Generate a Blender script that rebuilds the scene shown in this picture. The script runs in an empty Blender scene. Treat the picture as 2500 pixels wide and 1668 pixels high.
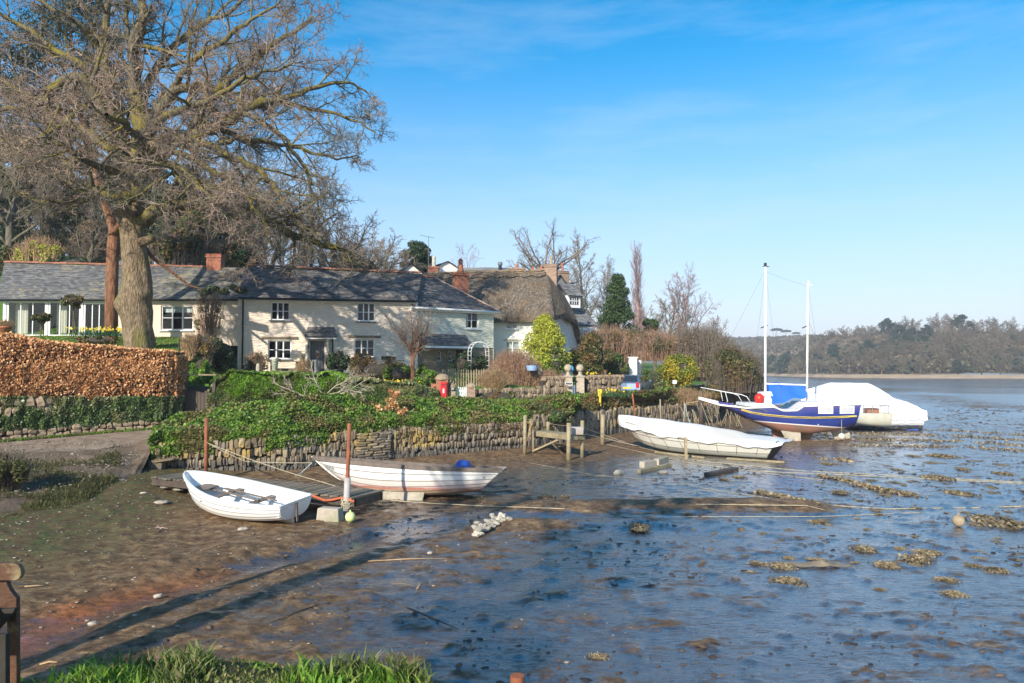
import bpy, math, random
import numpy as np
from mathutils import Vector, Matrix
R = math.radians
random.seed(7); np.random.seed(7)
scene = bpy.context.scene
COL = scene.collection
F = 1806.0; EYE = 4.0; PITCH = math.atan(66 / F)
# ---------------------------------------------------------------- camera, light
cam_d = bpy.data.cameras.new('camera'); cam = bpy.data.objects.new('camera', cam_d); COL.objects.link(cam)
cam.location = (0, 0, EYE); cam.rotation_euler = (R(90) + PITCH, 0, 0)
cam_d.sensor_width = 36; cam_d.lens = 36 * F / 2500; cam_d.clip_start = 0.1; cam_d.clip_end = 6000
scene.camera = cam
SUN_EL, SUN_AZ = R(27), R(25)           # light travels towards (sin az, cos az)
world = bpy.data.worlds.new('World'); scene.world = world; world.use_nodes = True
wn = world.node_tree.nodes; wl = world.node_tree.links; wn.clear()
w_out = wn.new('ShaderNodeOutputWorld'); w_bg = wn.new('ShaderNodeBackground'); w_bg.inputs[1].default_value = 0.12
w_sky = wn.new('ShaderNodeTexSky'); w_sky.sky_type = 'NISHITA'; w_sky.sun_disc = False
w_sky.sun_elevation = SUN_EL; w_sky.sun_rotation = SUN_AZ + math.pi
w_sky.air_density = 1.0; w_sky.dust_density = 0.5; w_sky.ozone_density = 3.4; w_sky.altitude = 0
# thin cirrus streaks
w_tc = wn.new('ShaderNodeTexCoord'); w_map = wn.new('ShaderNodeMapping'); w_map.inputs['Scale'].default_value = (1.2, 1.0, 7.0)
w_map.inputs['Rotation'].default_value = (0, R(14), 0)
w_n = wn.new('ShaderNodeTexNoise'); w_n.inputs['Scale'].default_value = 2.3; w_n.inputs['Detail'].default_value = 7; w_n.inputs['Roughness'].default_value = 0.62
w_r = wn.new('ShaderNodeValToRGB'); w_r.color_ramp.elements[0].position = 0.48; w_r.color_ramp.elements[1].position = 0.85
w_r.color_ramp.elements[1].color = (0.26, 0.26, 0.26, 1)
w_mix = wn.new('ShaderNodeMixRGB'); w_mix.inputs[2].default_value = (6.2, 6.6, 7.2, 1)
wl.new(w_tc.outputs['Generated'], w_map.inputs[0]); wl.new(w_map.outputs[0], w_n.inputs['Vector']); wl.new(w_n.outputs[0], w_r.inputs[0])
w_hs = wn.new('ShaderNodeHueSaturation'); w_hs.inputs['Saturation'].default_value = 1.42; w_hs.inputs['Value'].default_value = 1.34; w_hs.inputs['Hue'].default_value = .488; wl.new(w_sky.outputs[0], w_hs.inputs['Color'])
wl.new(w_r.outputs[0], w_mix.inputs[0]); wl.new(w_hs.outputs[0], w_mix.inputs[1]); w_sp = wn.new('ShaderNodeSeparateXYZ'); wl.new(w_tc.outputs['Generated'], w_sp.inputs[0]); w_hr = wn.new('ShaderNodeValToRGB'); w_hr.color_ramp.elements[0].color = (.78, .78, .78, 1); w_hr.color_ramp.elements[1].position = .44; w_hr.color_ramp.elements[1].color = (0, 0, 0, 1); w_hr.color_ramp.interpolation = 'EASE'; wl.new(w_sp.outputs[2], w_hr.inputs[0])
w_m2 = wn.new('ShaderNodeMixRGB'); w_m2.inputs[2].default_value = (5.0, 5.0, 5.9, 1); wl.new(w_hr.outputs[0], w_m2.inputs[0]); wl.new(w_mix.outputs[0], w_m2.inputs[1]); wl.new(w_m2.outputs[0], w_bg.inputs[0]); wl.new(w_bg.outputs[0], w_out.inputs[0])
sun_d = bpy.data.lights.new('sun', 'SUN'); sun = bpy.data.objects.new('sun', sun_d); COL.objects.link(sun)
sun_d.energy = 5.0; sun_d.angle = R(0.55); sun_d.color = (1.0, 0.92, 0.80)
sdir = Vector((math.sin(SUN_AZ) * math.cos(SUN_EL), math.cos(SUN_AZ) * math.cos(SUN_EL), -math.sin(SUN_EL)))
sun.rotation_euler = sdir.to_track_quat('-Z', 'Y').to_euler()
sun.location = (-20, -20, 30)
vs = scene.view_settings; vs.view_transform = 'Standard'; vs.look = 'None'; vs.exposure = 0.42; vs.gamma = 1.0
scene.cycles.max_bounces = 6; scene.cycles.transparent_max_bounces = 12
scene.cycles.volume_bounces = 0

# ---------------------------------------------------------------- helpers
CT, ST = math.cos(PITCH), math.sin(PITCH)
def V(px, py, d):
    rx, up = (px - 1250) / F, (834 - py) / F
    yw, zw = CT - up * ST, ST + up * CT
    return Vector((rx / yw * d, d, EYE + zw / yw * d))
def G(px, py, z=0.0):
    rx, up = (px - 1250) / F, (834 - py) / F
    yw, zw = CT - up * ST, ST + up * CT
    k = (z - EYE) / zw
    return Vector((rx * k, yw * k, z))
def tag(o, label=None, cat=None, group=None, kind=None):
    if label: o['label'] = label
    if cat: o['category'] = cat
    if group: o['group'] = group
    if kind: o['kind'] = kind
    return o
def thing(name, label, cat, loc=(0, 0, 0), rz=0.0, group=None, rot=None):
    o = bpy.data.objects.new(name, None); COL.objects.link(o); o.empty_display_size = 0.2
    o.location = loc; o.rotation_euler = rot if rot else (0, 0, rz)
    return tag(o, label, cat, group)
def link(name, me, parent=None, loc=None, rot=None, scale=None):
    o = bpy.data.objects.new(name, me); COL.objects.link(o)
    if parent: o.parent = parent
    if loc is not None: o.location = loc
    if rot is not None: o.rotation_euler = rot
    if scale is not None: o.scale = scale if hasattr(scale, '__len__') else (scale,) * 3
    return o
def kids(o): return [c for c in bpy.data.objects if c.parent == o]
_kids = {}
def dup(root, loc, rz=0.0, scale=None, label=None, group=None):
    if root.name not in _kids:
        _kids[root.name] = [(c, [g for g in bpy.data.objects if g.parent == c]) for c in bpy.data.objects if c.parent == root]
    r = root.copy(); COL.objects.link(r); r.location = loc; r.rotation_euler = (0, 0, rz)
    if scale is not None: r.scale = scale if hasattr(scale, '__len__') else (scale,) * 3
    if label: r['label'] = label
    if group: r['group'] = group
    for c, gs in _kids[root.name]:
        cc = c.copy(); COL.objects.link(cc); cc.parent = r
        for g in gs:
            gg = g.copy(); COL.objects.link(gg); gg.parent = cc
    return r
def arr_mesh(name, verts, quads=None, tris=None, mats=(), smooth=False, midx=None):
    verts = np.asarray(verts, dtype=np.float32).reshape(-1, 3)
    me = bpy.data.meshes.new(name); me.vertices.add(len(verts)); me.vertices.foreach_set('co', verts.ravel())
    q = np.asarray(quads if quads is not None else [], dtype=np.int32).reshape(-1, 4)
    t = np.asarray(tris if tris is not None else [], dtype=np.int32).reshape(-1, 3)
    nl = q.size + t.size; npoly = len(q) + len(t)
    me.loops.add(nl); me.polygons.add(npoly)
    me.loops.foreach_set('vertex_index', np.concatenate([q.ravel(), t.ravel()]))
    ls = np.concatenate([np.arange(len(q)) * 4, q.size + np.arange(len(t)) * 3]).astype(np.int32)
    me.polygons.foreach_set('loop_start', ls)
    if smooth: me.polygons.foreach_set('use_smooth', np.ones(npoly, dtype=bool))
    for m in mats: me.materials.append(m)
    if midx is not None: me.polygons.foreach_set('material_index', np.asarray(midx, dtype=np.int32))
    me.update(calc_edges=True); me.validate()
    return me
class MB:
    def __init__(s): s.v = []; s.f = []; s.m = []
    def add(s, v, f, m=0):
        b = len(s.v); s.v += [tuple(p) for p in v]; s.f += [tuple(i + b for i in q) for q in f]; s.m += [m] * len(f); return s
    def box(s, c, sz, rot=None, m=0, taper=1.0):
        x, y, z = sz[0] / 2, sz[1] / 2, sz[2] / 2
        P = [Vector((i * x * (taper if k > 0 else 1), j * y * (taper if k > 0 else 1), k * z)) for k in (-1, 1) for i, j in ((-1, -1), (1, -1), (1, 1), (-1, 1))]
        if rot is not None:
            Mx = rot if isinstance(rot, Matrix) else Matrix.Rotation(rot, 3, 'Z')
            P = [Mx @ p for p in P]
        c = Vector(c)
        return s.add([p + c for p in P], [(0, 3, 2, 1), (4, 5, 6, 7), (0, 1, 5, 4), (1, 2, 6, 5), (2, 3, 7, 6), (3, 0, 4, 7)], m)
    def beam(s, a, b, w, h, m=0):
        a, b = Vector(a), Vector(b); t = (b - a); L = t.length; t.normalize()
        ref = Vector((0, 0, 1)) if abs(t.z) < 0.95 else Vector((1, 0, 0))
        u = t.cross(ref).normalized(); v = u.cross(t)
        return s.box((a + b) / 2, (L, w, h), Matrix((t, u, v)).transposed(), m)
    def tube(s, pts, r, n=8, m=0, caps=True):
        pts = [Vector(p) for p in pts]; k = len(pts)
        rr = r if hasattr(r, '__len__') else [r] * k
        t0 = (pts[-1] - pts[0]).normalized(); ref = Vector((0, 0, 1)) if abs(t0.z) < 0.9 else Vector((1, 0, 0))
        V_ = []
        for i, p in enumerate(pts):
            t = (pts[min(i + 1, k - 1)] - pts[max(i - 1, 0)]).normalized()
            u = (ref - t * ref.dot(t)).normalized(); w = t.cross(u)
            V_ += [p + (u * math.cos(a) + w * math.sin(a)) * rr[i] for a in [2 * math.pi * j / n for j in range(n)]]
        f = [(i * n + j, i * n + (j + 1) % n, (i + 1) * n + (j + 1) % n, (i + 1) * n + j) for i in range(k - 1) for j in range(n)]
        if caps: f += [tuple(range(n))[::-1], tuple((k - 1) * n + j for j in range(n))]
        return s.add(V_, f, m)
    def lathe(s, c, prof, n=14, m=0):
        c = Vector(c); k = len(prof)
        V_ = [c + Vector((r * math.cos(2 * math.pi * j / n), r * math.sin(2 * math.pi * j / n), z)) for r, z in prof for j in range(n)]
        f = [(i * n + j, i * n + (j + 1) % n, (i + 1) * n + (j + 1) % n, (i + 1) * n + j) for i in range(k - 1) for j in range(n)]
        f += [tuple(range(n))[::-1], tuple((k - 1) * n + j for j in range(n))]
        return s.add(V_, f, m)
    def ball(s, c, r, n=14, m=0, sz=1.0):
        return s.lathe(c, [(max(1e-3, r * math.sin(math.pi * i / 9)), -r * sz * math.cos(math.pi * i / 9)) for i in range(10)], n, m)
    def grid(s, rows, m=0, flip=False, close=False):
        k, n = len(rows), len(rows[0]); V_ = [p for r_ in rows for p in r_]
        f = []
        for i in range(k - 1):
            for j in range(n if close else n - 1):
                q = (i * n + j, i * n + (j + 1) % n, (i + 1) * n + (j + 1) % n, (i + 1) * n + j)
                f.append(q[::-1] if flip else q)
        return s.add(V_, f, m)
    def prism(s, poly, d, m=0):      # poly: list of Vector; d: extrusion Vector
        n = len(poly); d = Vector(d); a = [Vector(p) for p in poly]; b = [p + d for p in a]
        return s.add(a + b, [tuple(range(n))[::-1], tuple(range(n, 2 * n))] + [(i, (i + 1) % n, n + (i + 1) % n, n + i) for i in range(n)], m)
    def mesh(s, name, mats, smooth=False):
        me = bpy.data.meshes.new(name); me.from_pydata(s.v, [], s.f)
        mats = mats if isinstance(mats, (list, tuple)) else [mats]
        for m_ in mats: me.materials.append(m_)
        me.polygons.foreach_set('material_index', s.m)
        if smooth: me.polygons.foreach_set('use_smooth', [True] * len(s.f))
        me.update(); return me
    def build(s, name, mats, parent=None, smooth=False, bevel=0):
        o = link(name, s.mesh(name, mats, smooth), parent)
        if bevel:
            b = o.modifiers.new('bevel', 'BEVEL'); b.width = bevel; b.segments = 2; b.limit_method = 'ANGLE'
        return o
def tubes(polys, sides):
    """polys: list of (pts, radii) -> verts, quads"""
    if not polys: return np.zeros((0, 3)), np.zeros((0, 4), int)
    P = np.concatenate([np.asarray(p, float) for p, r in polys]); Rr = np.concatenate([np.asarray(r, float) for p, r in polys])
    n = np.array([len(p) for p, r in polys]); st = np.concatenate([[0], np.cumsum(n)[:-1]]); ident = np.repeat(np.arange(len(polys)), n)
    nx = np.minimum(np.arange(len(P)) + 1, len(P) - 1); pv = np.maximum(np.arange(len(P)) - 1, 0)
    nx = np.where(ident[nx] == ident, nx, np.arange(len(P))); pv = np.where(ident[pv] == ident, pv, np.arange(len(P)))
    T = P[nx] - P[pv]; T /= np.linalg.norm(T, axis=1, keepdims=True) + 1e-9
    tot = P[st + n - 1] - P[st]; ref = np.where((np.abs(tot[:, 2]) > 0.85 * (np.linalg.norm(tot, axis=1) + 1e-9))[:, None], [[1.0, 0.13, 0]], [[0.05, 0.1, 1.0]])[ident]
    U = ref - T * np.sum(ref * T, 1, keepdims=True); U /= np.linalg.norm(U, axis=1, keepdims=True) + 1e-9; W = np.cross(T, U)
    a = np.arange(sides) * 2 * np.pi / sides
    Vv = P[:, None, :] + Rr[:, None, None] * (np.cos(a)[None, :, None] * U[:, None, :] + np.sin(a)[None, :, None] * W[:, None, :])
    i = np.where((np.arange(len(P)) + 1 < len(P)) & (ident[np.minimum(np.arange(len(P)) + 1, len(P) - 1)] == ident))[0]
    j = np.arange(sides); q = np.stack([i[:, None] * sides + j, i[:, None] * sides + (j + 1) % sides, (i[:, None] + 1) * sides + (j + 1) % sides, (i[:, None] + 1) * sides + j], -1)
    return Vv.reshape(-1, 3), q.reshape(-1, 4)
def merge(parts):
    Vs, Qs, b = [], [], 0
    for v, q in parts:
        Vs.append(v); Qs.append(q + b); b += len(v)
    return np.concatenate(Vs), np.concatenate(Qs)
def leaves(pos, size, rng, nrm=None, spread=1.0, aspect=0.55, up=0.0):
    """rhombus leaves at pos; nrm biases facing"""
    n = len(pos); N = rng.normal(size=(n, 3)) * spread
    if nrm is not None: N = N + nrm
    N[:, 2] += up; N /= np.linalg.norm(N, axis=1, keepdims=True) + 1e-9
    A = rng.normal(size=(n, 3)); A -= N * np.sum(A * N, 1, keepdims=True); A /= np.linalg.norm(A, axis=1, keepdims=True) + 1e-9
    B = np.cross(N, A); s = (size * rng.uniform(0.45, 1.6, n))[:, None]
    v = np.stack([pos - A * s * 0.5, pos + B * s * aspect * 0.5 + N * s * 0.08, pos + A * s * 0.5, pos - B * s * aspect * 0.5 + N * s * 0.08], 1)
    return v.reshape(-1, 3), np.arange(4 * n).reshape(-1, 4)
def _hash(ix, iy, seed):
    h = (ix.astype(np.int64) * 374761393 + iy.astype(np.int64) * 668265263 + seed * 974711) & 0x7fffffff
    h = ((h ^ (h >> 13)) * 1274126177) & 0x7fffffff
    return ((h ^ (h >> 16)) & 0xffff) / 65535.0
def vnoise(x, y, seed=0):
    ix, iy = np.floor(x), np.floor(y); fx, fy = x - ix, y - iy; fx = fx * fx * (3 - 2 * fx); fy = fy * fy * (3 - 2 * fy)
    a, b, c, d = _hash(ix, iy, seed), _hash(ix + 1, iy, seed), _hash(ix, iy + 1, seed), _hash(ix + 1, iy + 1, seed)
    return (a + (b - a) * fx) * (1 - fy) + (c + (d - c) * fx) * fy
def fbm(x, y, oct=4, seed=0, gain=0.5):
    x = np.asarray(x, float); y = np.asarray(y, float); s = 0; a = 1.0; t = 0
    for i in range(oct):
        s = s + a * vnoise(x * 2 ** i + 17.3 * i, y * 2 ** i - 9.1 * i, seed + i * 7); t += a; a *= gain
    return s / t
def sstep(a, b, x):
    t = np.clip((x - a) / (b - a), 0, 1); return t * t * (3 - 2 * t)
def seg_dist(x, y, pts):
    best = np.full(np.shape(x), 1e9)
    for (ax, ay), (bx, by) in zip(pts[:-1], pts[1:]):
        dx, dy = bx - ax, by - ay; t = np.clip(((x - ax) * dx + (y - ay) * dy) / (dx * dx + dy * dy), 0, 1)
        best = np.minimum(best, np.hypot(x - ax - t * dx, y - ay - t * dy))
    return best

# ---------------------------------------------------------------- materials
class NT:
    def __init__(s, name):
        s.m = bpy.data.materials.new(name); s.m.use_nodes = True; s.t = s.m.node_tree; s.n = s.t.nodes
        s.b = s.n['Principled BSDF']; s.out = s.n['Material Output']
    def new(s, ty, **k):
        x = s.n.new(ty)
        for a, v in k.items(): setattr(x, a, v)
        return x
    def l(s, a, b): s.t.links.new(a, b)
    def coord(s, kind='Object', scale=(1, 1, 1), rot=(0, 0, 0)):
        if kind == 'World': src = s.new('ShaderNodeNewGeometry').outputs['Position']
        else: src = s.new('ShaderNodeTexCoord').outputs[kind]
        mp = s.new('ShaderNodeMapping'); mp.inputs['Scale'].default_value = scale; mp.inputs['Rotation'].default_value = rot
        s.l(src, mp.inputs[0]); return mp.outputs[0]
    def noise(s, vec, scale, detail=4, rough=0.55, dist=0.0):
        x = s.new('ShaderNodeTexNoise'); x.inputs['Scale'].default_value = scale; x.inputs['Detail'].default_value = detail
        x.inputs['Roughness'].default_value = rough; x.inputs['Distortion'].default_value = dist
        if vec is not None: s.l(vec, x.inputs['Vector'])
        return x.outputs[0]
    def vor(s, vec, scale, out='Distance', feature='F1', rnd=1.0):
        x = s.new('ShaderNodeTexVoronoi', feature=feature); x.inputs['Scale'].default_value = scale; x.inputs['Randomness'].default_value = rnd
        s.l(vec, x.inputs['Vector']); return x.outputs[out]
    def ramp(s, fac, stops, interp='LINEAR'):
        x = s.new('ShaderNodeValToRGB'); e = x.color_ramp; e.interpolation = interp
        while len(e.elements) < len(stops): e.elements.new(0.5)
        for el, (p, c) in zip(e.elements, stops):
            el.position = p; el.color = (*c, 1) if hasattr(c, '__len__') else (c, c, c, 1)
        s.l(fac, x.inputs[0]); return x.outputs[0]
    def mix(s, f, a, b, mode='MIX'):
        x = s.new('ShaderNodeMixRGB', blend_type=mode)
        for i, val in enumerate((f, a, b)):
            if hasattr(val, 'is_linked') or isinstance(val, bpy.types.NodeSocket): s.l(val, x.inputs[i])
            elif i == 0: x.inputs[0].default_value = val
            else: x.inputs[i].default_value = (*val, 1) if hasattr(val, '__len__') else (val, val, val, 1)
        return x.outputs[0]
    def math(s, op, a, b=None, clamp=False):
        x = s.new('ShaderNodeMath', operation=op, use_clamp=clamp)
        for i, val in enumerate((a, b)):
            if val is None: continue
            if isinstance(val, bpy.types.NodeSocket): s.l(val, x.inputs[i])
            else: x.inputs[i].default_value = val
        return x.outputs[0]
    def set(s, col=None, rough=None, spec=None, metal=None):
        for nm, val in (('Base Color', col), ('Roughness', rough), ('Specular IOR Level', spec), ('Metallic', metal)):
            if val is None: continue
            if isinstance(val, bpy.types.NodeSocket): s.l(val, s.b.inputs[nm])
            else: s.b.inputs[nm].default_value = (*val, 1) if hasattr(val, '__len__') else val
        return s
    def bump(s, h, strength=0.5, dist=0.02, normal=None):
        x = s.new('ShaderNodeBump'); x.inputs['Strength'].default_value = strength; x.inputs['Distance'].default_value = dist
        s.l(h, x.inputs['Height'])
        if normal is not None: s.l(normal, x.inputs['Normal'])
        s.l(x.outputs[0], s.b.inputs['Normal']); return x.outputs[0]
def c3(a): return tuple(a)
def mat_simple(name, col, rough=0.6, var=0.18, scale=6.0, bump=0.25, bdist=0.01, coord='Object', stretch=(1, 1, 1), dirt=None, metal=0.0, spec=0.4, island=0.0, objrnd=0.0):
    n = NT(name); vec = n.coord(coord, stretch)
    f = n.noise(vec, scale, 5, 0.6); lo = tuple(c * (1 - var) for c in col); hi = tuple(min(1, c * (1 + var)) for c in col)
    colr = n.ramp(f, [(0.3, lo), (0.7, hi)])
    if dirt:
        g = n.noise(vec, scale * 0.23, 6, 0.65); colr = n.mix(n.ramp(g, [(0.48, 0), (0.62, 0.8)]), colr, dirt)
    if island:
        ri = n.new('ShaderNodeNewGeometry').outputs['Random Per Island']
        colr = n.mix(1.0, colr, n.ramp(ri, [(0, 1 - island), (1, 1 + island * 0.6)]), 'MULTIPLY')
    if objrnd:
        ri = n.new('ShaderNodeObjectInfo').outputs['Random']
        colr = n.mix(1.0, colr, n.ramp(ri, [(0, 1 - objrnd), (1, 1 + objrnd * 0.6)]), 'MULTIPLY')
    n.set(colr, rough, spec, metal)
    if bump: n.bump(n.noise(vec, scale * 3.1, 5, 0.65), bump, bdist)
    return n.m
def mat_leaf(name, cols, trans=0.25, rough=0.5, patch=None, pscale=0.5):
    """cols: list of colours picked per leaf; patch: second list used in noisy patches"""
    n = NT(name); ri = n.new('ShaderNodeNewGeometry').outputs['Random Per Island']
    k = len(cols); col = n.ramp(ri, [(i / max(1, k - 1), c) for i, c in enumerate(cols)])
    if patch:
        g = n.noise(n.coord('World'), pscale, 4, 0.6); k2 = len(patch)
        col = n.mix(n.ramp(g, [(0.46, 0), (0.56, 1)]), col, n.ramp(ri, [(i / max(1, k2 - 1), c) for i, c in enumerate(patch)]))
    n.set(col, rough, 0.35)
    tr = n.new('ShaderNodeBsdfTranslucent'); n.l(col, tr.inputs[0]); mx = n.new('ShaderNodeMixShader'); mx.inputs[0].default_value = trans
    n.l(n.b.outputs[0], mx.inputs[1]); n.l(tr.outputs[0], mx.inputs[2]); n.l(mx.outputs[0], n.out.inputs[0]); return n.m
def mat_glass(name='window_glass', tint=(0.9, 0.95, 0.95)):
    n = NT(name); g = n.new('ShaderNodeBsdfGlossy'); g.inputs['Roughness'].default_value = 0.02
    t = n.new('ShaderNodeBsdfTransparent'); t.inputs[0].default_value = (*tint, 1)
    fr = n.new('ShaderNodeFresnel'); fr.inputs[0].default_value = 1.5
    mx = n.new('ShaderNodeMixShader'); n.l(n.math('MULTIPLY', fr.outputs[0], 0.6, True), mx.inputs[0]); n.l(t.outputs[0], mx.inputs[1]); n.l(g.outputs[0], mx.inputs[2]); n.l(mx.outputs[0], n.out.inputs[0]); return n.m

M = {}
def bark(name, a, b, moss=None, scale=7, mossy=0.5):
    n = NT(name); vec = n.coord('Object', (1, 1, 0.28)); f = n.noise(vec, scale, 6, 0.65); col = n.ramp(f, [(0.32, a), (0.68, b)])
    if moss:
        g = n.noise(n.coord('Object', (1, 1, 0.6)), 0.9, 5, 0.6); nz = n.new('ShaderNodeSeparateXYZ'); n.l(n.new('ShaderNodeNewGeometry').outputs['Normal'], nz.inputs[0])
        mk = n.math('ADD', g, n.math('MULTIPLY', nz.outputs[2], 0.16)); col = n.mix(n.ramp(mk, [(1 - mossy, 0), (1.12 - mossy, 0.85)]), col, moss)
    n.set(col, 0.85, 0.2); n.bump(n.math('ADD', n.noise(vec, scale * 1.6, 6, 0.75), n.math('MULTIPLY', n.vor(n.coord('Object', (1, 1, .3)), scale * 1.3), -.6)), 1.0, 0.09); return n.m
M['oak_bark'] = bark('oak_bark', (0.10, 0.07, 0.04), (0.40, 0.30, 0.19), (0.20, 0.18, 0.05), 11, 0.46)
M['oak_limb'] = bark('oak_limb', (0.06, 0.05, 0.03), (0.27, 0.23, 0.15), (0.22, 0.18, 0.03), 8, 0.55)
M['oak_twig'] = mat_simple('oak_twig', (0.31, 0.225, 0.165), 0.8, 0.55, 0.9, 0, coord='World', dirt=(0.13, 0.135, 0.085))
M['pine_bark'] = bark('pine_bark', (0.13, 0.06, 0.035), (0.36, 0.18, 0.10), (0.10, 0.09, 0.03), 5, 0.36)
M['bark'] = bark('bark', (0.07, 0.06, 0.045), (0.22, 0.19, 0.14), (0.10, 0.10, 0.035), 5, 0.5)
M['twig_grey'] = mat_simple('twig_grey', (0.24, 0.19, 0.14), 0.85, 0.3, 0.6, 0, coord='World', objrnd=0.25)
M['twig_pink'] = mat_simple('twig_pink', (0.33, 0.22, 0.20), 0.85, 0.3, 0.6, 0, coord='World')
M['twig_red'] = mat_simple('twig_red', (0.40, 0.25, 0.155), 0.85, 0.3, 0.9, 0, coord='World')
M['twig_far'] = mat_simple('twig_far', (0.15, 0.12, 0.075), 0.9, 0.25, 0.1, 0, coord='World', objrnd=0.35)
M['straw'] = mat_simple('straw', (0.42, 0.28, 0.15), 0.8, 0.4, 1.4, 0, coord='World')
M['beech'] = mat_leaf('beech_leaf', [(0.20, 0.075, 0.03), (0.56, 0.25, 0.09), (0.70, 0.37, 0.15), (0.80, 0.54, 0.30)], 0.15, 0.42)
M['ivy'] = mat_leaf('ivy_leaf', [(0.025, 0.045, 0.014), (0.07, 0.12, 0.03), (0.15, 0.21, 0.055)], 0.15, 0.36, [(0.05, 0.065, 0.024), (0.16, 0.18, 0.06), (0.26, 0.23, 0.10)], 0.8)
M['green'] = mat_leaf('bright_leaf', [(0.06, 0.15, 0.02), (0.17, 0.34, 0.035), (0.34, 0.52, 0.06)], 0.3, 0.45, [(0.05, 0.09, 0.02), (0.14, 0.20, 0.04), (0.20, 0.17, 0.06)], 0.9)
M['bank'] = mat_leaf('bank_leaf', [(0.035, 0.08, 0.014), (0.12, 0.235, 0.03), (0.27, 0.39, 0.05)], 0.28, 0.45, [(0.06, 0.07, 0.02), (0.17, 0.18, 0.045), (0.32, 0.22, 0.10)], 0.9)
M['dry'] = mat_leaf('dry_leaf', [(0.16, 0.09, 0.05), (0.30, 0.18, 0.10), (0.40, 0.30, 0.17)], 0.15, 0.6, [(0.07, 0.08, 0.03), (0.14, 0.14, 0.05)], 0.6)
M['ever'] = mat_leaf('evergreen_leaf', [(0.012, 0.028, 0.012), (0.035, 0.065, 0.024), (0.07, 0.10, 0.04)], 0.1, 0.5)
M['pine'] = mat_leaf('pine_needles', [(0.015, 0.028, 0.012), (0.04, 0.06, 0.025), (0.08, 0.10, 0.04)], 0.1, 0.55)
M['far_ever'] = mat_leaf('far_evergreen', [(0.015, 0.035, 0.02), (0.04, 0.075, 0.04)], 0.1, 0.6)
M['olive'] = mat_leaf('olive_leaf', [(0.03, 0.04, 0.012), (0.09, 0.11, 0.03), (0.20, 0.18, 0.06)], 0.2, 0.45, [(0.16, 0.10, 0.04), (0.25, 0.17, 0.06)], 0.9)
M['gold'] = mat_leaf('gold_leaf', [(0.22, 0.28, 0.03), (0.48, 0.50, 0.05), (0.62, 0.60, 0.10)], 0.3, 0.5)
M['topiary'] = mat_leaf('topiary_leaf', [(0.20, 0.20, 0.02), (0.46, 0.38, 0.03), (0.62, 0.46, 0.05)], 0.25, 0.5, [(0.12, 0.17, 0.02), (0.28, 0.32, 0.04)], 0.6)
M['conifer'] = mat_leaf('conifer_leaf', [(0.02, 0.05, 0.015), (0.055, 0.10, 0.03), (0.09, 0.14, 0.045)], 0.12, 0.55)
M['yellowfl'] = mat_leaf('yellow_petal', [(0.75, 0.50, 0.02), (0.85, 0.70, 0.06)], 0.3, 0.5)
M['whitefl'] = mat_leaf('white_petal', [(0.7, 0.7, 0.6), (0.8, 0.78, 0.5)], 0.3, 0.5)
M['grass'] = mat_leaf('grass_blade', [(0.05, 0.11, 0.015), (0.12, 0.26, 0.025), (0.27, 0.45, 0.05), (0.36, 0.44, 0.09)], 0.35, 0.5, [(0.06, 0.10, 0.02), (0.17, 0.22, 0.05), (0.34, 0.30, 0.14)], 1.6)
M['marsh'] = mat_leaf('marsh_blade', [(0.05, 0.06, 0.015), (0.11, 0.12, 0.03), (0.18, 0.15, 0.06)], 0.25, 0.5)
M['daff'] = mat_leaf('daffodil_leaf', [(0.03, 0.09, 0.04), (0.07, 0.17, 0.06)], 0.3, 0.4)
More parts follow.
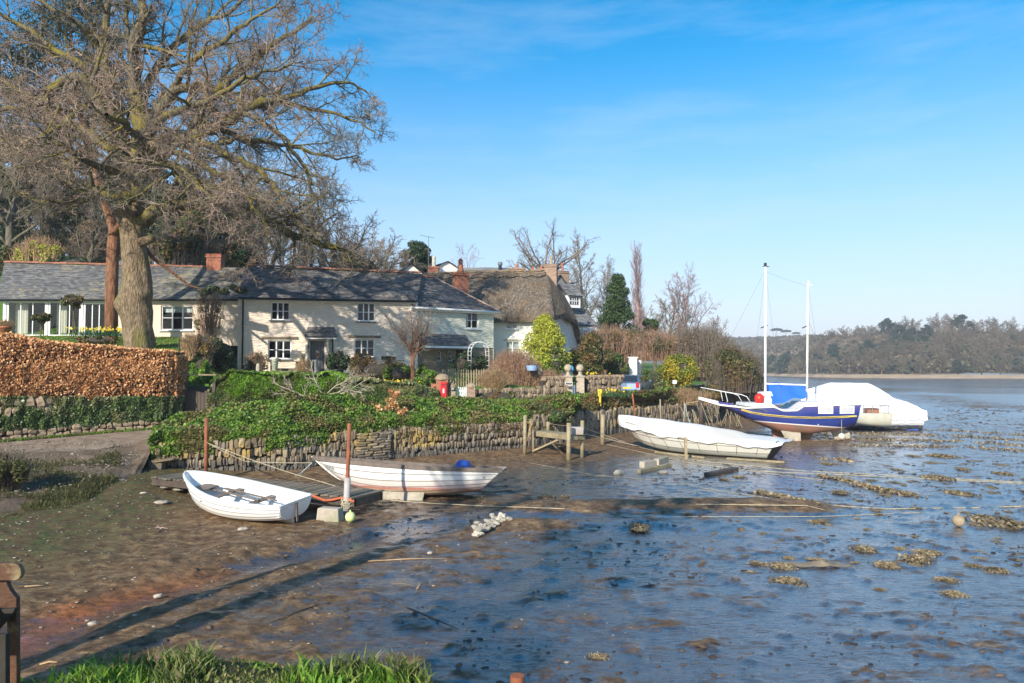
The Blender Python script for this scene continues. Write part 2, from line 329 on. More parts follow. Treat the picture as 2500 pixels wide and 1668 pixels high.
def mat_mud():
    n = NT('mud'); w = n.coord('World'); att = n.new('ShaderNodeAttribute', attribute_name='wet').outputs['Fac']
    big = n.noise(w, 0.55, 5, 0.62); mid = n.noise(w, 3.2, 6, 0.68, 0.3); fine = n.noise(w, 19, 5, 0.7)
    pat = n.math('ADD', n.math('MULTIPLY', big, 0.55), n.math('MULTIPLY', mid, 0.60))
    st2 = n.noise(n.coord('World', (.5, 1.4, 1)), 2.2, 8, .75, .5); wet = n.math('ADD', n.math('ADD', att, n.math('MULTIPLY', n.math('SUBTRACT', st2, 0.5), 2.4)), n.math('MULTIPLY', n.math('SUBTRACT', pat, 0.575), 1.6), True)
    wetr = n.ramp(wet, [(0.28, 0), (0.62, 1)])
    dry = n.ramp(mid, [(0.32, (0.070, 0.042, 0.022)), (0.50, (0.175, 0.108, 0.056)), (0.68, (0.34, 0.23, 0.125))])
    wetc = n.ramp(mid, [(0.35, (0.030, 0.026, 0.028)), (0.65, (0.095, 0.072, 0.058))])
    org = n.new('ShaderNodeAttribute', attribute_name='rust').outputs['Fac']
    col = n.mix(wetr, dry, wetc); col = n.mix(n.math('MULTIPLY', org, n.ramp(mid, [(0.35, 0.35), (0.6, 1)])), col, (0.30, 0.085, 0.022))
    gr = n.new('ShaderNodeAttribute', attribute_name='algae').outputs['Fac']
    col = n.mix(n.math('MULTIPLY', gr, n.ramp(mid, [(0.4, 0), (0.6, 1)])), col, (0.085, 0.10, 0.03))
    # dark specks of weed and worm casts
    sp = n.vor(n.coord('World', (1, 1.6, 1)), 5.5, 'Distance'); spm = n.math('MULTIPLY', n.ramp(sp, [(0.10, 1), (0.19, 0)]), n.ramp(n.noise(w, 1.3, 3), [(0.48, 0), (0.6, 0.85)]))
    col = n.mix(spm, col, (0.022, 0.017, 0.014))
    grit = n.math('MULTIPLY', n.ramp(n.noise(n.coord('World', (.45, 1.6, 1)), 9, 7, .8, .3), [(.50, 0), (.60, 1)]), n.ramp(n.noise(n.coord('World', (.6, 1.2, 1)), 1.4, 5, .7), [(.40, .15), (.62, 1)])); col = n.mix(n.math('MULTIPLY', grit, .75), col, n.mix(n.ramp(big, [(.45, 0), (.6, 1)]), (.020, .017, .018), (.12, .07, .045))); wetr = n.math('MULTIPLY', wetr, n.math('SUBTRACT', 1, n.math('MULTIPLY', grit, .85)))
    col = n.mix(1.0, col, n.ramp(n.noise(n.coord('World', (.8, 1.4, 1)), 7, 9, .85), [(.36, (.45, .44, .43)), (.5, (1, 1, 1)), (.63, (1.55, 1.5, 1.4))]), 'MULTIPLY'); rg = n.ramp(wetr, [(0, 0.72), (1, 0.24)]); rg2 = n.math('ADD', rg, n.math('MULTIPLY', spm, 0.5), True)
    n.set(col, rg2, n.ramp(wetr, [(0, 0.2), (1, .7)]))
    n.l(n.ramp(wetr, [(0, 0), (1, 1.0)]), n.b.inputs['Coat Weight']); n.b.inputs['Coat Roughness'].default_value = 0.20; n.b.inputs['Coat IOR'].default_value = 1.75
    stretch = n.noise(n.coord('World', (.55, 1.3, 1)), 7, 6, .72, .4); b1 = n.bump(mid, 0.25, 0.03); b2 = n.bump(stretch, 0.6, 0.03, b1); b3 = n.bump(fine, 0.7, 0.018, b2)
    bc = n.new('ShaderNodeBump'); bc.inputs['Strength'].default_value = 0.6; bc.inputs['Distance'].default_value = 0.018; n.l(stretch, bc.inputs['Height']); n.l(bc.outputs[0], n.b.inputs['Coat Normal'])
    return n.m
M['mud'] = mat_mud()
def mat_water():
    n = NT('estuary_water'); w = n.coord('World', (0.5, 1.0, 1)); f = n.noise(w, 0.05, 5, 0.6)
    n.set(n.ramp(f, [(0.35, (0.055, 0.045, 0.04)), (0.7, (0.10, 0.085, 0.075))]), n.ramp(f, [(0.35, 0.10), (0.7, 0.28)]), 0.6)
    n.bump(n.noise(n.coord('World', (0.35, 1.0, 1)), 1.6, 4, 0.6), 0.25, 0.06); return n.m
M['water'] = mat_water()
def mat_ground(name, a, b, c, scale=1.5, bump=0.5):
    n = NT(name); w = n.coord('World'); f = n.noise(w, scale, 6, 0.65); g = n.noise(w, scale * 9, 4, 0.7)
    col = n.ramp(f, [(0.32, a), (0.52, b), (0.7, c)]); col = n.mix(n.ramp(g, [(0.35, 0.0), (0.75, 0.5)]), col, tuple(x * 1.5 for x in b))
    n.set(col, 0.9, 0.2); n.bump(g, bump, 0.04); return n.m
M['lane'] = mat_ground('lane_gravel', (0.13, 0.095, 0.065), (0.26, 0.195, 0.14), (0.40, 0.32, 0.24), 1.7, 0.9)
M['earth'] = mat_ground('earth', (0.05, 0.038, 0.022), (0.085, 0.07, 0.03), (0.10, 0.10, 0.035), 1.2)
M['lawn'] = mat_ground('lawn_turf', (0.05, 0.10, 0.018), (0.09, 0.17, 0.025), (0.13, 0.21, 0.035), 2.5, 0.5)
M['hill'] = mat_ground('hillside_ground', (0.06, 0.06, 0.025), (0.10, 0.085, 0.04), (0.15, 0.11, 0.06), 0.3)
M['farhill'] = mat_ground('far_hillside', (0.085, 0.075, 0.045), (0.14, 0.115, 0.075), (0.21, 0.15, 0.10), 0.03)
M['shore'] = mat_ground('shore', (0.25, 0.19, 0.12), (0.36, 0.27, 0.18), (0.42, 0.33, 0.22), 0.2)
def mat_stone():
    n = NT('slate_stone'); w = n.coord('World'); ri = n.new('ShaderNodeObjectInfo').outputs['Random']; gi = n.new('ShaderNodeNewGeometry').outputs['Random Per Island']
    r = n.math('FRACT', n.math('ADD', n.math('MULTIPLY', ri, 3.7), gi))
    col = n.ramp(r, [(0, (0.13, 0.10, 0.07)), (0.3, (0.24, 0.185, 0.12)), (0.6, (0.33, 0.26, 0.165)), (0.85, (0.26, 0.225, 0.175)), (1, (0.42, 0.34, 0.22))])
    col = n.mix(n.ramp(n.noise(w, 9, 5, 0.7), [(0.4, 0), (0.7, 0.6)]), col, (0.12, 0.10, 0.085))
    sx = n.new('ShaderNodeSeparateXYZ'); n.l(w, sx.inputs[0])
    # weed-dark, algae stained foot of the wall below the tide mark
    tide = n.math('ADD', sx.outputs[2], n.math('MULTIPLY', n.noise(w, 1.1, 3), 0.5)); col = n.mix(n.ramp(tide, [(0.62, 0.80), (0.85, 0.0)]), col, (0.115, 0.105, 0.09))
    lich = n.math('ADD', n.noise(w, 0.42, 4, 0.6), n.math('MULTIPLY', n.noise(w, 6, 3), 0.18)); lm = n.math('MULTIPLY', n.ramp(lich, [(0.58, 0), (0.72, 0.62)]), n.ramp(tide, [(0.75, 0), (0.95, 1)]))
    col = n.mix(n.math('MULTIPLY', lm, n.ramp(r, [(.2, .25), (.5, 1)])), col, (0.50, 0.33, 0.05)); n.set(col, 0.85, 0.2); n.bump(n.noise(n.coord('World', (1, 1, 1.6)), 16, 5, 0.7), 0.7, 0.03); return n.m
M['stone'] = mat_stone()
M['core'] = mat_simple('wall_core', (0.055, 0.045, 0.035), 0.95)  # near-black body; its colour stands in for shadow in the stone joints
M['garden_stone'] = mat_simple('garden_stone', (0.31, 0.23, 0.15), 0.9, 0.35, 9, 0.6, 0.02, 'World', island=0.35, objrnd=0.3)
def mat_wash(name, col, dark, sc=1.0, bs=0.9, vsc=(2.6, 2.6, 11), age=0.35):
    n = NT(name); v = n.coord('Object', vsc); f = n.noise(v, 1.5 * sc, 5, 0.6, 0.4); st = n.vor(v, 1.0 * sc, 'Distance', 'F1')
    g = n.noise(n.coord('Object'), 0.7, 6, 0.65)
    c = n.mix(n.ramp(g, [(0.45, 0), (0.72, age)]), col, dark); c = n.mix(n.ramp(f, [(0.30, age), (0.42, 0)]), c, dark)
    n.set(c, 0.8, 0.25); h = n.math('ADD', n.math('MULTIPLY', f, 0.8), n.math('MULTIPLY', st, 0.5)); n.bump(h, bs, 0.09); return n.m
M['wash'] = mat_wash('painted_stone_pinkish', (0.82, 0.70, 0.57), (0.52, 0.42, 0.33), bs=1.0)
M['wash_cream'] = mat_wash('painted_stone_cream', (0.66, 0.66, 0.55), (0.48, 0.46, 0.36), 1.2, 0.8)
M['wash_white'] = mat_wash('limewash_white', (0.83, 0.80, 0.72), (0.66, 0.60, 0.50), 1.0, 0.35, (2, 2, 5), 0.2)
M['rubble_white'] = mat_wash('limewashed_rubble', (0.74, 0.71, 0.66), (0.45, 0.42, 0.38), 1.6, 1.3, (3, 3, 3.5), 0.4)
M['beige'] = mat_wash('beige_render', (0.66, 0.56, 0.45), (0.50, 0.40, 0.28), 0.7, 0.3, (2, 2, 2), 0.3)
M['rubble'] = mat_wash('brown_rubble', (0.38, 0.30, 0.22), (0.15, 0.11, 0.08), 1.6, 1.3, (3, 3, 7), 0.6)
M['white'] = mat_simple('white_paint', (0.78, 0.78, 0.76), 0.45, 0.05, 3, 0.05)
M['whiteboat'] = mat_simple('white_boat_paint', (0.80, 0.79, 0.76), 0.38, 0.05, 2, 0.05, dirt=(0.62, 0.57, 0.48))
M['interior'] = mat_simple('interior', (0.07, 0.06, 0.05), 0.9)
M['curtain'] = mat_simple('curtain', (0.62, 0.60, 0.56), 0.9)
M['glass'] = mat_glass()
M['grey_door'] = mat_simple('grey_paint', (0.13, 0.14, 0.15), 0.5, 0.08)
M['dark_metal'] = mat_simple('dark_metal', (0.02, 0.02, 0.022), 0.5)
M['lead'] = mat_simple('lead', (0.16, 0.17, 0.18), 0.6)
M['steel'] = mat_simple('steel', (0.55, 0.56, 0.57), 0.3, 0.05, metal=0.8)
M['terracotta'] = mat_simple('terracotta', (0.42, 0.15, 0.07), 0.8, 0.25, 8)
M['ridge'] = mat_simple('ridge_clay', (0.38, 0.13, 0.07), 0.85, 0.3, 6, 0.4, dirt=(0.22, 0.17, 0.12), objrnd=0.35)
M['red'] = mat_simple('post_red', (0.52, 0.015, 0.02), 0.4, 0.1)
M['concrete'] = mat_simple('concrete', (0.42, 0.37, 0.29), 0.9, 0.2, 5, 0.4, dirt=(0.24, 0.24, 0.14))
M['granite'] = mat_simple('granite', (0.44, 0.37, 0.28), 0.9, 0.25, 7, 0.5, dirt=(0.33, 0.27, 0.18))
M['wood'] = mat_simple('weathered_wood', (0.23, 0.18, 0.125), 0.85, 0.35, 4, 0.6, 0.02, stretch=(1, 1, 1), dirt=(0.15, 0.14, 0.10), objrnd=0.35)
M['wood_dark'] = mat_simple('dark_wet_wood', (0.08, 0.06, 0.045), 0.7, 0.3, 5, 0.5)
M['wood_pale'] = mat_simple('pale_post_wood', (0.33, 0.27, 0.16), 0.85, 0.3, 5, 0.6, dirt=(0.17, 0.15, 0.08))
M['gunwale'] = mat_simple('grey_brown_timber', (0.16, 0.125, 0.10), 0.7, 0.3, 6, 0.4)
M['rust'] = mat_simple('rusty_steel', (0.30, 0.10, 0.045), 0.85, 0.35, 5, 0.5, dirt=(0.16, 0.07, 0.04))
M['pvc'] = mat_simple('grey_sleeve', (0.42, 0.39, 0.36), 0.7, 0.15, 4, 0.2, dirt=(0.30, 0.24, 0.17))
M['rope'] = mat_simple('rope', (0.42, 0.36, 0.24), 0.9, 0.3, 8)
M['rope_red'] = mat_simple('orange_red_rope', (0.50, 0.13, 0.06), 0.8, 0.2, 8)
M['rope_blue'] = mat_simple('pale_blue_rope', (0.45, 0.55, 0.55), 0.8)
M['buoy_green'] = mat_simple('lime_buoy', (0.62, 0.70, 0.30), 0.45, 0.15, 5)
M['buoy_white'] = mat_simple('white_buoy', (0.75, 0.68, 0.60), 0.5, 0.1, 5, dirt=(0.5, 0.42, 0.33))
M['buoy_brown'] = mat_simple('muddy_buoy', (0.36, 0.28, 0.18), 0.8, 0.3, 5)
M['navy'] = mat_simple('navy_topsides', (0.028, 0.045, 0.22), 0.28, 0.12, 1.0, 0.03, spec=0.6)
M['antifoul'] = mat_simple('antifouling', (0.34, 0.17, 0.12), 0.8, 0.3, 1.2, 0.3, dirt=(0.20, 0.19, 0.09))
M['tarp_blue'] = mat_simple('blue_canvas', (0.02, 0.13, 0.60), 0.7, 0.12, 1.5, 0.2)
M['tarp_white'] = mat_simple('white_tarpaulin', (0.80, 0.80, 0.80), 0.55, 0.06, 1.2, 0.3, 0.05)
M['tarp_grey'] = mat_simple('grey_white_tarpaulin', (0.66, 0.67, 0.70), 0.55, 0.1, 1.2, 0.35, 0.05, dirt=(0.60, 0.56, 0.48))
M['yellow'] = mat_simple('yellow_paint', (0.75, 0.55, 0.04), 0.5, 0.1)
M['gold_line'] = mat_simple('gold_line', (0.70, 0.52, 0.12), 0.4)
M['blue_bit'] = mat_simple('blue_cloth', (0.03, 0.10, 0.42), 0.7, 0.2)
M['cyan'] = mat_simple('cyan_plastic', (0.05, 0.42, 0.72), 0.5)
M['ltblue'] = mat_simple('pale_blue', (0.30, 0.45, 0.70), 0.5)
M['fender'] = mat_simple('red_fender', (0.62, 0.03, 0.02), 0.4)
M['car'] = mat_simple('car_paint', (0.13, 0.18, 0.27), 0.25, 0.04, 1, 0, metal=0.5, spec=0.8)
M['car_glass'] = mat_simple('car_glass', (0.02, 0.03, 0.04), 0.06, 0, 1, 0, spec=0.9)
M['tyre'] = mat_simple('tyre', (0.02, 0.02, 0.02), 0.9)
M['lamp_red'] = mat_simple('lamp_red', (0.5, 0.02, 0.02), 0.2)
M['bench'] = mat_simple('peeling_varnish', (0.10, 0.045, 0.022), 0.6, 0.35, 20, 0.5, dirt=(0.34, 0.27, 0.14))
M['bench_dark'] = mat_simple('mossy_bench_wood', (0.035, 0.03, 0.022), 0.8, 0.3, 6, 0.4)
M['weed'] = mat_simple('bladder_weed', (0.27, 0.21, 0.12), 0.6, 0.5, 9, 0.4, 0.02, 'World', island=0.5, dirt=(0.06, 0.05, 0.03))
M['pebble'] = mat_simple('pebble', (0.26, 0.22, 0.17), 0.8, 0.4, 7, 0.3, coord='World', island=0.5)
M['shell'] = mat_simple('pale_debris', (0.44, 0.39, 0.31), 0.8, 0.3, 7, 0.2, coord='World', objrnd=0.3)
M['letter'] = mat_simple('faded_lettering', (0.22, 0.22, 0.22), 0.7)
def mat_brick(name, a, b, mortar, sc=1.0):
    n = NT(name); v = n.new('ShaderNodeTexCoord').outputs['Object']; s = n.new('ShaderNodeSeparateXYZ'); n.l(v, s.inputs[0])
    u = n.math('ADD', s.outputs[0], s.outputs[1]); cb = n.new('ShaderNodeCombineXYZ'); n.l(u, cb.inputs[0]); n.l(s.outputs[2], cb.inputs[1])
    br = n.new('ShaderNodeTexBrick'); br.inputs['Scale'].default_value = sc; br.inputs['Brick Width'].default_value = 0.225; br.inputs['Row Height'].default_value = 0.075; br.inputs['Mortar Size'].default_value = 0.008
    br.inputs['Color1'].default_value = (*a, 1); br.inputs['Color2'].default_value = (*b, 1); br.inputs['Mortar'].default_value = (*mortar, 1); n.l(cb.outputs[0], br.inputs['Vector'])
    c = n.mix(n.ramp(n.noise(v, 5, 5), [(0.4, 0), (0.7, 0.5)]), br.outputs[0], tuple(x * 0.5 for x in b)); n.set(c, 0.9, 0.2); n.bump(br.outputs[1], -0.5, 0.01); return n.m
M['brick'] = mat_brick('red_brick', (0.42, 0.13, 0.07), (0.30, 0.09, 0.05), (0.34, 0.27, 0.2))
M['brick_pale'] = mat_brick('weathered_brick', (0.40, 0.26, 0.18), (0.28, 0.17, 0.12), (0.38, 0.33, 0.26))
def mat_slate(name, base, lich, lamt):
    n = NT(name); v = n.new('ShaderNodeTexCoord').outputs['Object']; s = n.new('ShaderNodeSeparateXYZ'); n.l(v, s.inputs[0])
    cb = n.new('ShaderNodeCombineXYZ'); n.l(s.outputs[0], cb.inputs[0]); n.l(n.math('MULTIPLY', s.outputs[2], 1.0), cb.inputs[1])
    br = n.new('ShaderNodeTexBrick'); br.inputs['Scale'].default_value = 1.0; br.inputs['Brick Width'].default_value = 0.26; br.inputs['Row Height'].default_value = 0.088; br.inputs['Mortar Size'].default_value = 0.006; br.inputs['Bias'].default_value = -0.1
    br.inputs['Color1'].default_value = (*[x * 0.65 for x in base], 1); br.inputs['Color2'].default_value = (*[x * 1.5 for x in base], 1); br.inputs['Mortar'].default_value = (*[x * 0.25 for x in base], 1); n.l(cb.outputs[0], br.inputs['Vector'])
    g = n.noise(n.coord('Object', (1, 1, 1.8)), 2.6, 8, 0.8); g2 = n.noise(n.coord('Object'), 0.35, 4)
    c = n.mix(n.ramp(n.math('ADD', g, n.math('MULTIPLY', n.math('SUBTRACT', g2, 0.5), 0.5)), [(0.52, 0), (0.62, lamt)]), br.outputs[0], lich)
    n.set(c, 0.7, 0.25); n.bump(n.noise(v, 9, 5, 0.7), 0.6, 0.02); return n.m
M['slate'] = mat_slate('roof_slate', (0.175, 0.165, 0.16), (0.42, 0.38, 0.31), 0.65)
M['slate_mossy'] = mat_slate('mossy_roof_slate', (0.18, 0.18, 0.18), (0.38, 0.33, 0.20), 0.7)
M['slate_grey'] = mat_slate('grey_roof_slate', (0.20, 0.20, 0.20), (0.36, 0.34, 0.28), 0.5)
def mat_thatch():
    n = NT('thatch'); v = n.coord('Object', (7, 7, 1.6)); f = n.noise(v, 1.0, 7, 0.85); g = n.noise(n.coord('Object'), 0.8, 4)
    c = n.ramp(f, [(0.34, (0.05, 0.04, 0.03)), (0.5, (0.16, 0.13, 0.10)), (0.64, (0.40, 0.34, 0.26))]); c = n.mix(n.ramp(g, [(0.45, 0), (0.65, 0.45)]), c, (0.20, 0.13, 0.07))
    n.set(c, 0.95, 0.1); n.bump(f, 1.0, 0.14); return n.m
M['thatch'] = mat_thatch()
# ---------------------------------------------------------------- terrain
def cv(*rows):       # (px, d, z)
    a = np.array(rows, float); return a
def at_curve(c, px):
    d = np.interp(px, c[:, 0], c[:, 1]); z = np.interp(px, c[:, 0], c[:, 2]); return np.stack([(px - 1250) / F * d, d, z], -1)
cA = cv((-900, 17, -.1), (0, 17.5, -.05), (200, 20, -.1), (330, 24.2, -.05), (372, 26.9, 1.0), (400, 27.3, 1.13), (700, 28.3, 1.26), (900, 31, 1.3), (1100, 33.6, 1.3), (1270, 36.1, 1.25), (1380, 39, 1.35), (1500, 44.6, 1.5), (1620, 49.8, 1.55), (1750, 56, 1.5), (1830, 80, 1.2), (1850, 100, 1))
cA0 = cv((-900, 19.5, .42), (0, 20, .42), (120, 21, .38), (200, 22, .3), (330, 25.0, .45), (372, 27.2, 1.1), (400, 27.6, 1.3), (700, 28.7, 1.55), (900, 31.4, 1.55), (1100, 34.0, 1.5), (1270, 36.6, 1.35), (1380, 39.6, 1.6), (1500, 45, 1.75), (1620, 50.2, 1.75), (1750, 56.6, 1.7), (1830, 82, 1.4), (1850, 102, 1.2))
cB = cv((-900, 25.5, .9), (0, 26.2, .9), (200, 26, .85), (330, 27.5, 1.05), (400, 29.4, 1.55), (480, 30.4, 1.85), (700, 31, 2.5), (800, 32.5, 2.4), (900, 34, 2.3), (1100, 36, 2.12), (1270, 38, 1.85), (1450, 43, 2.15), (1600, 48, 2.2), (1750, 60, 2.4), (1830, 86, 2.0), (1850, 106, 1.4))
cC = cv((-900, 26, .95), (0, 27, .95), (200, 27.2, .95), (330, 28.6, 1.1), (400, 30.4, 1.35), (480, 31.7, 1.5), (700, 32.3, 1.8), (800, 33.6, 1.85), (900, 35.2, 1.9), (1100, 37, 1.95), (1270, 39.5, 1.9), (1450, 44.5, 2.02), (1600, 49, 2.1), (1750, 62, 2.3), (1850, 110, 1.6))
cD = cv((-900, 29, 1.1), (0, 29, 1.15), (400, 32.6, 1.4), (480, 34, 1.55), (700, 35.2, 1.9), (900, 37, 2.0), (1100, 38.8, 2.05), (1270, 41.2, 2.0), (1450, 46.8, 2.15), (1540, 53, 2.15), (1570, 62, 2.2), (1620, 76, 2.4), (1750, 84, 2.4), (1850, 120, 2))
# lower land: slip, bank crest, lane
PX = np.concatenate([np.linspace(-900, 0, 30), np.linspace(6, 1850, 330)])
def loft(curves, sub, px=PX, namp=0.06, nsc=1.2, seed=3):
    rows = []
    for a, b in zip(curves[:-1], curves[1:]):
        A, B = at_curve(a, px), at_curve(b, px)
        for k in range(sub): rows.append(A + (B - A) * (k / sub))
    rows.append(at_curve(curves[-1], px)); g = np.stack(rows)
    g[..., 2] += (fbm(g[..., 0] * nsc, g[..., 1] * nsc, 4, seed) - 0.5) * 2 * namp
    n, m = g.shape[:2]; i, j = np.meshgrid(np.arange(n - 1), np.arange(m - 1), indexing='ij')
    q = np.stack([i * m + j, i * m + j + 1, (i + 1) * m + j + 1, (i + 1) * m + j], -1).reshape(-1, 4)
    return g.reshape(-1, 3), q
v, q = loft([cA, cA0, cB, cC], 6, PX[PX > 368], 0.07); tag(link('bank', arr_mesh('bank', v, q, mats=[M['earth']], smooth=True)), kind='structure')
v, q = loft([cA, cA0, cB, cC], 8, PX[PX < 375], 0.08, 1.6); tag(link('slipway', arr_mesh('slipway', v, q, mats=[mat_ground('slipway_gravel', (0.085, 0.06, 0.04), (0.15, 0.11, 0.075), (0.24, 0.18, 0.125), 1.1, 0.9)], smooth=True)), kind='structure')
v, q = loft([cC, cD], 5, namp=0.025, nsc=0.9); tag(link('lane', arr_mesh('lane', v, q, mats=[M['lane']], smooth=True)), kind='structure')
# garden ground behind the hedges
cE = cv((-900, 29.4, 3.0), (0, 29.5, 3.0), (400, 33, 2.9), (450, 33.6, 2.6), (470, 34.6, 1.6), (505, 34.9, 1.65), (520, 35, 3.0), (700, 35.8, 3.15), (950, 38, 3.0), (1080, 39, 2.5), (1100, 39, 2.1), (1150, 39.3, 2.1), (1165, 39.5, 2.6), (1270, 41.8, 2.75), (1450, 47.4, 3.0), (1520, 52, 3.0), (1540, 54, 2.2), (1600, 60, 2.2), (1680, 72, 2.3), (1750, 82, 2.4), (1850, 122, 2))
cE2 = cv((-900, 38, 5.3), (0, 37.5, 5.25), (300, 37.5, 5.1), (440, 38, 4.9), (500, 38.5, 3.9), (540, 38.5, 3.5), (700, 39, 3.5), (1000, 41, 3.3), (1200, 44, 3.1), (1450, 50, 3.2), (1600, 64, 2.5), (1750, 88, 2.5), (1850, 126, 2.2))
cF = cv((-900, 46, 6.1), (0, 45.4, 6.0), (440, 45.4, 5.9), (540, 45, 4.8), (585, 44.3, 3.75), (760, 44.5, 3.7), (1000, 46.5, 3.6), (1200, 50.5, 3.5), (1400, 56, 3.4), (1600, 74, 2.8), (1750, 100, 2.6), (1850, 140, 2.5))
cG = cv((-900, 57, 10.5), (0, 57, 10), (400, 57, 8.8), (600, 56, 7), (1000, 58, 5), (1200, 62, 4.3), (1400, 70, 4), (1600, 90, 3.5), (1850, 170, 3))
cH = cv((-900, 76, 18), (0, 76, 15.5), (400, 76, 14), (600, 78, 12.5), (850, 80, 10), (1050, 84, 8), (1300, 90, 5.5), (1600, 120, 4.5), (1850, 220, 3))
cI = cv((-900, 120, 20), (0, 120, 17.5), (400, 120, 15.5), (600, 120, 13.5), (850, 120, 11), (1050, 120, 9), (1300, 130, 7), (1600, 160, 5), (1850, 300, 2))
GARDEN = [cE, cE2, cF, cG, cH, cI]
v, q = loft(GARDEN, 6, namp=0.10)
tag(link('garden_ground', arr_mesh('garden_ground', v, q, mats=[M['lawn']], smooth=True)), kind='structure')
def gz(px, t):
    """ground point of the garden loft at column px and row parameter t (0..5)"""
    i = min(int(t), len(GARDEN) - 2); a = at_curve(GARDEN[i], np.array([float(px)]))[0]; b = at_curve(GARDEN[i + 1], np.array([float(px)]))[0]; return Vector(a + (b - a) * (t - i))
def ground_at(px, d):
    for i in range(len(GARDEN) - 1):
        a = at_curve(GARDEN[i], np.array([float(px)]))[0]; b = at_curve(GARDEN[i + 1], np.array([float(px)]))[0]
        if d <= b[1] or i == len(GARDEN) - 2:
            t = (d - a[1]) / (b[1] - a[1]); return Vector(a + (b - a) * t)
# mud flat
ny, nx = 560, 620
yy = 3.2 * (140 / 3.2) ** (np.linspace(0, 1, ny)); ss = np.linspace(-1.0, 1.0, nx)
Y, S = np.meshgrid(yy, ss, indexing='ij'); X = S * (Y + 7) * 0.95 + 0.04 * Y
def gxy(*pts): return [tuple(G(a, b)[:2]) for a, b in pts]
CH1 = gxy((-120, 1640), (30, 1560), (180, 1480), (330, 1440), (460, 1408), (620, 1362), (800, 1322))
CH2 = gxy((620, 1362), (800, 1330), (1000, 1290), (1180, 1262), (1320, 1262), (1700, 1300), (2050, 1270), (2350, 1235), (2700, 1190))
RIDGE1 = gxy((150, 1470), (300, 1425), (420, 1395), (520, 1370), (620, 1340), (720, 1318))
BAR1 = gxy((1330, 1246), (1600, 1240), (1850, 1236), (1960, 1240)); BAR2 = gxy((1270, 1282), (1450, 1278), (1600, 1282))
d1 = seg_dist(X, Y, CH1); d2 = seg_dist(X, Y, CH2); dr = seg_dist(X, Y, RIDGE1); db1 = seg_dist(X, Y, BAR1); db2 = seg_dist(X, Y, BAR2)
wallpts = [tuple(p[:2]) for p in at_curve(cA, np.array([330., 372, 400, 700, 900, 1100, 1270, 1380, 1500, 1620, 1750, 1830]))]
dw = seg_dist(X, Y, wallpts)
wob = fbm(X * 1.1, Y * 1.1, 4, 11); wob2 = fbm(X * 4.5, Y * 4.5, 3, 5)
calm = 1 - .95 * sstep(-6, 3, X + .3 * (Y - 14)); H = (fbm(X * 0.35, Y * 0.35, 3, 2) - 0.5) * 0.10 * calm + (wob - 0.5) * 0.08 * calm + (wob2 - 0.5) * 0.034 * calm + (fbm(X * 16, Y * 16, 2, 9) - 0.5) * 0.014 * calm
H -= 0.16 * np.exp(-(d1 / (0.75 + 0.35 * wob)) ** 4); H -= 0.06 * np.exp(-(d2 / (0.45 + 0.3 * wob)) ** 2)
H += 0.10 * np.exp(-(dr / 0.35) ** 2) * (0.3 + 1.3 * fbm(X * 3.2, Y * 3.2, 3, 31))
H += 0.20 * np.exp(-(db1 / 0.9) ** 2) * (.7 + .6 * wob) + 0.14 * np.exp(-(db2 / 0.55) ** 2) * (.7 + .6 * wob)
H += 0.16 * sstep(2.2, 0.0, dw) * sstep(60, 35, Y)
H += 0.30 * sstep(-8.5, -13.0, X + 0.15 * (Y - 20)) * sstep(9, 16, Y) * sstep(34, 28, Y)
far_bar = gxy((2250, 968), (2420, 1000), (2700, 1008)); fb = seg_dist(X, Y, far_bar); H += 0.30 * np.exp(-(fb / 7.0) ** 2) * sstep(60, 75, Y)
fb2 = seg_dist(X, Y, gxy((2120, 962), (2230, 958))); H += 0.22 * np.exp(-(fb2 / 5.0) ** 2) * sstep(60, 75, Y)
clod = sstep(0.55, 0.72, fbm(X * 2.4, Y * 2.4, 4, 77)); H += 0.035 * clod * sstep(40, 20, Y)
H -= 0.5 * sstep(120, 140, Y) + 0.12 * sstep(78, 95, Y)
# how wet: drier towards the wall, the boats and the left bank, a film of water out on the flats
wet = 0.30 + 0.75 * sstep(-6.5, 3.0, X + 0.32 * (Y - 14)) * sstep(8, 12, Y + X * 0.4 + 3) + 0.18 * sstep(-6, 0, X)
wet = np.minimum(wet, .74); wet -= 0.75 * sstep(3.6, 0.5, dw) + 0.7 * np.exp(-(db1 / 1.1) ** 2) + 0.55 * np.exp(-(db2 / 0.7) ** 2) + 0.5 * np.exp(-(dr / 0.6) ** 2)
wet -= 0.30 * sstep(9.5, 7.5, np.hypot((X + 6.5), (Y - 20.5) * 1.3))
wet += 0.75 * np.exp(-(d2 / 0.7) ** 2) + 0.35 * np.exp(-(d1 / 0.8) ** 4) - 0.10 * sstep(13, 9, Y) * sstep(3, -2, X)
wet -= 0.6 * np.exp(-(fb / 6.0) ** 2) * sstep(60, 75, Y) + 0.5 * np.exp(-(fb2 / 4.0) ** 2) * sstep(60, 75, Y)
wet += 0.35 * sstep(60, 80, Y) - .75 * np.exp(-(((X - 14) / 5.5) ** 2 + ((Y - 42) / 4.0) ** 2)) - .8 * sstep(6.5, 2.5, dw) * sstep(-6, -2, X)
wet -= 0.25 * clod
rust = .75 * np.exp(-(d1 / 0.5) ** 2) * sstep(-3.9, -5.4, X) * sstep(17, 13, Y)
algae = sstep(-7.5, -11, X + 0.1 * (Y - 18)) * sstep(12, 16, Y)
i, j = np.meshgrid(np.arange(ny - 1), np.arange(nx - 1), indexing='ij')
q = np.stack([i * nx + j, i * nx + j + 1, (i + 1) * nx + j + 1, (i + 1) * nx + j], -1).reshape(-1, 4)
me = arr_mesh('mud_flat', np.stack([X, Y, H], -1), q, mats=[M['mud']], smooth=True)
for nm, fld in (('wet', wet), ('rust', rust), ('algae', algae)):
    at = me.attributes.new(nm, 'FLOAT', 'POINT'); at.data.foreach_set('value', np.clip(fld, -0.6, 1.4).astype(np.float32).ravel())
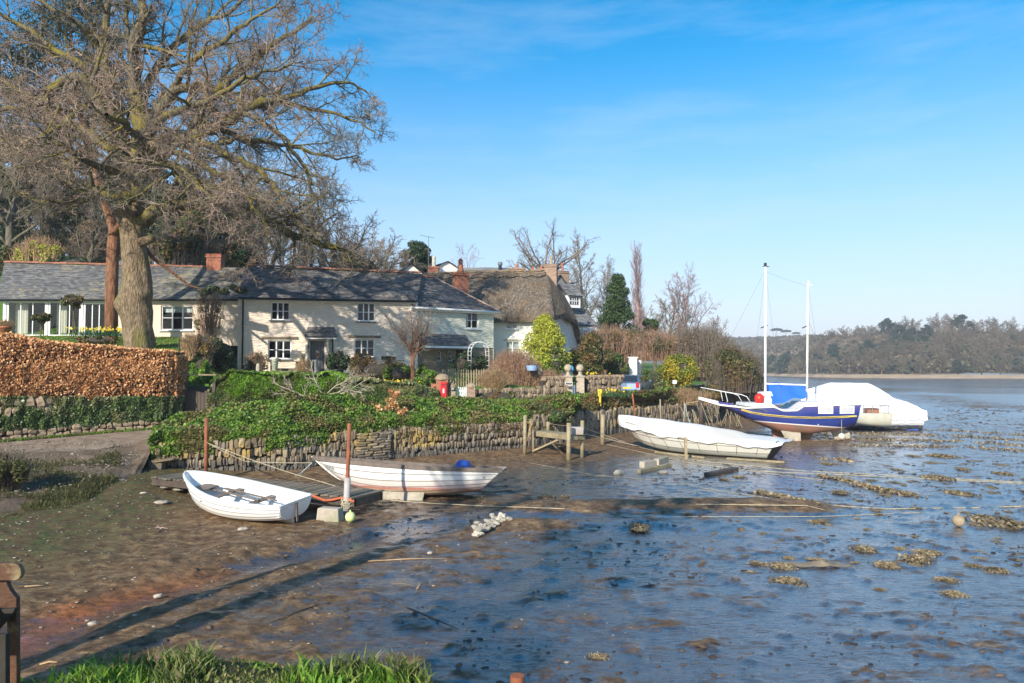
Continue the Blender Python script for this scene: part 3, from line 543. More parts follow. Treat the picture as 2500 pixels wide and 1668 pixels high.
tag(link('mud_flat', me), kind='structure')
def mudz(x, y):
    i = int(np.clip(np.searchsorted(yy, y), 1, ny - 1)); s = (x - 0.04 * y) / ((y + 7) * 0.95); j = int(np.clip((s + 1) / 2 * (nx - 1), 0, nx - 1)); return float(H[i, j])
def GM(px, py):
    p = G(px, py); p.z = mudz(p.x, p.y); return G(px, py, p.z)
MB().add([(-900, 118, -.12), (1400, 118, -.12), (1400, 900, -.12), (-900, 900, -.12)], [(0, 1, 2, 3)]).build('estuary_water', M['water'])
tag(bpy.data.objects['estuary_water'], kind='structure')
MB().add([(-2500, -60, -1.5), (2500, -60, -1.5), (2500, 2500, -1.5), (-2500, 2500, -1.5)], [(0, 1, 2, 3)]).build('river_bed', M['earth'])
tag(bpy.data.objects['river_bed'], kind='structure')
# near bank under the camera
bx = np.linspace(-7, 3.2, 70); by = np.linspace(-3.5, 5.2, 60); BX, BY = np.meshgrid(bx, by)
edge = 3.98 + 0.06 * np.sin(BX * 1.3) + 0.05 * np.sin(BX * 3.1) - 0.55 * sstep(-.6, .4, BX) * 4 - 0.10 * np.maximum(0, -2.2 - BX) * 2.2
BZ = 2.40 - 2.6 * sstep(0, 1.0, (BY - edge) / 1.1) + (fbm(BX * 2, BY * 2, 3, 8) - 0.5) * 0.12
i, j = np.meshgrid(np.arange(59), np.arange(69), indexing='ij'); q = np.stack([i * 70 + j, i * 70 + j + 1, (i + 1) * 70 + j + 1, (i + 1) * 70 + j], -1).reshape(-1, 4)
tag(link('near_bank', arr_mesh('near_bank', np.stack([BX, BY, BZ], -1), q, mats=[M['earth']], smooth=True)), kind='structure')
# far shore
fS = cv((1300, 900, -.3), (1700, 560, -.3), (1850, 430, -.3), (2000, 345, -.3), (2200, 312, -.3), (2500, 300, -.3), (3400, 300, -.3))
fS2 = cv((1300, 908, .8), (1700, 568, .8), (1850, 436, 1.0), (2000, 351, 1.2), (2200, 318, 1.4), (2500, 306, 1.4), (3400, 306, 1.4))
fM = cv((1300, 980, 13), (1700, 640, 12), (1850, 490, 9), (2000, 390, 9), (2200, 350, 10), (2500, 338, 10), (3400, 340, 9))
fT = cv((1300, 1150, 44), (1700, 900, 40), (1800, 860, 37), (1900, 720, 32), (1985, 560, 26), (2060, 450, 20), (2200, 420, 22), (2350, 405, 22), (2500, 390, 19), (3400, 390, 17))
fU = cv((1300, 1500, 40), (1800, 1250, 36), (2000, 900, 30), (2200, 700, 26), (2500, 600, 20), (3400, 600, 16))
FAR = [fS, fS2, fM, fT, fU]; FPX = np.linspace(1300, 3400, 160)
v, q = loft([fS, fS2], 2, FPX, 0.3, 0.05); tag(link('far_beach', arr_mesh('far_beach', v, q, mats=[M['shore']], smooth=True)), kind='structure')
v, q = loft([fS2, fM, fT, fU], 5, FPX, 1.2, 0.03); tag(link('far_hill', arr_mesh('far_hill', v, q, mats=[M['farhill']], smooth=True)), kind='structure')

# ---------------------------------------------------------------- walls of stone
def rock_mesh(name, seed, mats, px_=4.0, n=8, rings=4, jit=0.13):
    rg = np.random.default_rng(seed); V_ = []; Fc = []
    for i in range(rings + 1):
        a = -math.pi / 2 + math.pi * i / rings
        for j in range(n):
            b = 2 * math.pi * (j + 0.5) / n; sp = lambda c, e: math.copysign(abs(c) ** e, c); e = 2 / px_
            V_.append((sp(math.cos(a), e) * sp(math.cos(b), e) / 2, sp(math.cos(a), e) * sp(math.sin(b), e) / 2, sp(math.sin(a), e) / 2))
    V_ = np.array(V_); V_ += rg.normal(size=V_.shape) * jit * 0.35; V_[:, 0] *= 1 + 0.25 * V_[:, 2] * rg.uniform(-1, 1)
    for i in range(rings):
        for j in range(n): Fc.append((i * n + j, i * n + (j + 1) % n, (i + 1) * n + (j + 1) % n, (i + 1) * n + j))
    me = bpy.data.meshes.new(name); me.from_pydata([tuple(p) for p in V_], [], Fc + [tuple(range(n))[::-1], tuple(rings * n + j for j in range(n))])
    for m in mats: me.materials.append(m)
    me.update(); return me
ROCK = [rock_mesh('wall_stone', s, [M['stone']]) for s in range(6)]
GROCK = [rock_mesh('garden_stone', 20 + s, [M['garden_stone']]) for s in range(4)]
PROCK = [rock_mesh('pebble', 40 + s, [M['shell']], 2.6) for s in range(3)]
def rock_arrays(meshes):
    out = []
    for me in meshes:
        v = np.array([p.co[:] for p in me.vertices]); q = np.array([list(p.vertices) for p in me.polygons if len(p.vertices) == 4]); out.append((v, q))
    return out
def lay_stones(parent, pts, z0, ztop, w, h, rocks, depth=0.26, limit=300, mat=None, name='stone', near_first=True, courses=None, tilt=0.12, out=0.0, seed=1):
    """stones on edge along a polyline; ztop is a function of arclength fraction"""
    rg = random.Random(seed); P = [Vector((p[0], p[1], 0)) for p in pts]; L = [0]
    for a, b in zip(P[:-1], P[1:]): L.append(L[-1] + (b - a).length)
    tot = L[-1]; st = []; s = 0.0
    base = parent.location
    def pos(s):
        k = max(0, min(len(P) - 2, int(np.searchsorted(L, s)) - 1)); t = (s - L[k]) / (L[k + 1] - L[k]); return P[k].lerp(P[k + 1], t), (P[k + 1] - P[k]).normalized()
    zt = lambda s: ztop(s / tot); z0f = z0 if callable(z0) else (lambda f: z0)
    ncol = 0
    zc = None
    rows = courses or max(1, round((zt(tot * .5) - z0f(.5)) / h))
    for r in range(rows):
        s = rg.uniform(0, w)
        while s < tot:
            ww = w * rg.uniform(0.45, 1.45); p, t = pos(min(tot - 1e-3, s + ww / 2)); f = (s + ww / 2) / tot; a, b = z0f(min(f, 1)), zt(min(s + ww / 2, tot)); hh = (b - a) / rows
            nrm = Vector((t.y, -t.x, 0)); hj = hh * rg.uniform(0.85, 1.4)
            z = a + hh * (r + 0.5) + rg.uniform(-.22, .22) * hh
            st.append((p + nrm * (out + rg.uniform(-0.03, 0.05)) + Vector((0, 0, z)), math.atan2(t.y, t.x), rg.uniform(-tilt, tilt), ww * 1.04, depth, hj, rg.randrange(len(rocks)))); s += ww
    if near_first: st.sort(key=lambda a: a[0].y)
    for p, az, ti, sx, sy, sz, k in st[:limit]:
        link(name, rocks[k], parent, p - base, (ti * 0.4, ti, az), (sx, sy, sz))
    rest = st[limit:]
    if rest:
        arr = rock_arrays(rocks); parts = []
        for p, az, ti, sx, sy, sz, k in rest:
            vv, qq = arr[k]; vv = vv * [sx, sy, sz]; c, s_ = math.cos(ti), math.sin(ti); vv = np.stack([vv[:, 0] * c + vv[:, 2] * s_, vv[:, 1], -vv[:, 0] * s_ + vv[:, 2] * c], -1)
            c, s_ = math.cos(az), math.sin(az); vv = np.stack([vv[:, 0] * c - vv[:, 1] * s_, vv[:, 0] * s_ + vv[:, 1] * c, vv[:, 2]], -1) + np.array(p - base); parts.append((vv, qq))
        v, q = merge(parts); o = link('small_stones', arr_mesh('small_stones', v, q, mats=[mat or rocks[0].materials[0]]), parent); o['kind'] = 'stuff'
    return len(st)
def wall_core(parent, pts, z0, ztop, th, name='wall_core', mat=None, back=0.06):
    b = MB(); P = [Vector((p[0], p[1], 0)) for p in pts]; n = len(P); fr, bk = [], []
    for k, p in enumerate(P):
        t = (P[min(k + 1, n - 1)] - P[max(k - 1, 0)]).normalized(); nr = Vector((t.y, -t.x, 0)); zz = ztop(k / (n - 1)) if callable(ztop) else ztop
        a = p - nr * back; c = a - nr * th; z0_ = z0(k / (n - 1)) if callable(z0) else z0
        fr.append((a + Vector((0, 0, z0_)), a + Vector((0, 0, zz)))); bk.append((c + Vector((0, 0, zz)), c + Vector((0, 0, z0_))))
    rows = [[f[0] - parent.location, f[1] - parent.location, g[0] - parent.location, g[1] - parent.location] for f, g in zip(fr, bk)]
    b.grid(rows); b.add(rows[0], [(0, 1, 2, 3)]); b.add(rows[-1], [(3, 2, 1, 0)]); return b.build(name, mat or M['core'], parent)
# harbour wall
pxs = np.array([374., 400, 450, 500, 560, 620, 700, 800, 900, 1000, 1100, 1180, 1278]); ap = at_curve(cA, pxs)
cum = np.concatenate([[0], np.cumsum(np.hypot(np.diff(ap[:, 0]), np.diff(ap[:, 1])))]); cum /= cum[-1]
hw = thing('harbour_wall', 'long slate harbour wall of upright stones with yellow lichen behind the two white open boats', 'wall', Vector(ap[6]) * Vector((1, 1, 0)) if False else Vector((ap[6][0], ap[6][1], 0)))
zt1 = lambda f: float(np.interp(f, cum, ap[:, 2])) + 0.10
lay_stones(hw, ap[:, :2], 0.02, zt1, 0.17, 0.42, ROCK, limit=300, courses=4, seed=3, tilt=.16)
wall_core(hw, ap[:, :2], -0.3, lambda f: float(np.interp(f, np.linspace(0, 1, len(ap)), ap[:, 2])) + 0.0, 0.5)
# patch of flat laid slates in the wall
fp = at_curve(cA, np.array([868., 950.])); t = Vector(fp[1] - fp[0]); t.z = 0; L_ = t.length; t.normalize(); nr = Vector((t.y, -t.x, 0)); rg = random.Random(5)
for r in range(12):
    s = 0.0
    while s < L_ - 0.1:
        ww = rg.uniform(0.3, 0.75); ww = min(ww, L_ - s); p = Vector((fp[0][0], fp[0][1], 0)) + t * (s + ww / 2) + nr * (0.12 + rg.uniform(-.02, .03)) + Vector((0, 0, 0.08 + r * 0.108))
        link('flat_stone', ROCK[rg.randrange(6)], hw, p - hw.location, (0, rg.uniform(-.04, .04), math.atan2(t.y, t.x)), (ww * 1.05, 0.3, 0.12)); s += ww
# end of the wall: capping slab and big quoin
link('quoin', ROCK[0], hw, V(382, 1143, 26.8) - hw.location, (0, 0, .3), (0.5, 0.5, 0.62)); link('cap_slab', ROCK[2], hw, V(400, 1124, 26.9) - hw.location, (0, -.1, .5), (1.0, .5, .1))
pxs = np.array([1285., 1330, 1380, 1440, 1500, 1560, 1620, 1680, 1750]); ap2 = at_curve(cA, pxs)
hw2 = thing('harbour_wall', 'rougher stretch of harbour wall running behind the wooden platform and the tarpaulined boat', 'wall', (ap2[3][0], ap2[3][1], 0))
lay_stones(hw2, ap2[:, :2], 0.02, lambda f: 1.6 - 0.1 * f, 0.25, 0.4, ROCK, limit=230, courses=3, seed=8, tilt=0.25)
wall_core(hw2, ap2[:, :2], -0.3, 1.45, 0.5)
# wall and beech hedge on the left of the lane
hp = at_curve(cD, np.array([-260., -120, 0, 100, 200, 300, 400, 446])); hp[:, 1] += 0.25
lw = thing('roadside_wall', 'ivy-covered stone retaining wall under the russet beech hedge beside the lane', 'wall', (hp[4][0], hp[4][1], 1.1))
zb = lambda f: 1.0 + 0.40 * f
lay_stones(lw, hp[:, :2], zb, lambda f: zb(f) + 0.48 - 0.1 * f, 0.30, 0.32, GROCK, limit=150, courses=2, tilt=0.3, seed=4, out=0.10)
hcum = np.linspace(0, 1, len(hp)); wall_core(lw, hp[:, :2], 0.7, lambda f: 2.98 - 0.33 * f, 0.5)
up = at_curve(cD, np.array([-200., 0, 110])); up[:, 1] += 0.25
lay_stones(lw, up[:, :2], 2.2, lambda f: 2.85, 0.28, 0.4, GROCK, limit=60, courses=2, tilt=0.3, seed=14, out=0.12)
rng = np.random.default_rng(12)
def sheet_leaves(p0, p1, z0, z1, n, size, rng, depth=0.18, wob=0.15, up=0.3):
    """leaves over the face of a vertical sheet between two polylines' sample points; p arrays (k,2)"""
    f = rng.uniform(0, 1, n); k = len(p0); x = np.interp(f, np.linspace(0, 1, k), p0[:, 0]); y = np.interp(f, np.linspace(0, 1, k), p0[:, 1]); a = np.interp(f, np.linspace(0, 1, k), z0); b = np.interp(f, np.linspace(0, 1, k), z1)
    t = rng.uniform(0, 1, n); z = a + (b - a) * t; bulge = wob * fbm(f * 40, z * 2.2, 3, 3); return np.stack([x, y - bulge - rng.uniform(0, depth, n), z], -1)
k = len(hp)
pos = sheet_leaves(hp[:, :2], None, np.linspace(1.42, 1.78, k), np.linspace(2.95, 2.75, k), 26000, .09, rng, 0.10, 0.4); pos = pos[(fbm(pos[:, 0] * 0.8, pos[:, 2] * 1.6, 3, 9) + 0.25 * (pos[:, 0] > -20)) > 0.46]
v, q = leaves(pos, 0.095, rng, np.array([0, -1, 0.35]), 0.55, 0.8); tag(link('ivy', arr_mesh('ivy', v - np.array(lw.location), q, mats=[M['ivy']])), kind='stuff').parent = lw
# beech hedge
bh = thing('beech_hedge', 'clipped beech hedge with copper-brown winter leaves beside the lane', 'hedge', (hp[3][0], hp[3][1] + .3, 2.8))
hx = np.array([-260., 0, 60, 140, 260, 330, 440, 452]); zl = np.array([2.85, 2.87, 2.85, 2.8, 2.72, 2.70, 2.70, 2.75]); zh = np.array([5.6, 5.32, 5.12, 5.0, 4.88, 4.78, 4.70, 4.3])
hb = at_curve(cD, np.linspace(-260, 420, 30)); fx = np.linspace(-260, 420, 30); b = MB(); rows = []
for p, px in zip(hb, fx):
    a_, c_ = np.interp(px, hx, zl) - .15, np.interp(px, hx, zh) - .12; rows.append([Vector((p[0], p[1] + yy_, zz)) - bh.location for yy_, zz in ((.12, a_), (.12, c_), (1.3, c_), (1.3, a_))])
b.grid(rows); b.add(rows[0], [(0, 1, 2, 3)]); b.add(rows[-1], [(3, 2, 1, 0)]); b.build('branches', M['core'], bh)  # solid dark core box, added to stop views through the leaves
n = 62000; f = rng.uniform(-260, 424, n); hbx = at_curve(cD, f); face = rng.uniform(0, 1, n); zlo, zhi = np.interp(f, hx, zl), np.interp(f, hx, zh)
t = rng.uniform(0, 1, n); top = face > 0.86
prof = 0.22 * np.sin(t * np.pi) + 0.18 * fbm(f * 0.05, t * 6, 3, 4)
pos = np.stack([hbx[:, 0], hbx[:, 1] + np.where(top, rng.uniform(0, 1.2, n), 0.10 - prof + rng.uniform(0, .12, n)), np.where(top, zhi + rng.normal(0, .04, n), zlo + (zhi - zlo) * t + rng.normal(0, .02, n))], -1)
keep = (fbm(pos[:, 0] * 0.55, pos[:, 2] * 1.3, 3, 61) < 0.55) | (rng.uniform(0, 1, n) < 0.22) | top; pos = pos[keep]
e = rng.uniform(0, 1, 3500); pe = at_curve(cD, np.array([422.]))[0]; pend = np.stack([pe[0] + rng.uniform(-.05, .16, 3500), pe[1] + rng.uniform(0, 1.2, 3500), 2.72 + e * 1.85], -1); pos = np.concatenate([pos, pend])
v, q = leaves(pos, 0.098, rng, np.array([-0.2, -0.9, 0.4]), 0.75, 0.75); o = link('foliage', arr_mesh('beech_leaves', v - np.array(bh.location), q, mats=[M['beech']]), bh); o['kind'] = 'stuff'

# ---------------------------------------------------------------- ground cover on the banks
def cover(curves, n, size, px0, px1, rng, lift=0.16, up=0.8, seed=1, dens=None, t0=0, t1=None):
    k = len(curves) - 1; px = rng.uniform(px0, px1, n); t = rng.uniform(t0, k if t1 is None else t1, n); out = np.zeros((n, 3))
    A = np.stack([at_curve(c, px) for c in curves]); i = np.minimum(t.astype(int), k - 1); fr = (t - i)[:, None]; ar = np.arange(n); out = A[i, ar] * (1 - fr) + A[i + 1, ar] * fr
    bl = fbm(out[:, 0] * 1.4, out[:, 1] * 1.4, 3, seed); out[:, 2] += lift * 2 * (bl - 0.3) + rng.uniform(-.03, lift, n)
    if dens is not None: out = out[rng.uniform(0, 1, n) < dens(out, px[:], t)] if False else out
    return out
GC = []
pos = cover([cA, cA0, cB, cC], 120000, .1, 345, 1290, rng, 0.30, seed=21)
pos = pos[(1250 + pos[:, 0] / pos[:, 1] * F) > 352 + 75 * fbm(pos[:, 0] * 1.6, pos[:, 1] * 1.6, 3, 91)]; hang = cover([cA, cA0], 22000, .1, 380, 1130, rng, 0.06, seed=5); hang[:, 2] -= rng.uniform(0, 1, len(hang)) ** 2 * 0.55 * fbm(hang[:, 0] * 1.2, hang[:, 0] * 0, 2, 6); hang[:, 1] -= 0.22
hang = hang[fbm(hang[:, 0] * 0.6, hang[:, 1] * 0.1, 2, 44) > 0.42]
v, q = leaves(np.concatenate([pos, hang]), 0.095, rng, np.array([-.1, -.35, .75]), 0.6, 0.8)
tag(link('bank_ground_cover', arr_mesh('bank_cover', v, q, mats=[M['bank']])), 'low green leafy ground cover trailing over the harbour wall', None, kind='stuff')
pb_ = cover([cA, cA0, cB], 12000, .1, 930, 1290, rng, .12, seed=5, t1=1.25); pb_[:, 2] -= rng.uniform(0, .35, len(pb_)); pb_[:, 1] -= rng.uniform(0, .25, len(pb_)); v, q = leaves(pb_, .13, rng, np.array([-.1, -.6, .4]), .9, .28); tag(link('bramble_tangle', arr_mesh('bramble_tangle', v, q, mats=[M['dry']])), 'brown bramble stems and dead leaves hanging over the right half of the harbour wall', None, kind='stuff')
pos = cover([cA, cA0, cB, cC], 26000, .1, 1290, 1800, rng, 0.26, seed=22)
v, q = leaves(pos, 0.15, rng, np.array([-.1, -.35, .75]), 0.7, 0.6); tag(link('bank_ground_cover', arr_mesh('bank_cover2', v, q, mats=[M['olive']])), 'olive and dry ground cover on the bank above the boats', None, kind='stuff')
def blades(pos, h, rng, w=0.012, lean=0.35, seg=2):
    n = len(pos); hh = h * rng.uniform(0.5, 1.3, n); a = rng.uniform(0, 2 * np.pi, n); L = np.stack([np.cos(a), np.sin(a), np.zeros(n)], -1) * (lean * rng.uniform(.2, 1.4, n))[:, None]
    s = np.stack([-np.sin(a + rng.normal(0, 1, n)), np.cos(a), np.zeros(n)], -1) * w * rng.uniform(.6, 1.4, n)[:, None]
    Vv = []
    for k_ in range(seg + 1):
        t = k_ / seg; c = pos + L * (hh * t ** 2)[:, None] + np.array([0, 0, 1.0]) * (hh * t * (1 - 0.25 * t))[:, None]; ww = (1 - t) ** 0.7 + 0.02
        Vv += [c - s * ww, c + s * ww]
    Vv = np.stack(Vv, 1); m = 2 * (seg + 1); base = (np.arange(n) * m)[:, None]; Q = np.concatenate([base + np.array([2 * k_, 2 * k_ + 1, 2 * k_ + 3, 2 * k_ + 2]) for k_ in range(seg)], 0)
    return Vv.reshape(-1, 3), Q
# grass: near bank tufts
n = 52000; x = rng.uniform(-4.5, 1.0, n); y = rng.uniform(2.2, 5.1, n)
ed = 3.98 + 0.06 * np.sin(x * 1.3) + 0.05 * np.sin(x * 3.1) - 0.55 * sstep(-.6, .4, x) * 4 - 0.10 * np.maximum(0, -2.2 - x) * 2.2
k_ = (y < ed + 0.25); x, y, ed = x[k_], y[k_], ed[k_]; z = 2.40 - 2.6 * sstep(0, 1.0, (y - ed) / 1.1) + (fbm(x * 2, y * 2, 3, 8) - 0.5) * 0.12
k_ = rng.uniform(0, 1, len(x)) < sstep(-.02, -.55, x - .15 * (y - 4)) * (.2 + .8 * sstep(-2.5, -1.9, x)); x, y, z = x[k_], y[k_], z[k_]; hh = 0.025 + 0.115 * sstep(0.42, 0.62, fbm(x * 1.5, y * 1.5, 3, 90)); v1 = blades(np.stack([x, y, z], -1), 1.0, rng, 0.004, 0.5, 3)
vv = v1[0].reshape(-1, 8, 3); base = np.stack([x, y, z], -1)[:, None, :]; vv = base + (vv - base) * hh[:, None, None]; vv[..., 0] += (v1[0].reshape(-1, 8, 3)[..., 0] - base[..., 0]) * 0.0
w_ = rng.normal(size=(len(x), 1, 3)) * 0.004; w_[..., 2] = 0; wid = np.array([1, -1, 1, -1, .7, -.7, .1, -.1])[None, :, None]
vv = vv + w_ * wid
tag(link('grass', arr_mesh('grass', vv.reshape(-1, 3), v1[1], mats=[M['grass']])), 'long green grass on the near bank along the bottom of the picture', None, kind='stuff')
# lane verge, lawn and slope tufts
pv = cover([cB, cC], 20000, .1, 830, 1700, rng, 0.22, seed=3, t0=-0.0); v1 = blades(pv, 0.26, rng, 0.02, 0.5)
pv2 = at_curve(cD, rng.uniform(-200, 430, 5000)); pv2[:, 1] -= rng.uniform(0.0, 0.5, 5000); pv2[:, 2] -= 0.02; v2 = blades(pv2, 0.12, rng, 0.02, 0.6)
pv3 = cover([cE, cE2, cF], 16000, .1, 0, 620, rng, 0.02, seed=3, t0=1.0); v3 = blades(pv3, 0.10, rng, 0.02, 0.6)
v, q = merge([v1, v2, v3]); tag(link('verge_grass', arr_mesh('verge_grass', v, q, mats=[M['grass']])), 'short green grass of the lawn and the lane verges', None, kind='stuff')
# salt marsh hump on the left edge of the mud
pm = cover([cA, cA0, cB], 34000, .1, -400, 300, rng, 0.10, seed=71, t1=1.85); pm = pm[(fbm(pm[:, 0] * .9, pm[:, 1] * .9, 3, 15) > 0.40)]
v, q = blades(pm, 0.13, rng, 0.012, 0.7); tag(link('marsh_grass', arr_mesh('marsh_grass', v, q, mats=[M['marsh']])), 'olive saltmarsh grass on the low mound left of the slipway', None, kind='stuff')
n = 3800; x = rng.uniform(-19, 2, n); y = rng.uniform(9, 31, n); k_ = rng.uniform(0, 1, n) < (0.25 + 0.75 * np.exp(-((x + 11) / 4) ** 2)); x, y = x[k_], y[k_]
arrp = rock_arrays(PROCK); parts = []
for a, b_ in zip(x, y):
    if a > 0.45 * b_ or a < -0.72 * b_ or b_ > 26: continue
    s = random.uniform(.015, .05) * (1.3 if random.random() < .06 else 1); vv, qq = arrp[random.randrange(3)]; parts.append((vv * [s * 1.5, s * 1.1, s * .5] + [a, b_, mudz(a, b_) + s * .12], qq))
v, q = merge(parts); tag(link('shingle', arr_mesh('shingle', v, q, mats=[M['pebble']])), 'scattered small stones and shells on the mud and the slipway', None, kind='stuff')

# low clods and worm casts standing out of the wet mud
n = 26000; yv = rng.uniform(0, 1, n) ** .8 * 62 + 8.5; xv = rng.uniform(-.62, .72, n) * yv; fz = fbm(xv * .55, yv * .9, 4, 123) + .25 * fbm(xv * 3, yv * 3, 2, 7); k_ = (fz > .66) & (xv > -8 + .1 * yv); xv, yv = xv[k_], yv[k_]; n = len(xv)
ix = np.clip(np.searchsorted(yy, yv), 1, ny - 1); js = np.clip((((xv - .04 * yv) / ((yv + 7) * .95) + 1) / 2 * (nx - 1)).astype(int), 0, nx - 1); zv = H[ix, js]
sz = (.009 + .028 * rng.uniform(0, 1, n) ** 3) * (1 + yv / 40); a = np.arange(5) * 2 * np.pi / 5; rr_ = rng.uniform(.3, 1.7, (n, 5)) * sz[:, None]
lo = np.stack([xv[:, None] + np.cos(a) * rr_ * 1.7, yv[:, None] + np.sin(a) * rr_ * 1.2, np.broadcast_to(zv[:, None] - .01, (n, 5))], -1); hi = np.stack([xv[:, None] + np.cos(a) * rr_ * .9, yv[:, None] + np.sin(a) * rr_ * .6, zv[:, None] + sz[:, None] * rng.uniform(.15, .6, (n, 5))], -1)
vv = np.concatenate([lo, hi, hi.mean(1, keepdims=True) + [0, 0, .004]], 1); k5 = np.arange(5); q = np.stack([k5, (k5 + 1) % 5, (k5 + 1) % 5 + 5, k5 + 5], -1); t = np.stack([k5 + 5, (k5 + 1) % 5 + 5, np.full(5, 10)], -1); b0 = (np.arange(n) * 11)[:, None, None]
tag(link('mud_clods', arr_mesh('mud_clods', vv.reshape(-1, 3), (q + b0).reshape(-1, 4), (t + b0).reshape(-1, 3), mats=[mat_simple('mud_clod', (.12, .08, .052), .7, .5, 1.3, .3, coord='World', island=.6, dirt=(.03, .026, .024))])), 'small clods and casts standing out of the wet mud flat', None, kind='stuff')

parts = []
for k in range(1500):
    p = at_curve(cA0, np.array([rng.uniform(-100, 345)]))[0]; p2 = at_curve(cD, np.array([1250 + p[0] / p[1] * F]))[0]; t = rng.uniform(0, 1); p = p + (p2 - p) * t; s = rng.uniform(.015, .05) * (2.2 if rng.uniform() < .04 else 1); vv, qq = arrp[k % 3]; parts.append((vv * [s * 1.4, s * 1.1, s * .6] + [p[0], p[1], float(np.interp(p[1], [20, 27, 29], [.42, .93, 1.13])) + .03], qq))
v, q = merge(parts); tag(link('slip_gravel', arr_mesh('slip_gravel', v, q, mats=[M['pebble']])), 'loose gravel on the slipway and lane', None, kind='stuff')
# ---------------------------------------------------------------- trees
def _norm(v): l = math.sqrt(v[0] ** 2 + v[1] ** 2 + v[2] ** 2) + 1e-9; return (v[0] / l, v[1] / l, v[2] / l)
def grow(rg, p, d, L, r, spec, lvl, out):
    s = spec[lvl]; n = s['seg']; wig = s['wig']; up = s.get('up', 0); pts = [p]; rad = [r]; dirs = [d]; r1 = r * s.get('tap', 0.35); st = L / n
    for k in range(n):
        d = _norm((d[0] + rg.gauss(0, wig), d[1] + rg.gauss(0, wig), d[2] + rg.gauss(0, wig) + up)); p = (p[0] + d[0] * st, p[1] + d[1] * st, p[2] + d[2] * st)
        pts.append(p); dirs.append(d); rad.append(r + (r1 - r) * (k + 1) / n)
    out[lvl].append((pts, rad)); branch(rg, pts, rad, dirs, L, spec, lvl, out)
def branch(rg, pts, rad, dirs, L, spec, lvl, out):
    if lvl + 1 >= len(spec): return
    s = spec[lvl + 1]; m = s['n']; n = len(pts) - 1; ga = rg.uniform(0, 6.28)
    for k in range(m):
        f = s.get('start', 0.2) + (1 - s.get('start', 0.2)) * ((k + rg.uniform(0.1, 0.9)) / m); x = f * n; i = min(n - 1, int(x)); t = x - i
        a, b = pts[i], pts[i + 1]; q = (a[0] + (b[0] - a[0]) * t, a[1] + (b[1] - a[1]) * t, a[2] + (b[2] - a[2]) * t); d = dirs[min(n, i + 1)]
        ga += 2.4 + rg.uniform(-.5, .5); ref = (0, 0, 1) if abs(d[2]) < 0.9 else (1, 0, 0)
        u = _norm((d[1] * ref[2] - d[2] * ref[1], d[2] * ref[0] - d[0] * ref[2], d[0] * ref[1] - d[1] * ref[0])); w = (d[1] * u[2] - d[2] * u[1], d[2] * u[0] - d[0] * u[2], d[0] * u[1] - d[1] * u[0])
        an = s['ang'] * rg.uniform(0.65, 1.3); ca, sa = math.cos(an), math.sin(an); c2, s2 = math.cos(ga), math.sin(ga)
        nd = _norm(tuple(d[j] * ca + (u[j] * c2 + w[j] * s2) * sa for j in range(3)))
        if 'flat' in s: nd = _norm((nd[0], nd[1], nd[2] * s['flat']))
        rr = rad[i] + (rad[i + 1] - rad[i]) * t
        grow(rg, q, nd, L * s['ratio'] * rg.uniform(0.7, 1.25) * (1 - s.get('dec', .5) * f), max(s.get('rmin', 0.004), rr * s.get('rr', 0.5)), spec, lvl + 1, out)
def tree_meshes(name, seed, L, r, spec, nlow, mt, mc, sides=(8, 5, 4, 3, 3), d0=(0, 0, 1)):
    out = [[] for _ in spec]; grow(random.Random(seed), (0, 0, -0.2), d0, L, r, spec, 0, out)
    a = merge([tubes(out[i], sides[i]) for i in range(nlow)]); b = merge([tubes(out[i], 3) for i in range(nlow, len(spec))])
    return arr_mesh(name + '_trunk', *a, mats=[mt], smooth=True), arr_mesh(name + '_crown', *b, mats=[mc])
def put_tree(name, meshes, loc, label, cat='tree', group=None, rz=0, sc=1.0, names=('trunk', 'crown')):
    t = thing(name, label, cat, loc, rz, group); t.scale = sc if hasattr(sc, '__len__') else (sc,) * 3
    for nm, me in zip(names, meshes): link(nm, me, t)
    return t
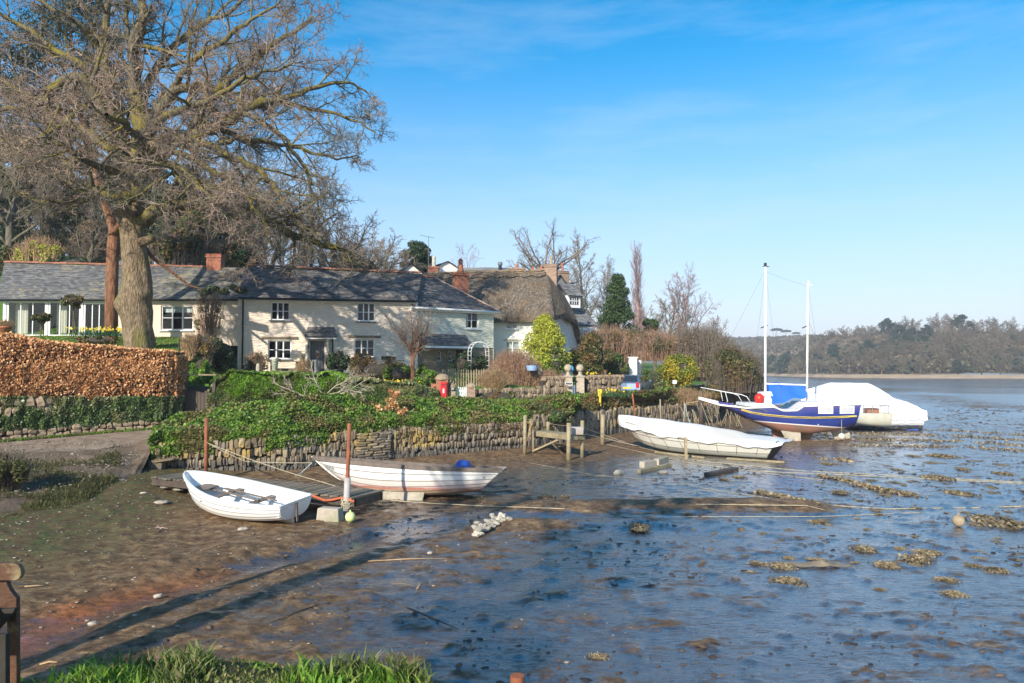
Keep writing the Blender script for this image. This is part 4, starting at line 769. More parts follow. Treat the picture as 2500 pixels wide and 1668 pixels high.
# --- the big oak, limbs laid out by hand, the rest grown
OD = 38.0
oak = thing('oak_tree', 'huge bare old oak with thick mossy limbs behind the beech hedge', 'tree', V(342, 850, OD))
def OP(*l): return [V(a, b, OD + c) for a, b, c in l]
trunk = [(345, 900, 0, .98), (343, 862, 0, .90), (338, 800, 0, .82), (334, 760, 0, .86), (330, 735, 0, .84), (334, 690, 0, .78), (330, 640, 0, .75), (324, 590, 0, .73), (322, 540, 0, .76), (325, 490, 0, .80), (330, 450, 0, .68), (333, 400, 0, .58)]
LIMBS = [
 [(333, 410, 0, .55), (345, 330, .5, .46), (335, 250, 1, .40), (328, 163, 1, .34), (332, 82, 0, .28), (350, 30, 0, .22), (330, -60, 1, .16), (340, -160, 1, .10)],
 [(345, 545, -.1, .40), (372, 522, -.6, .34), (408, 508, -1, .31), (450, 500, -1, .29), (526, 506, -1.5, .27), (571, 526, -1.5, .25), (645, 534, -1, .22), (694, 563, -1, .20), (755, 588, -.5, .17), (816, 606, 0, .12), (880, 622, 1, .06)],
 [(345, 465, -.6, .30), (302, 486, -1.5, .26), (261, 480, -2, .24), (228, 465, -2, .21), (184, 457, -2, .18), (163, 424, -1.5, .15), (120, 400, -2, .11), (60, 385, -2, .07), (0, 380, -2, .04)],
 [(228, 470, -2, .14), (196, 497, -2, .11), (150, 492, -2.5, .09), (90, 490, -3, .07), (50, 470, -3, .04)],
 [(335, 430, 0, .38), (367, 365, -1, .34), (420, 345, -1, .32), (470, 333, -1.5, .33), (530, 306, -2, .27), (575, 285, -2, .24), (612, 258, -2, .21), (694, 241, -1, .16), (775, 215, 0, .12), (850, 200, .5, .07), (900, 230, 1, .03)],
 [(478, 335, -1.6, .22), (520, 362, -2.5, .19), (571, 388, -3, .17), (632, 416, -3, .15), (672, 460, -3, .13), (700, 505, -3, .12), (734, 540, -2.5, .10), (796, 590, -2, .07), (850, 610, -1, .04)],
 [(365, 330, .2, .32), (395, 262, 0, .28), (430, 220, 0, .26), (477, 212, 0, .24), (530, 220, 0, .22), (571, 188, 0, .20), (612, 156, 0, .17), (653, 118, 0, .14), (714, 82, 1, .10), (765, 40, 1, .06)],
 [(340, 260, 1, .26), (380, 170, 2, .22), (430, 110, 2, .18), (500, 60, 2, .14), (570, 20, 2, .10), (640, -40, 2, .05)],
 [(320, 400, .5, .34), (275, 300, 1, .28), (255, 200, 1, .25), (253, 110, 1, .21), (262, 30, 1, .17), (270, -60, 1, .10)],
 [(322, 420, -.5, .32), (270, 320, -2, .27), (225, 230, -2.5, .24), (190, 190, -3, .21), (150, 200, -3, .19), (110, 245, -3, .17), (60, 262, -3, .14), (0, 268, -3, .10), (-60, 280, -3, .06)],
 [(255, 230, .5, .24), (200, 160, 0, .20), (150, 135, 0, .18), (90, 90, 0, .15), (30, 50, 0, .11), (-50, 0, 0, .06)],
 [(300, 400, 1, .26), (220, 330, 2, .22), (140, 290, 3, .19), (60, 230, 3, .16), (0, 190, 3, .13), (-70, 160, 3, .08)],
 [(490, 330, -1.5, .18), (540, 300, -.5, .16), (600, 262, 1, .14), (680, 250, 2, .12), (775, 268, 2, .10), (857, 290, 2, .07), (918, 325, 2, .03)],
 [(530, 350, -2.4, .14), (600, 340, -2, .13), (680, 352, -1, .11), (750, 370, 0, .09), (820, 388, .5, .06), (880, 385, 1, .03)],
 [(335, 440, -1, .28), (350, 380, -3, .22), (330, 330, -5, .18), (300, 300, -7, .13), (260, 280, -9, .08)],
 [(340, 430, -1, .26), (400, 400, -3.5, .21), (450, 420, -6, .16), (500, 470, -8, .10), (530, 500, -9, .05)],
 [(330, 430, -1, .24), (290, 420, -3.5, .19), (230, 400, -6, .15), (170, 370, -8, .10), (110, 350, -9, .05)],
 [(350, 430, 1, .28), (420, 360, 4, .22), (500, 300, 6, .17), (580, 330, 8, .10), (640, 380, 9, .05)],
 [(330, 420, 1, .26), (260, 350, 4, .22), (180, 330, 7, .15), (90, 340, 9, .08)],
 [(380, 300, 0, .20), (440, 270, -2.5, .17), (520, 240, -4, .13), (600, 190, -5, .10), (680, 170, -5, .06), (740, 150, -5, .03)],
 [(400, 350, -1, .18), (470, 390, -3, .15), (550, 440, -4, .12), (610, 490, -4, .09), (650, 560, -4, .06), (665, 610, -4, .03)],
 [(590, 275, -2, .15), (640, 300, -3, .12), (700, 345, -3.5, .10), (745, 420, -3, .08), (770, 490, -2, .05), (790, 540, -1, .03)],
 [(420, 215, 0, .18), (470, 150, -1, .15), (530, 110, -1.5, .12), (600, 60, -2, .09), (660, 20, -2, .06), (720, -20, -2, .03)],
 [(280, 250, 1, .18), (210, 260, -2, .15), (130, 320, -4, .11), (60, 350, -5, .07), (0, 340, -5, .04)],
 [(253, 130, 1, .17), (190, 60, 0, .14), (130, 20, -1, .10), (60, -20, -1, .06)],
]
ol = Vector(oak.location); rg = random.Random(11)
pts = [V(a, b, OD + c) - ol for a, b, c, r_ in trunk]; ob = MB(); nsd = 26; rows = []
for k, (p, tr) in enumerate(zip(pts, trunk)):
    pass
fine = []; 
for k in range(len(pts) - 1):
    for s_ in range(8): fine.append((pts[k].lerp(pts[k + 1], s_ / 8), .86 * (trunk[k][3] + (trunk[k + 1][3] - trunk[k][3]) * s_ / 8)))
fine.append((pts[-1], trunk[-1][3])); rows = []
for p, r_ in fine:
    row = []
    for j in range(nsd):
        a = 2 * math.pi * j / nsd; bump_ = 1 + 0.14 * (float(fbm(np.array(math.cos(a) * 1.2 + 5), np.array(p.z * 0.5 + math.sin(a) * 1.2), 3, 4)) - 0.5) * 2
        burr = 0.20 * math.exp(-(((p.z - (V(300, 745, OD).z - ol.z)) / 0.45) ** 2)) * max(0, math.cos(a - 3.6)) ** 2 + 0.16 * math.exp(-(((p.z - (V(370, 720, OD).z - ol.z)) / 0.35) ** 2)) * max(0, math.cos(a - 5.9)) ** 2
        rr = r_ * bump_ * (1 + 0.05 * math.sin(7 * a + p.z)) + burr; row.append((p.x + rr * math.cos(a), p.y + rr * math.sin(a), p.z))
    rows.append(row)
ob.grid(rows, close=True); ob.build('trunk', M['oak_bark'], oak, smooth=True)
OSPEC = [dict(n=1, seg=1, wig=0), dict(n=13, ratio=.40, ang=.85, seg=6, wig=.20, up=.035, start=.16, rr=.50, dec=.45, tap=.3),
         dict(n=9, ratio=.52, ang=.8, seg=5, wig=.24, up=.03, start=.12, rr=.54, rmin=.019, dec=.4),
         dict(n=6, ratio=.54, ang=.75, seg=4, wig=.26, up=.035, start=.1, rr=.58, rmin=.0135, dec=.35), dict(n=4, ratio=.60, ang=.7, seg=3, wig=.28, up=.03, start=.1, rr=.66, rmin=.0098, dec=.2)]
for li, lm in enumerate(LIMBS):
    P = [V(a, b, OD + c) - ol for a, b, c, r_ in lm]; Rr = [x[3] for x in lm]; pp, rr, dd = [], [], []
    for k in range(len(P) - 1):
        a0, a1, a2, a3 = P[max(0, k - 1)], P[k], P[k + 1], P[min(len(P) - 1, k + 2)]
        for s_ in range(4):
            t = s_ / 4; c = 0.5 * ((2 * a1) + (a2 - a0) * t + (2 * a0 - 5 * a1 + 4 * a2 - a3) * t * t + (3 * a1 - a0 - 3 * a2 + a3) * t ** 3)
            c += Vector((rg.gauss(0, .05), rg.gauss(0, .05), rg.gauss(0, .05))) * (1 if k or s_ else 0); pp.append(tuple(c)); rr.append(Rr[k] + (Rr[k + 1] - Rr[k]) * t)
    pp.append(tuple(P[-1])); rr.append(Rr[-1])
    for a, b in zip(pp[:-1], pp[1:]): dd.append(_norm((b[0] - a[0], b[1] - a[1], b[2] - a[2])))
    dd.append(dd[-1]); Ltot = sum((P[k + 1] - P[k]).length for k in range(len(P) - 1)); out = [[] for _ in OSPEC]; spec = [dict(s) for s in OSPEC]
    spec[1]['n'] = max(9, int(Ltot * 1.25)); spec[1]['ratio'] = min(0.42, 3.7 / Ltot)
    branch(rg, pp, rr, dd, Ltot, spec, 0, out)
    v, q = merge([tubes([(pp, rr)], 9), tubes(out[1], 6)]); limb = link('limb', arr_mesh('oak_limb', v, q, mats=[M['oak_limb']], smooth=True), oak)
    v, q = merge([tubes(out[2], 4), tubes(out[3], 3), tubes(out[4], 3)]); tw = link('twigs', arr_mesh('oak_twigs', v, q, mats=[M['oak_twig']]), limb); tw['kind'] = 'stuff'
for a, b, c, s in ((372, 583, -.75, .2), (285, 515, -.5, .3)):   # sawn stubs
    p = V(a, b, OD + c) - ol; q0 = V(335, b + 12, OD - .2) - ol; MB().tube([q0, p], [s * 1.3, s], 10).build('stub', M['oak_bark'], oak, smooth=True)
# --- reddish pine trunk just behind the oak
pn = thing('pine_tree', 'reddish pine trunk with a leaning fork just left of the oak trunk', 'tree', ground_at(272, 41.5)); pl = Vector(pn.location)
pt = [(272, 860, .36), (272, 720, .33), (276, 600, .32), (280, 560, .31), (268, 530, .24), (255, 490, .21), (243, 455, .19), (232, 420, .17), (215, 350, .15), (190, 250, .13), (180, 150, .1), (170, 60, .06)]
MB().tube([V(a, b, 41.5) - pl for a, b, r_ in pt], [r_ for a, b, r_ in pt], 12).build('trunk', M['pine_bark'], pn, smooth=True)
MB().tube([V(a, b, 41.3) - pl for a, b in ((278, 570), (300, 540), (322, 470), (330, 400), (300, 300), (290, 200))], [.22, .2, .18, .15, .12, .05], 9).build('limb', M['pine_bark'], pn, smooth=True)
def cloud_leaves(centres, radii, n_per, size, rng, flat=0.7, up=0.3, aspect=0.35):
    P, N = [], []
    for c, r_ in zip(centres, radii):
        d = rng.normal(size=(n_per, 3)); d /= np.linalg.norm(d, axis=1, keepdims=True); rr = r_ * rng.uniform(0.35, 1.0, (n_per, 1)) ** 0.6; P.append(np.array(c) + d * rr * [1, 1, flat]); N.append(d)
    return leaves(np.concatenate(P), size, rng, np.concatenate(N) * 0.8, 0.7, aspect, up)
rng = np.random.default_rng(5)
cs = [tuple(V(a, b, 41.5 + c) - pl) for a, b, c in ((190, 230, 0), (100, 150, 1), (150, 110, -1), (230, 160, 2), (60, 220, 1), (20, 160, 0), (290, 190, 1), (120, 260, 2), (50, 110, 2), (250, 90, 1), (190, 40, 0), (350, 250, 2), (180, 300, 1), (90, 320, 0), (10, 240, 1), (210, 10, 1), (110, 60, 2))]
v, q = cloud_leaves(cs, [1.25 + .4 * (i % 3) for i in range(len(cs))], 1600, .17, rng, .55); f_ = link('foliage', arr_mesh('pine_foliage', v, q, mats=[M['pine']]), pn); f_['kind'] = 'stuff'
# low bough of needles sticking out over the roof
dp = thing('pine_bough', 'thin drooping branch ending in a dark tuft over the slate roof right of the oak', 'branch', V(375, 640, 38.5)); dl = Vector(dp.location)
MB().tube([V(a, b, 38.5 + c) - dl for a, b, c in ((350, 600, -.2), (375, 632, 0), (420, 665, .3), (462, 697, .6), (500, 708, .8), (560, 705, 1))], [.10, .09, .075, .06, .04, .02], 7).build('stem', M['pine_bark'], dp, smooth=True)
v, q = cloud_leaves([tuple(V(a, b, 39.1) - dl) for a, b in ((520, 705), (545, 712), (570, 702), (590, 710), (505, 712))], [.35] * 5, 260, .14, rng, .45); link('foliage', arr_mesh('bough_foliage', v, q, mats=[M['pine']]), dp)['kind'] = 'stuff'
# --- tree kinds for the background
SP_ROUND = [dict(n=1, seg=6, wig=.08, up=.03, tap=.25), dict(n=14, ratio=.66, ang=.8, seg=6, wig=.15, up=.07, start=.25, rr=.5), dict(n=11, ratio=.45, ang=.7, seg=4, wig=.18, up=.06, rr=.5, rmin=.022), dict(n=8, ratio=.45, ang=.65, seg=3, wig=.2, up=.05, rr=.6, rmin=.015), dict(n=4, ratio=.52, ang=.6, seg=2, wig=.22, rr=.7, rmin=.012)]
SP_TALL = [dict(n=1, seg=9, wig=.04, up=.05, tap=.2), dict(n=28, ratio=.34, ang=.6, seg=5, wig=.12, up=.10, start=.22, rr=.4), dict(n=10, ratio=.42, ang=.6, seg=4, wig=.16, up=.06, rr=.5, rmin=.017), dict(n=7, ratio=.48, ang=.6, seg=3, wig=.2, rr=.6, rmin=.013), dict(n=3, ratio=.5, ang=.6, seg=2, wig=.2, rr=.7, rmin=.011)]
SP_POP = [dict(n=1, seg=10, wig=.008, up=.05, tap=.1), dict(n=80, ratio=.24, ang=.32, seg=5, wig=.05, up=.18, start=.10, rr=.35, dec=.55, rmin=.03), dict(n=9, ratio=.5, ang=.38, seg=3, wig=.08, up=.14, rr=.5, rmin=.017), dict(n=5, ratio=.45, ang=.42, seg=2, wig=.1, up=.1, rr=.6, rmin=.013)]
SP_BIRCH = [dict(n=1, seg=8, wig=.05, up=.05, tap=.15), dict(n=16, ratio=.42, ang=.5, seg=6, wig=.10, up=.02, start=.25, rr=.4), dict(n=8, ratio=.40, ang=.5, seg=5, wig=.14, up=-.10, rr=.5, rmin=.011), dict(n=6, ratio=.5, ang=.5, seg=4, wig=.15, up=-.16, rr=.6, rmin=.007)]
ROUND = [tree_meshes('round_tree', 30 + i, 7.5, .26, SP_ROUND, 2, M['bark'], M['twig_grey']) for i in range(3)]
TALL = [tree_meshes('tall_tree', 50 + i, 11, .2, SP_TALL, 2, M['bark'], M['twig_grey']) for i in range(2)]
PINK = tree_meshes('pink_tree', 61, 9, .2, SP_ROUND, 2, M['bark'], M['twig_pink'])
SP_FAR = [dict(n=1, seg=4, wig=.06, up=.03, tap=.3), dict(n=15, ratio=.72, ang=.95, seg=4, wig=.15, up=.07, start=.06, rr=.5, rmin=.09), dict(n=9, ratio=.5, ang=.85, seg=3, wig=.2, up=.04, rr=.6, rmin=.06), dict(n=9, ratio=.5, ang=.8, seg=2, wig=.2, up=.03, rr=.7, rmin=.05)]
FARB = [tree_meshes('far_tree', 80 + i, 7.0, .3, SP_FAR, 1, M['twig_far'], M['twig_far']) for i in range(4)]
def ever_meshes(name, seed, h, w, mat, n=9000, size=.22, cone=0.0, clusters=40, flat=.7):
    rg_ = np.random.default_rng(seed); C, Rd = [], []
    for i in range(clusters):
        t = rg_.uniform(0.12, 1) ** .8; a = rg_.uniform(0, 6.28); prof = (1 - t) * cone + (1 - cone) * math.sin(math.pi * min(1, t * .85 + .15)) ** .7 if cone < 1 else (1 - t) ** .8
        r_ = w / 2 * prof * rg_.uniform(.45, 1); C.append((r_ * math.cos(a), r_ * math.sin(a), h * t)); Rd.append(w * .5 * (0.34 - .12 * t) * rg_.uniform(.7, 1.2))
    v, q = cloud_leaves(C, Rd, n // clusters, size, rg_, flat); tr = MB().tube([(0, 0, -.3), (0, 0, h * .5), (.05, 0, h * .85)], [.05 * w, .035 * w, .012 * w], 8).mesh(name + '_trunk', M['bark'], True)
    return tr, arr_mesh(name + '_foliage', v, q, mats=[mat])
EVER = [ever_meshes('evergreen', 3 + i, 9, 5.5, M['ever'], 12000, .25) for i in range(2)]
FAREV = [ever_meshes('far_evergreen', 13 + i, 9, 9, M['far_ever'], 3000, .8) for i in range(2)]
NE = ('trunk', 'foliage')
rg = random.Random(4)
def bgtree(px, d, ms, h, base_h, label, name='bare_tree', group=None, names=('trunk', 'crown'), wide=1.0, z=None):
    p = ground_at(px, d); s = h / base_h
    if z is not None: p.z = z
    t = put_tree(name, ms, p, label, 'tree', group, rg.uniform(0, 6.28), (s * wide, s * wide, s), names)
    for c in t.children: c['kind'] = 'thing'
    return t
EV = 'dark evergreen tree on the wooded slope behind the long cottage'
for i, (px, d, h) in enumerate([(110, 72, 12), (330, 80, 14), (560, 68, 8), (20, 84, 15), (200, 82, 13), (450, 82, 12), (-90, 62, 13), (60, 66, 10), (170, 60, 8), (395, 60, 9), (445, 64, 11), (520, 62, 6.5), (350, 70, 12), (-10, 75, 13), (250, 72, 10)]):
    bgtree(px, d, EVER[i % 2], h, 9, EV, 'evergreen_tree', 'evergreens on the slope', NE)
GB = 'tall bare tree on the wooded slope above the cottage roofs'
for i, (px, d, h) in enumerate([(20, 60, 15), (95, 58, 10), (140, 64, 13), (210, 58, 9), (300, 66, 12), (370, 62, 13), (420, 58, 9), (475, 66, 13), (500, 58, 8), (545, 70, 14), (590, 62, 11), (620, 74, 14), (655, 66, 12), (690, 78, 13), (720, 62, 10), (560, 84, 15), (760, 70, 11), (735, 86, 12), (640, 88, 14)]):
    ms = (ROUND[i % 3], TALL[i % 2])[i % 3 != 0]; bgtree(px, d, ms, h, 9.5 if ms in ROUND else 11.5, GB, group='bare trees on the slope')
GR = 'bushy bare tree in the clump left of the white gabled houses'
for i, (px, d, h) in enumerate([(800, 66, 10), (840, 62, 10.5), (880, 68, 10.5), (915, 64, 9.5), (950, 67, 9), (975, 62, 7), (860, 74, 10), (900, 58, 8), (820, 58, 8)]):
    bgtree(px, d, ROUND[i % 3], h, 10, GR, group='bare trees left of the white houses', wide=1.15)
for px, d, h in ((1012, 72, 9.5), (1030, 74, 8.5)): bgtree(px, d, EVER[1], h, 9, 'dark holm oak at the right end of the bare clump beside the white gable', 'evergreen_tree', 'holm oaks by the white gable', NE)
bgtree(1130, 78, tree_meshes('birch', 5, 9, .13, SP_BIRCH, 2, M['twig_pink'], M['twig_pink']), 11.2, 10, 'pale weeping birch above the white gabled house', 'birch_tree', wide=1.0)
# spreading bare tree over the thatched roof
st = tree_meshes('spreading_tree', 91, 6.6, .34, [dict(n=1, seg=4, wig=.04, up=.05, tap=.6), dict(n=16, ratio=.86, ang=1.05, seg=8, wig=.15, up=.05, start=.62, rr=.5, dec=.2), dict(n=9, ratio=.40, ang=.75, seg=5, wig=.2, up=.05, rr=.45, rmin=.024), dict(n=7, ratio=.45, ang=.7, seg=4, wig=.22, up=.03, rr=.55, rmin=.015), dict(n=3, ratio=.5, ang=.7, seg=2, wig=.24, rr=.7, rmin=.012)], 2, M['twig_grey'], M['twig_grey'])
put_tree('bare_tree', st, (V(1328, 700, 72).x, 72, 7.6), 'wide spreading bare tree rising behind the thatched roof and its chimney', sc=1.0)
for i, (px, d, h, ms, lab) in enumerate([(1430, 84, 14, TALL[0], 'thin bare tree behind the slate dormer house'), (1475, 92, 12.5, TALL[1], 'bare grey tree left of the poplar behind the dark conifer'), (1415, 76, 9, ROUND[1], 'rounded reddish bare tree between the dormer house and the dark conifer'), (1620, 88, 10.5, ROUND[0], 'grey rounded bare tree right of the poplar'), (1600, 96, 9.5, ROUND[2], 'small grey bare tree just right of the poplar foot'),
        (1745, 92, 8.5, ROUND[1], 'low bare tree at the right end of the garden trees'), (1660, 80, 7, ROUND[2], 'short bare tree over the rose-covered garden wall'), (1720, 80, 6.5, ROUND[0], 'lichen-grey bare thorn left of the big clipped bush')]):
    bgtree(px, d, ms, h, 9.8 if ms in ROUND else 11.5, lab, wide=1.1)
bgtree(1694, 86, PINK, 12.8, 11, 'pink-twigged bare tree standing tallest right of the poplar', wide=.85)
pop = tree_meshes('poplar', 78, 17.5, .22, SP_POP, 2, M['twig_pink'], M['twig_pink']); put_tree('poplar_tree', pop, (V(1558, 700, 84).x, 84, 3.2), 'tall narrow bare poplar, tallest of the right-hand garden trees', sc=(.95, .95, .78))
put_tree('conifer_tree', ever_meshes('leyland', 8, 11.2, 6.2, M['conifer'], 26000, .24, .75, 90, .8), (V(1510, 760, 66).x, 66, 3.2), 'dark green pointed conifer in front of the poplar', 'tree', names=NE, sc=(.88, .88, .80))
# --- shadow casting trees that stand behind the photographer, left of the view
BIG = tree_meshes('bankside_tree', 15, 13, .34, [dict(n=1, seg=8, wig=.03, up=.05, tap=.35), dict(n=12, ratio=.42, ang=.8, seg=6, wig=.12, up=.06, start=.62, rr=.45), dict(n=8, ratio=.42, ang=.7, seg=4, wig=.16, up=.05, rr=.5, rmin=.02), dict(n=5, ratio=.45, ang=.65, seg=3, wig=.2, rr=.6, rmin=.012)], 2, M['bark'], M['twig_grey'])
for i, (x, y, lab, s) in enumerate([(-11.1, 1.4, 'tall bare tree on the near bank left of the photographer, nearest the bench', 1.0), (-10.0, 1.2, 'second tall bare tree on the near bank behind the bench', 1.08), (-8.0, -5.0, 'broad bare tree on the near bank behind the photographer', 1.1)]):
    put_tree('bankside_tree', BIG, (x, y, 1.9), lab, 'tree', 'trees on the near bank', i * 2.1, s)
put_tree('ivy_clad_tree', ever_meshes('ivy_clad', 19, 13, 2.6, M['ever'], 9000, .22, .3, 40), (-6.4, -1.2, 2.2), 'tall ivy-clad tree trunk on the near bank just left of the photographer', 'tree', names=NE, sc=(1.35, 1.35, 1.1))
tag(MB().add([(-45, -40, 2.1), (20, -40, 2.1), (20, -3.3, 2.35), (-7, -3.3, 2.35), (-14, 2.0, 2.0), (-45, 2.0, 2.0)], [(0, 1, 2, 3, 4, 5)]).build('rear_bank', M['lawn']), kind='structure')
# --- wood on the far shore
rgn = np.random.default_rng(21)
placed = 0
def far_point(px, t):
    cs_ = [fS2, fM, fT]; i = min(int(t), 1); a = at_curve(cs_[i], np.array([px]))[0]; b = at_curve(cs_[i + 1], np.array([px]))[0]; return a + (b - a) * (t - i)
first = {}
def far_tree(px, t, s, k, ev=False):
    key = (k % (2 if ev else 4), ev); p = Vector(far_point(px, t)); p.z -= .3; lab = 'hazy dark evergreen in the wood on the far shore' if ev else 'hazy bare tree in the wood on the far shore'; gr = 'evergreens of the far wood' if ev else 'bare trees of the far wood'
    if key not in first: first[key] = put_tree('evergreen_tree' if ev else 'far_bare_tree', (FAREV if ev else FARB)[key[0]], p, lab, 'tree', gr, 0, s, NE if ev else ('trunk', 'crown'))
    else: dup(first[key], p, rgn.uniform(0, 6.28), s)
cnt = 0
for row in range(9):
    t = 0.03 + 1.95 * (row / 8) ** .9; px = 1830 + 14 * (row % 2)
    while px < 2680:
        if not (px < 2030 and row > 6):
            d_ = far_point(px, t)[1]; step = 8.3 / d_ * F * (1.05 if row < 6 else 1.0)
            ev = (1850 < px < 1930 and row < 4) or (1970 < px < 2060 and row in (1, 2, 3, 4) and rgn.uniform() < .7) or (2170 < px < 2290 and row in (5, 6, 7)) or (2090 < px < 2160 and row in (3, 4)) or rgn.uniform() < .05
            if not (px > 2130 and row == 8 and 2380 < px < 2300): far_tree(px, t, rgn.uniform(.8, 1.3) * ((.7 if ev else .92) if row < 7 else 1.0), cnt, ev)
            cnt += 1
        px += (step if not (px < 2030 and row > 6) else 14) * rgn.uniform(.75, 1.3)
for px, s in ((2105, 1.1), (2160, 1.25), (2225, 1.35), (2290, 1.5), (2330, 1.45), (2430, 1.45), (2465, 1.3), (2060, .95)): far_tree(px, 2.0, s, cnt, False); cnt += 1
# pines on the distant ridge
pf = [MB().tube([(0, 0, 0), (.6, 0, 6), (1.2, 0, 9)], [.35, .28, .2], 6).mesh('ridge_pine_trunk', M['twig_far'])]
v, q = cloud_leaves([(1.2 + a, b, 10 + c) for a, b, c in ((-3, 0, 0), (0, 1, .8), (3, 0, .2), (1, -2, .3), (-1.5, 1.5, .6))], [2.6] * 5, 160, 1.2, rng, .35); pfm = arr_mesh('ridge_pine_crown', v, q, mats=[M['far_ever']])
for px, s, lab in ((1893, 1.15, 'largest flat-topped pine on the distant ridge left of the white boat'), (1917, 1.0, 'middle flat-topped pine on the distant ridge'), (1942, .8, 'small leaning pine at the right of the distant ridge group')):
    t = V(px, 838, 800); put_tree('ridge_pine', (pf[0], pfm), (t.x, 800, V(px, 833, 800).z), lab, 'tree', None, 0, s * 1.05, NE)
put_tree('ridge_bush', (FAREV[0][0], FAREV[0][1]), (V(1924, 833, 805).x, 805, V(1924, 838, 805).z), 'dark dome of evergreens beside the pines on the distant ridge', 'tree', None, 0, (1.3, 1.3, .75), NE)
# undergrowth of the near wood
n = 46000; px = rgn.uniform(1820, 2720, n); t = rgn.uniform(0, 1, n) ** .8 * 2; P = np.array([0]); A, B, C_ = at_curve(fS2, px), at_curve(fM, px), at_curve(fT, px); s_ = np.minimum(t, 1)[:, None]; u_ = np.maximum(t - 1, 0)[:, None]; P = A * (1 - s_) + B * s_; P = P * (1 - u_) + C_ * u_; P[:, 2] += rgn.uniform(0, 3.2, n) * (.4 + fbm(P[:, 0] * .05, P[:, 1] * .05, 3, 5)) + .6
v, q = leaves(P, 1.5, rgn, np.array([0, -.5, .6]), .8, .7); tag(link('shore_undergrowth', arr_mesh('shore_undergrowth', v, q, mats=[mat_leaf('undergrowth', [(.06, .05, .03), (.13, .105, .06), (.19, .15, .09)], .1, .8, [(.03, .045, .025), (.08, .08, .04)], .03)])), 'brown and olive undergrowth beneath the trees of the far shore', None, kind='stuff')
# distant scrub that reads as one mass
n = 30000; px = rgn.uniform(1500, 2120, n); t = rgn.uniform(0, 1, n); k = np.arange(n)
A = at_curve(fM, px); B = at_curve(fT, px); P = A * (1 - t[:, None]) + B * t[:, None]; P[:, 2] += rgn.uniform(0, 3.5, n); P = P[P[:, 1] > 380]
v, q = leaves(P, 2.6, rgn, np.array([0, -.5, .6]), .8, .8); tag(link('distant_woodland', arr_mesh('distant_woodland', v, q, mats=[mat_leaf('distant_scrub', [(.09, .075, .05), (.16, .13, .09), (.20, .155, .115)], .1, .8, [(.05, .065, .035), (.11, .10, .06)], .02)])), 'brownish woodland covering the distant hillside', None, kind='stuff')

# ---------------------------------------------------------------- shrubs and garden plants
def shrub(name, label, c, r, mat, n=5000, size=.12, flat=1.0, clusters=18, twig=None, ntw=0, cat='shrub', twr=.008, aspect=.55, seed=1, base=None, ivy=False):
    rg_ = np.random.default_rng(seed); c = Vector(c); r = np.array(r, float); bz = c.z - r[2] if base is None else base
    t = thing(name, label, cat, (c.x, c.y, bz)); off = np.array([0, 0, c.z - bz])
    if n:
        if ntw > n / 12: c_n = .02
        else: c_n = .55
        cs_, rr_ = [], []
        for i in range(clusters):
            d = rg_.normal(size=3); d /= np.linalg.norm(d); d[2] = d[2] * .9; cs_.append(tuple(off + d * r * rg_.uniform(.45, .82))); rr_.append(float(min(r)) * rg_.uniform(.28, .45))
        cs_.append(tuple(off)); rr_.append(float(min(r)) * .75)
        v, q = cloud_leaves(cs_, rr_, max(1, n // len(cs_)), size, rg_, flat, .35, aspect)
        f_ = link('foliage', arr_mesh(name + '_foliage', v, q, mats=[mat]), t); f_['kind'] = 'stuff'
        MB().ball(off, 1.0, 10).build('stems', M['core'], t).scale = (1, 1, 1)  # dark core ball added inside the leaves, no modelled stems
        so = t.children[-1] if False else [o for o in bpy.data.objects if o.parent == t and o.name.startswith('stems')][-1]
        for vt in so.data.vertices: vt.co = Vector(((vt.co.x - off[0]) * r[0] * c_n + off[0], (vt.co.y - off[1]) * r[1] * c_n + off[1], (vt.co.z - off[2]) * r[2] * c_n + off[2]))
    if ntw:
        rr2 = random.Random(seed); polys = []
        for i in range(ntw):
            a = rr2.uniform(0, 6.28); e = rr2.uniform(.15, 1.0); tgt = Vector((r[0] * math.cos(a) * e, r[1] * math.sin(a) * e, off[2] + r[2] * math.sqrt(max(0, 1 - e * e)) * rr2.uniform(.6, 1.12))); sf_ = .8 if r[0] > 1.5 else .3; st_ = Vector((tgt.x * sf_, tgt.y * sf_, 0)); p = []; kk = 5
            for j in range(kk + 1):
                s = j / kk; p.append(tuple(st_.lerp(tgt, s) + Vector((rr2.gauss(0, .06), rr2.gauss(0, .06), rr2.gauss(0, .05) + .18 * r[2] * math.sin(s * 3.14))) * (s > 0)))
            polys.append((p, [twr * 1.6, twr * 1.4, twr * 1.2, twr, twr * .8, twr * .4]))
            for _ in range(3):
                j = rr2.randrange(1, 5); s0 = Vector(p[j]); d = Vector((rr2.gauss(0, 1), rr2.gauss(0, 1), rr2.gauss(.5, .7))).normalized() * float(min(r)) * rr2.uniform(.2, .5); polys.append(([tuple(s0), tuple(s0 + d * .5), tuple(s0 + d + Vector((0, 0, .05)))], [twr, twr * .8, twr * .4]))
        v, q = tubes(polys, 3); w_ = link('twigs', arr_mesh(name + '_twigs', v, q, mats=[twig or M['twig_grey']]), t); w_['kind'] = 'stuff'
    return t
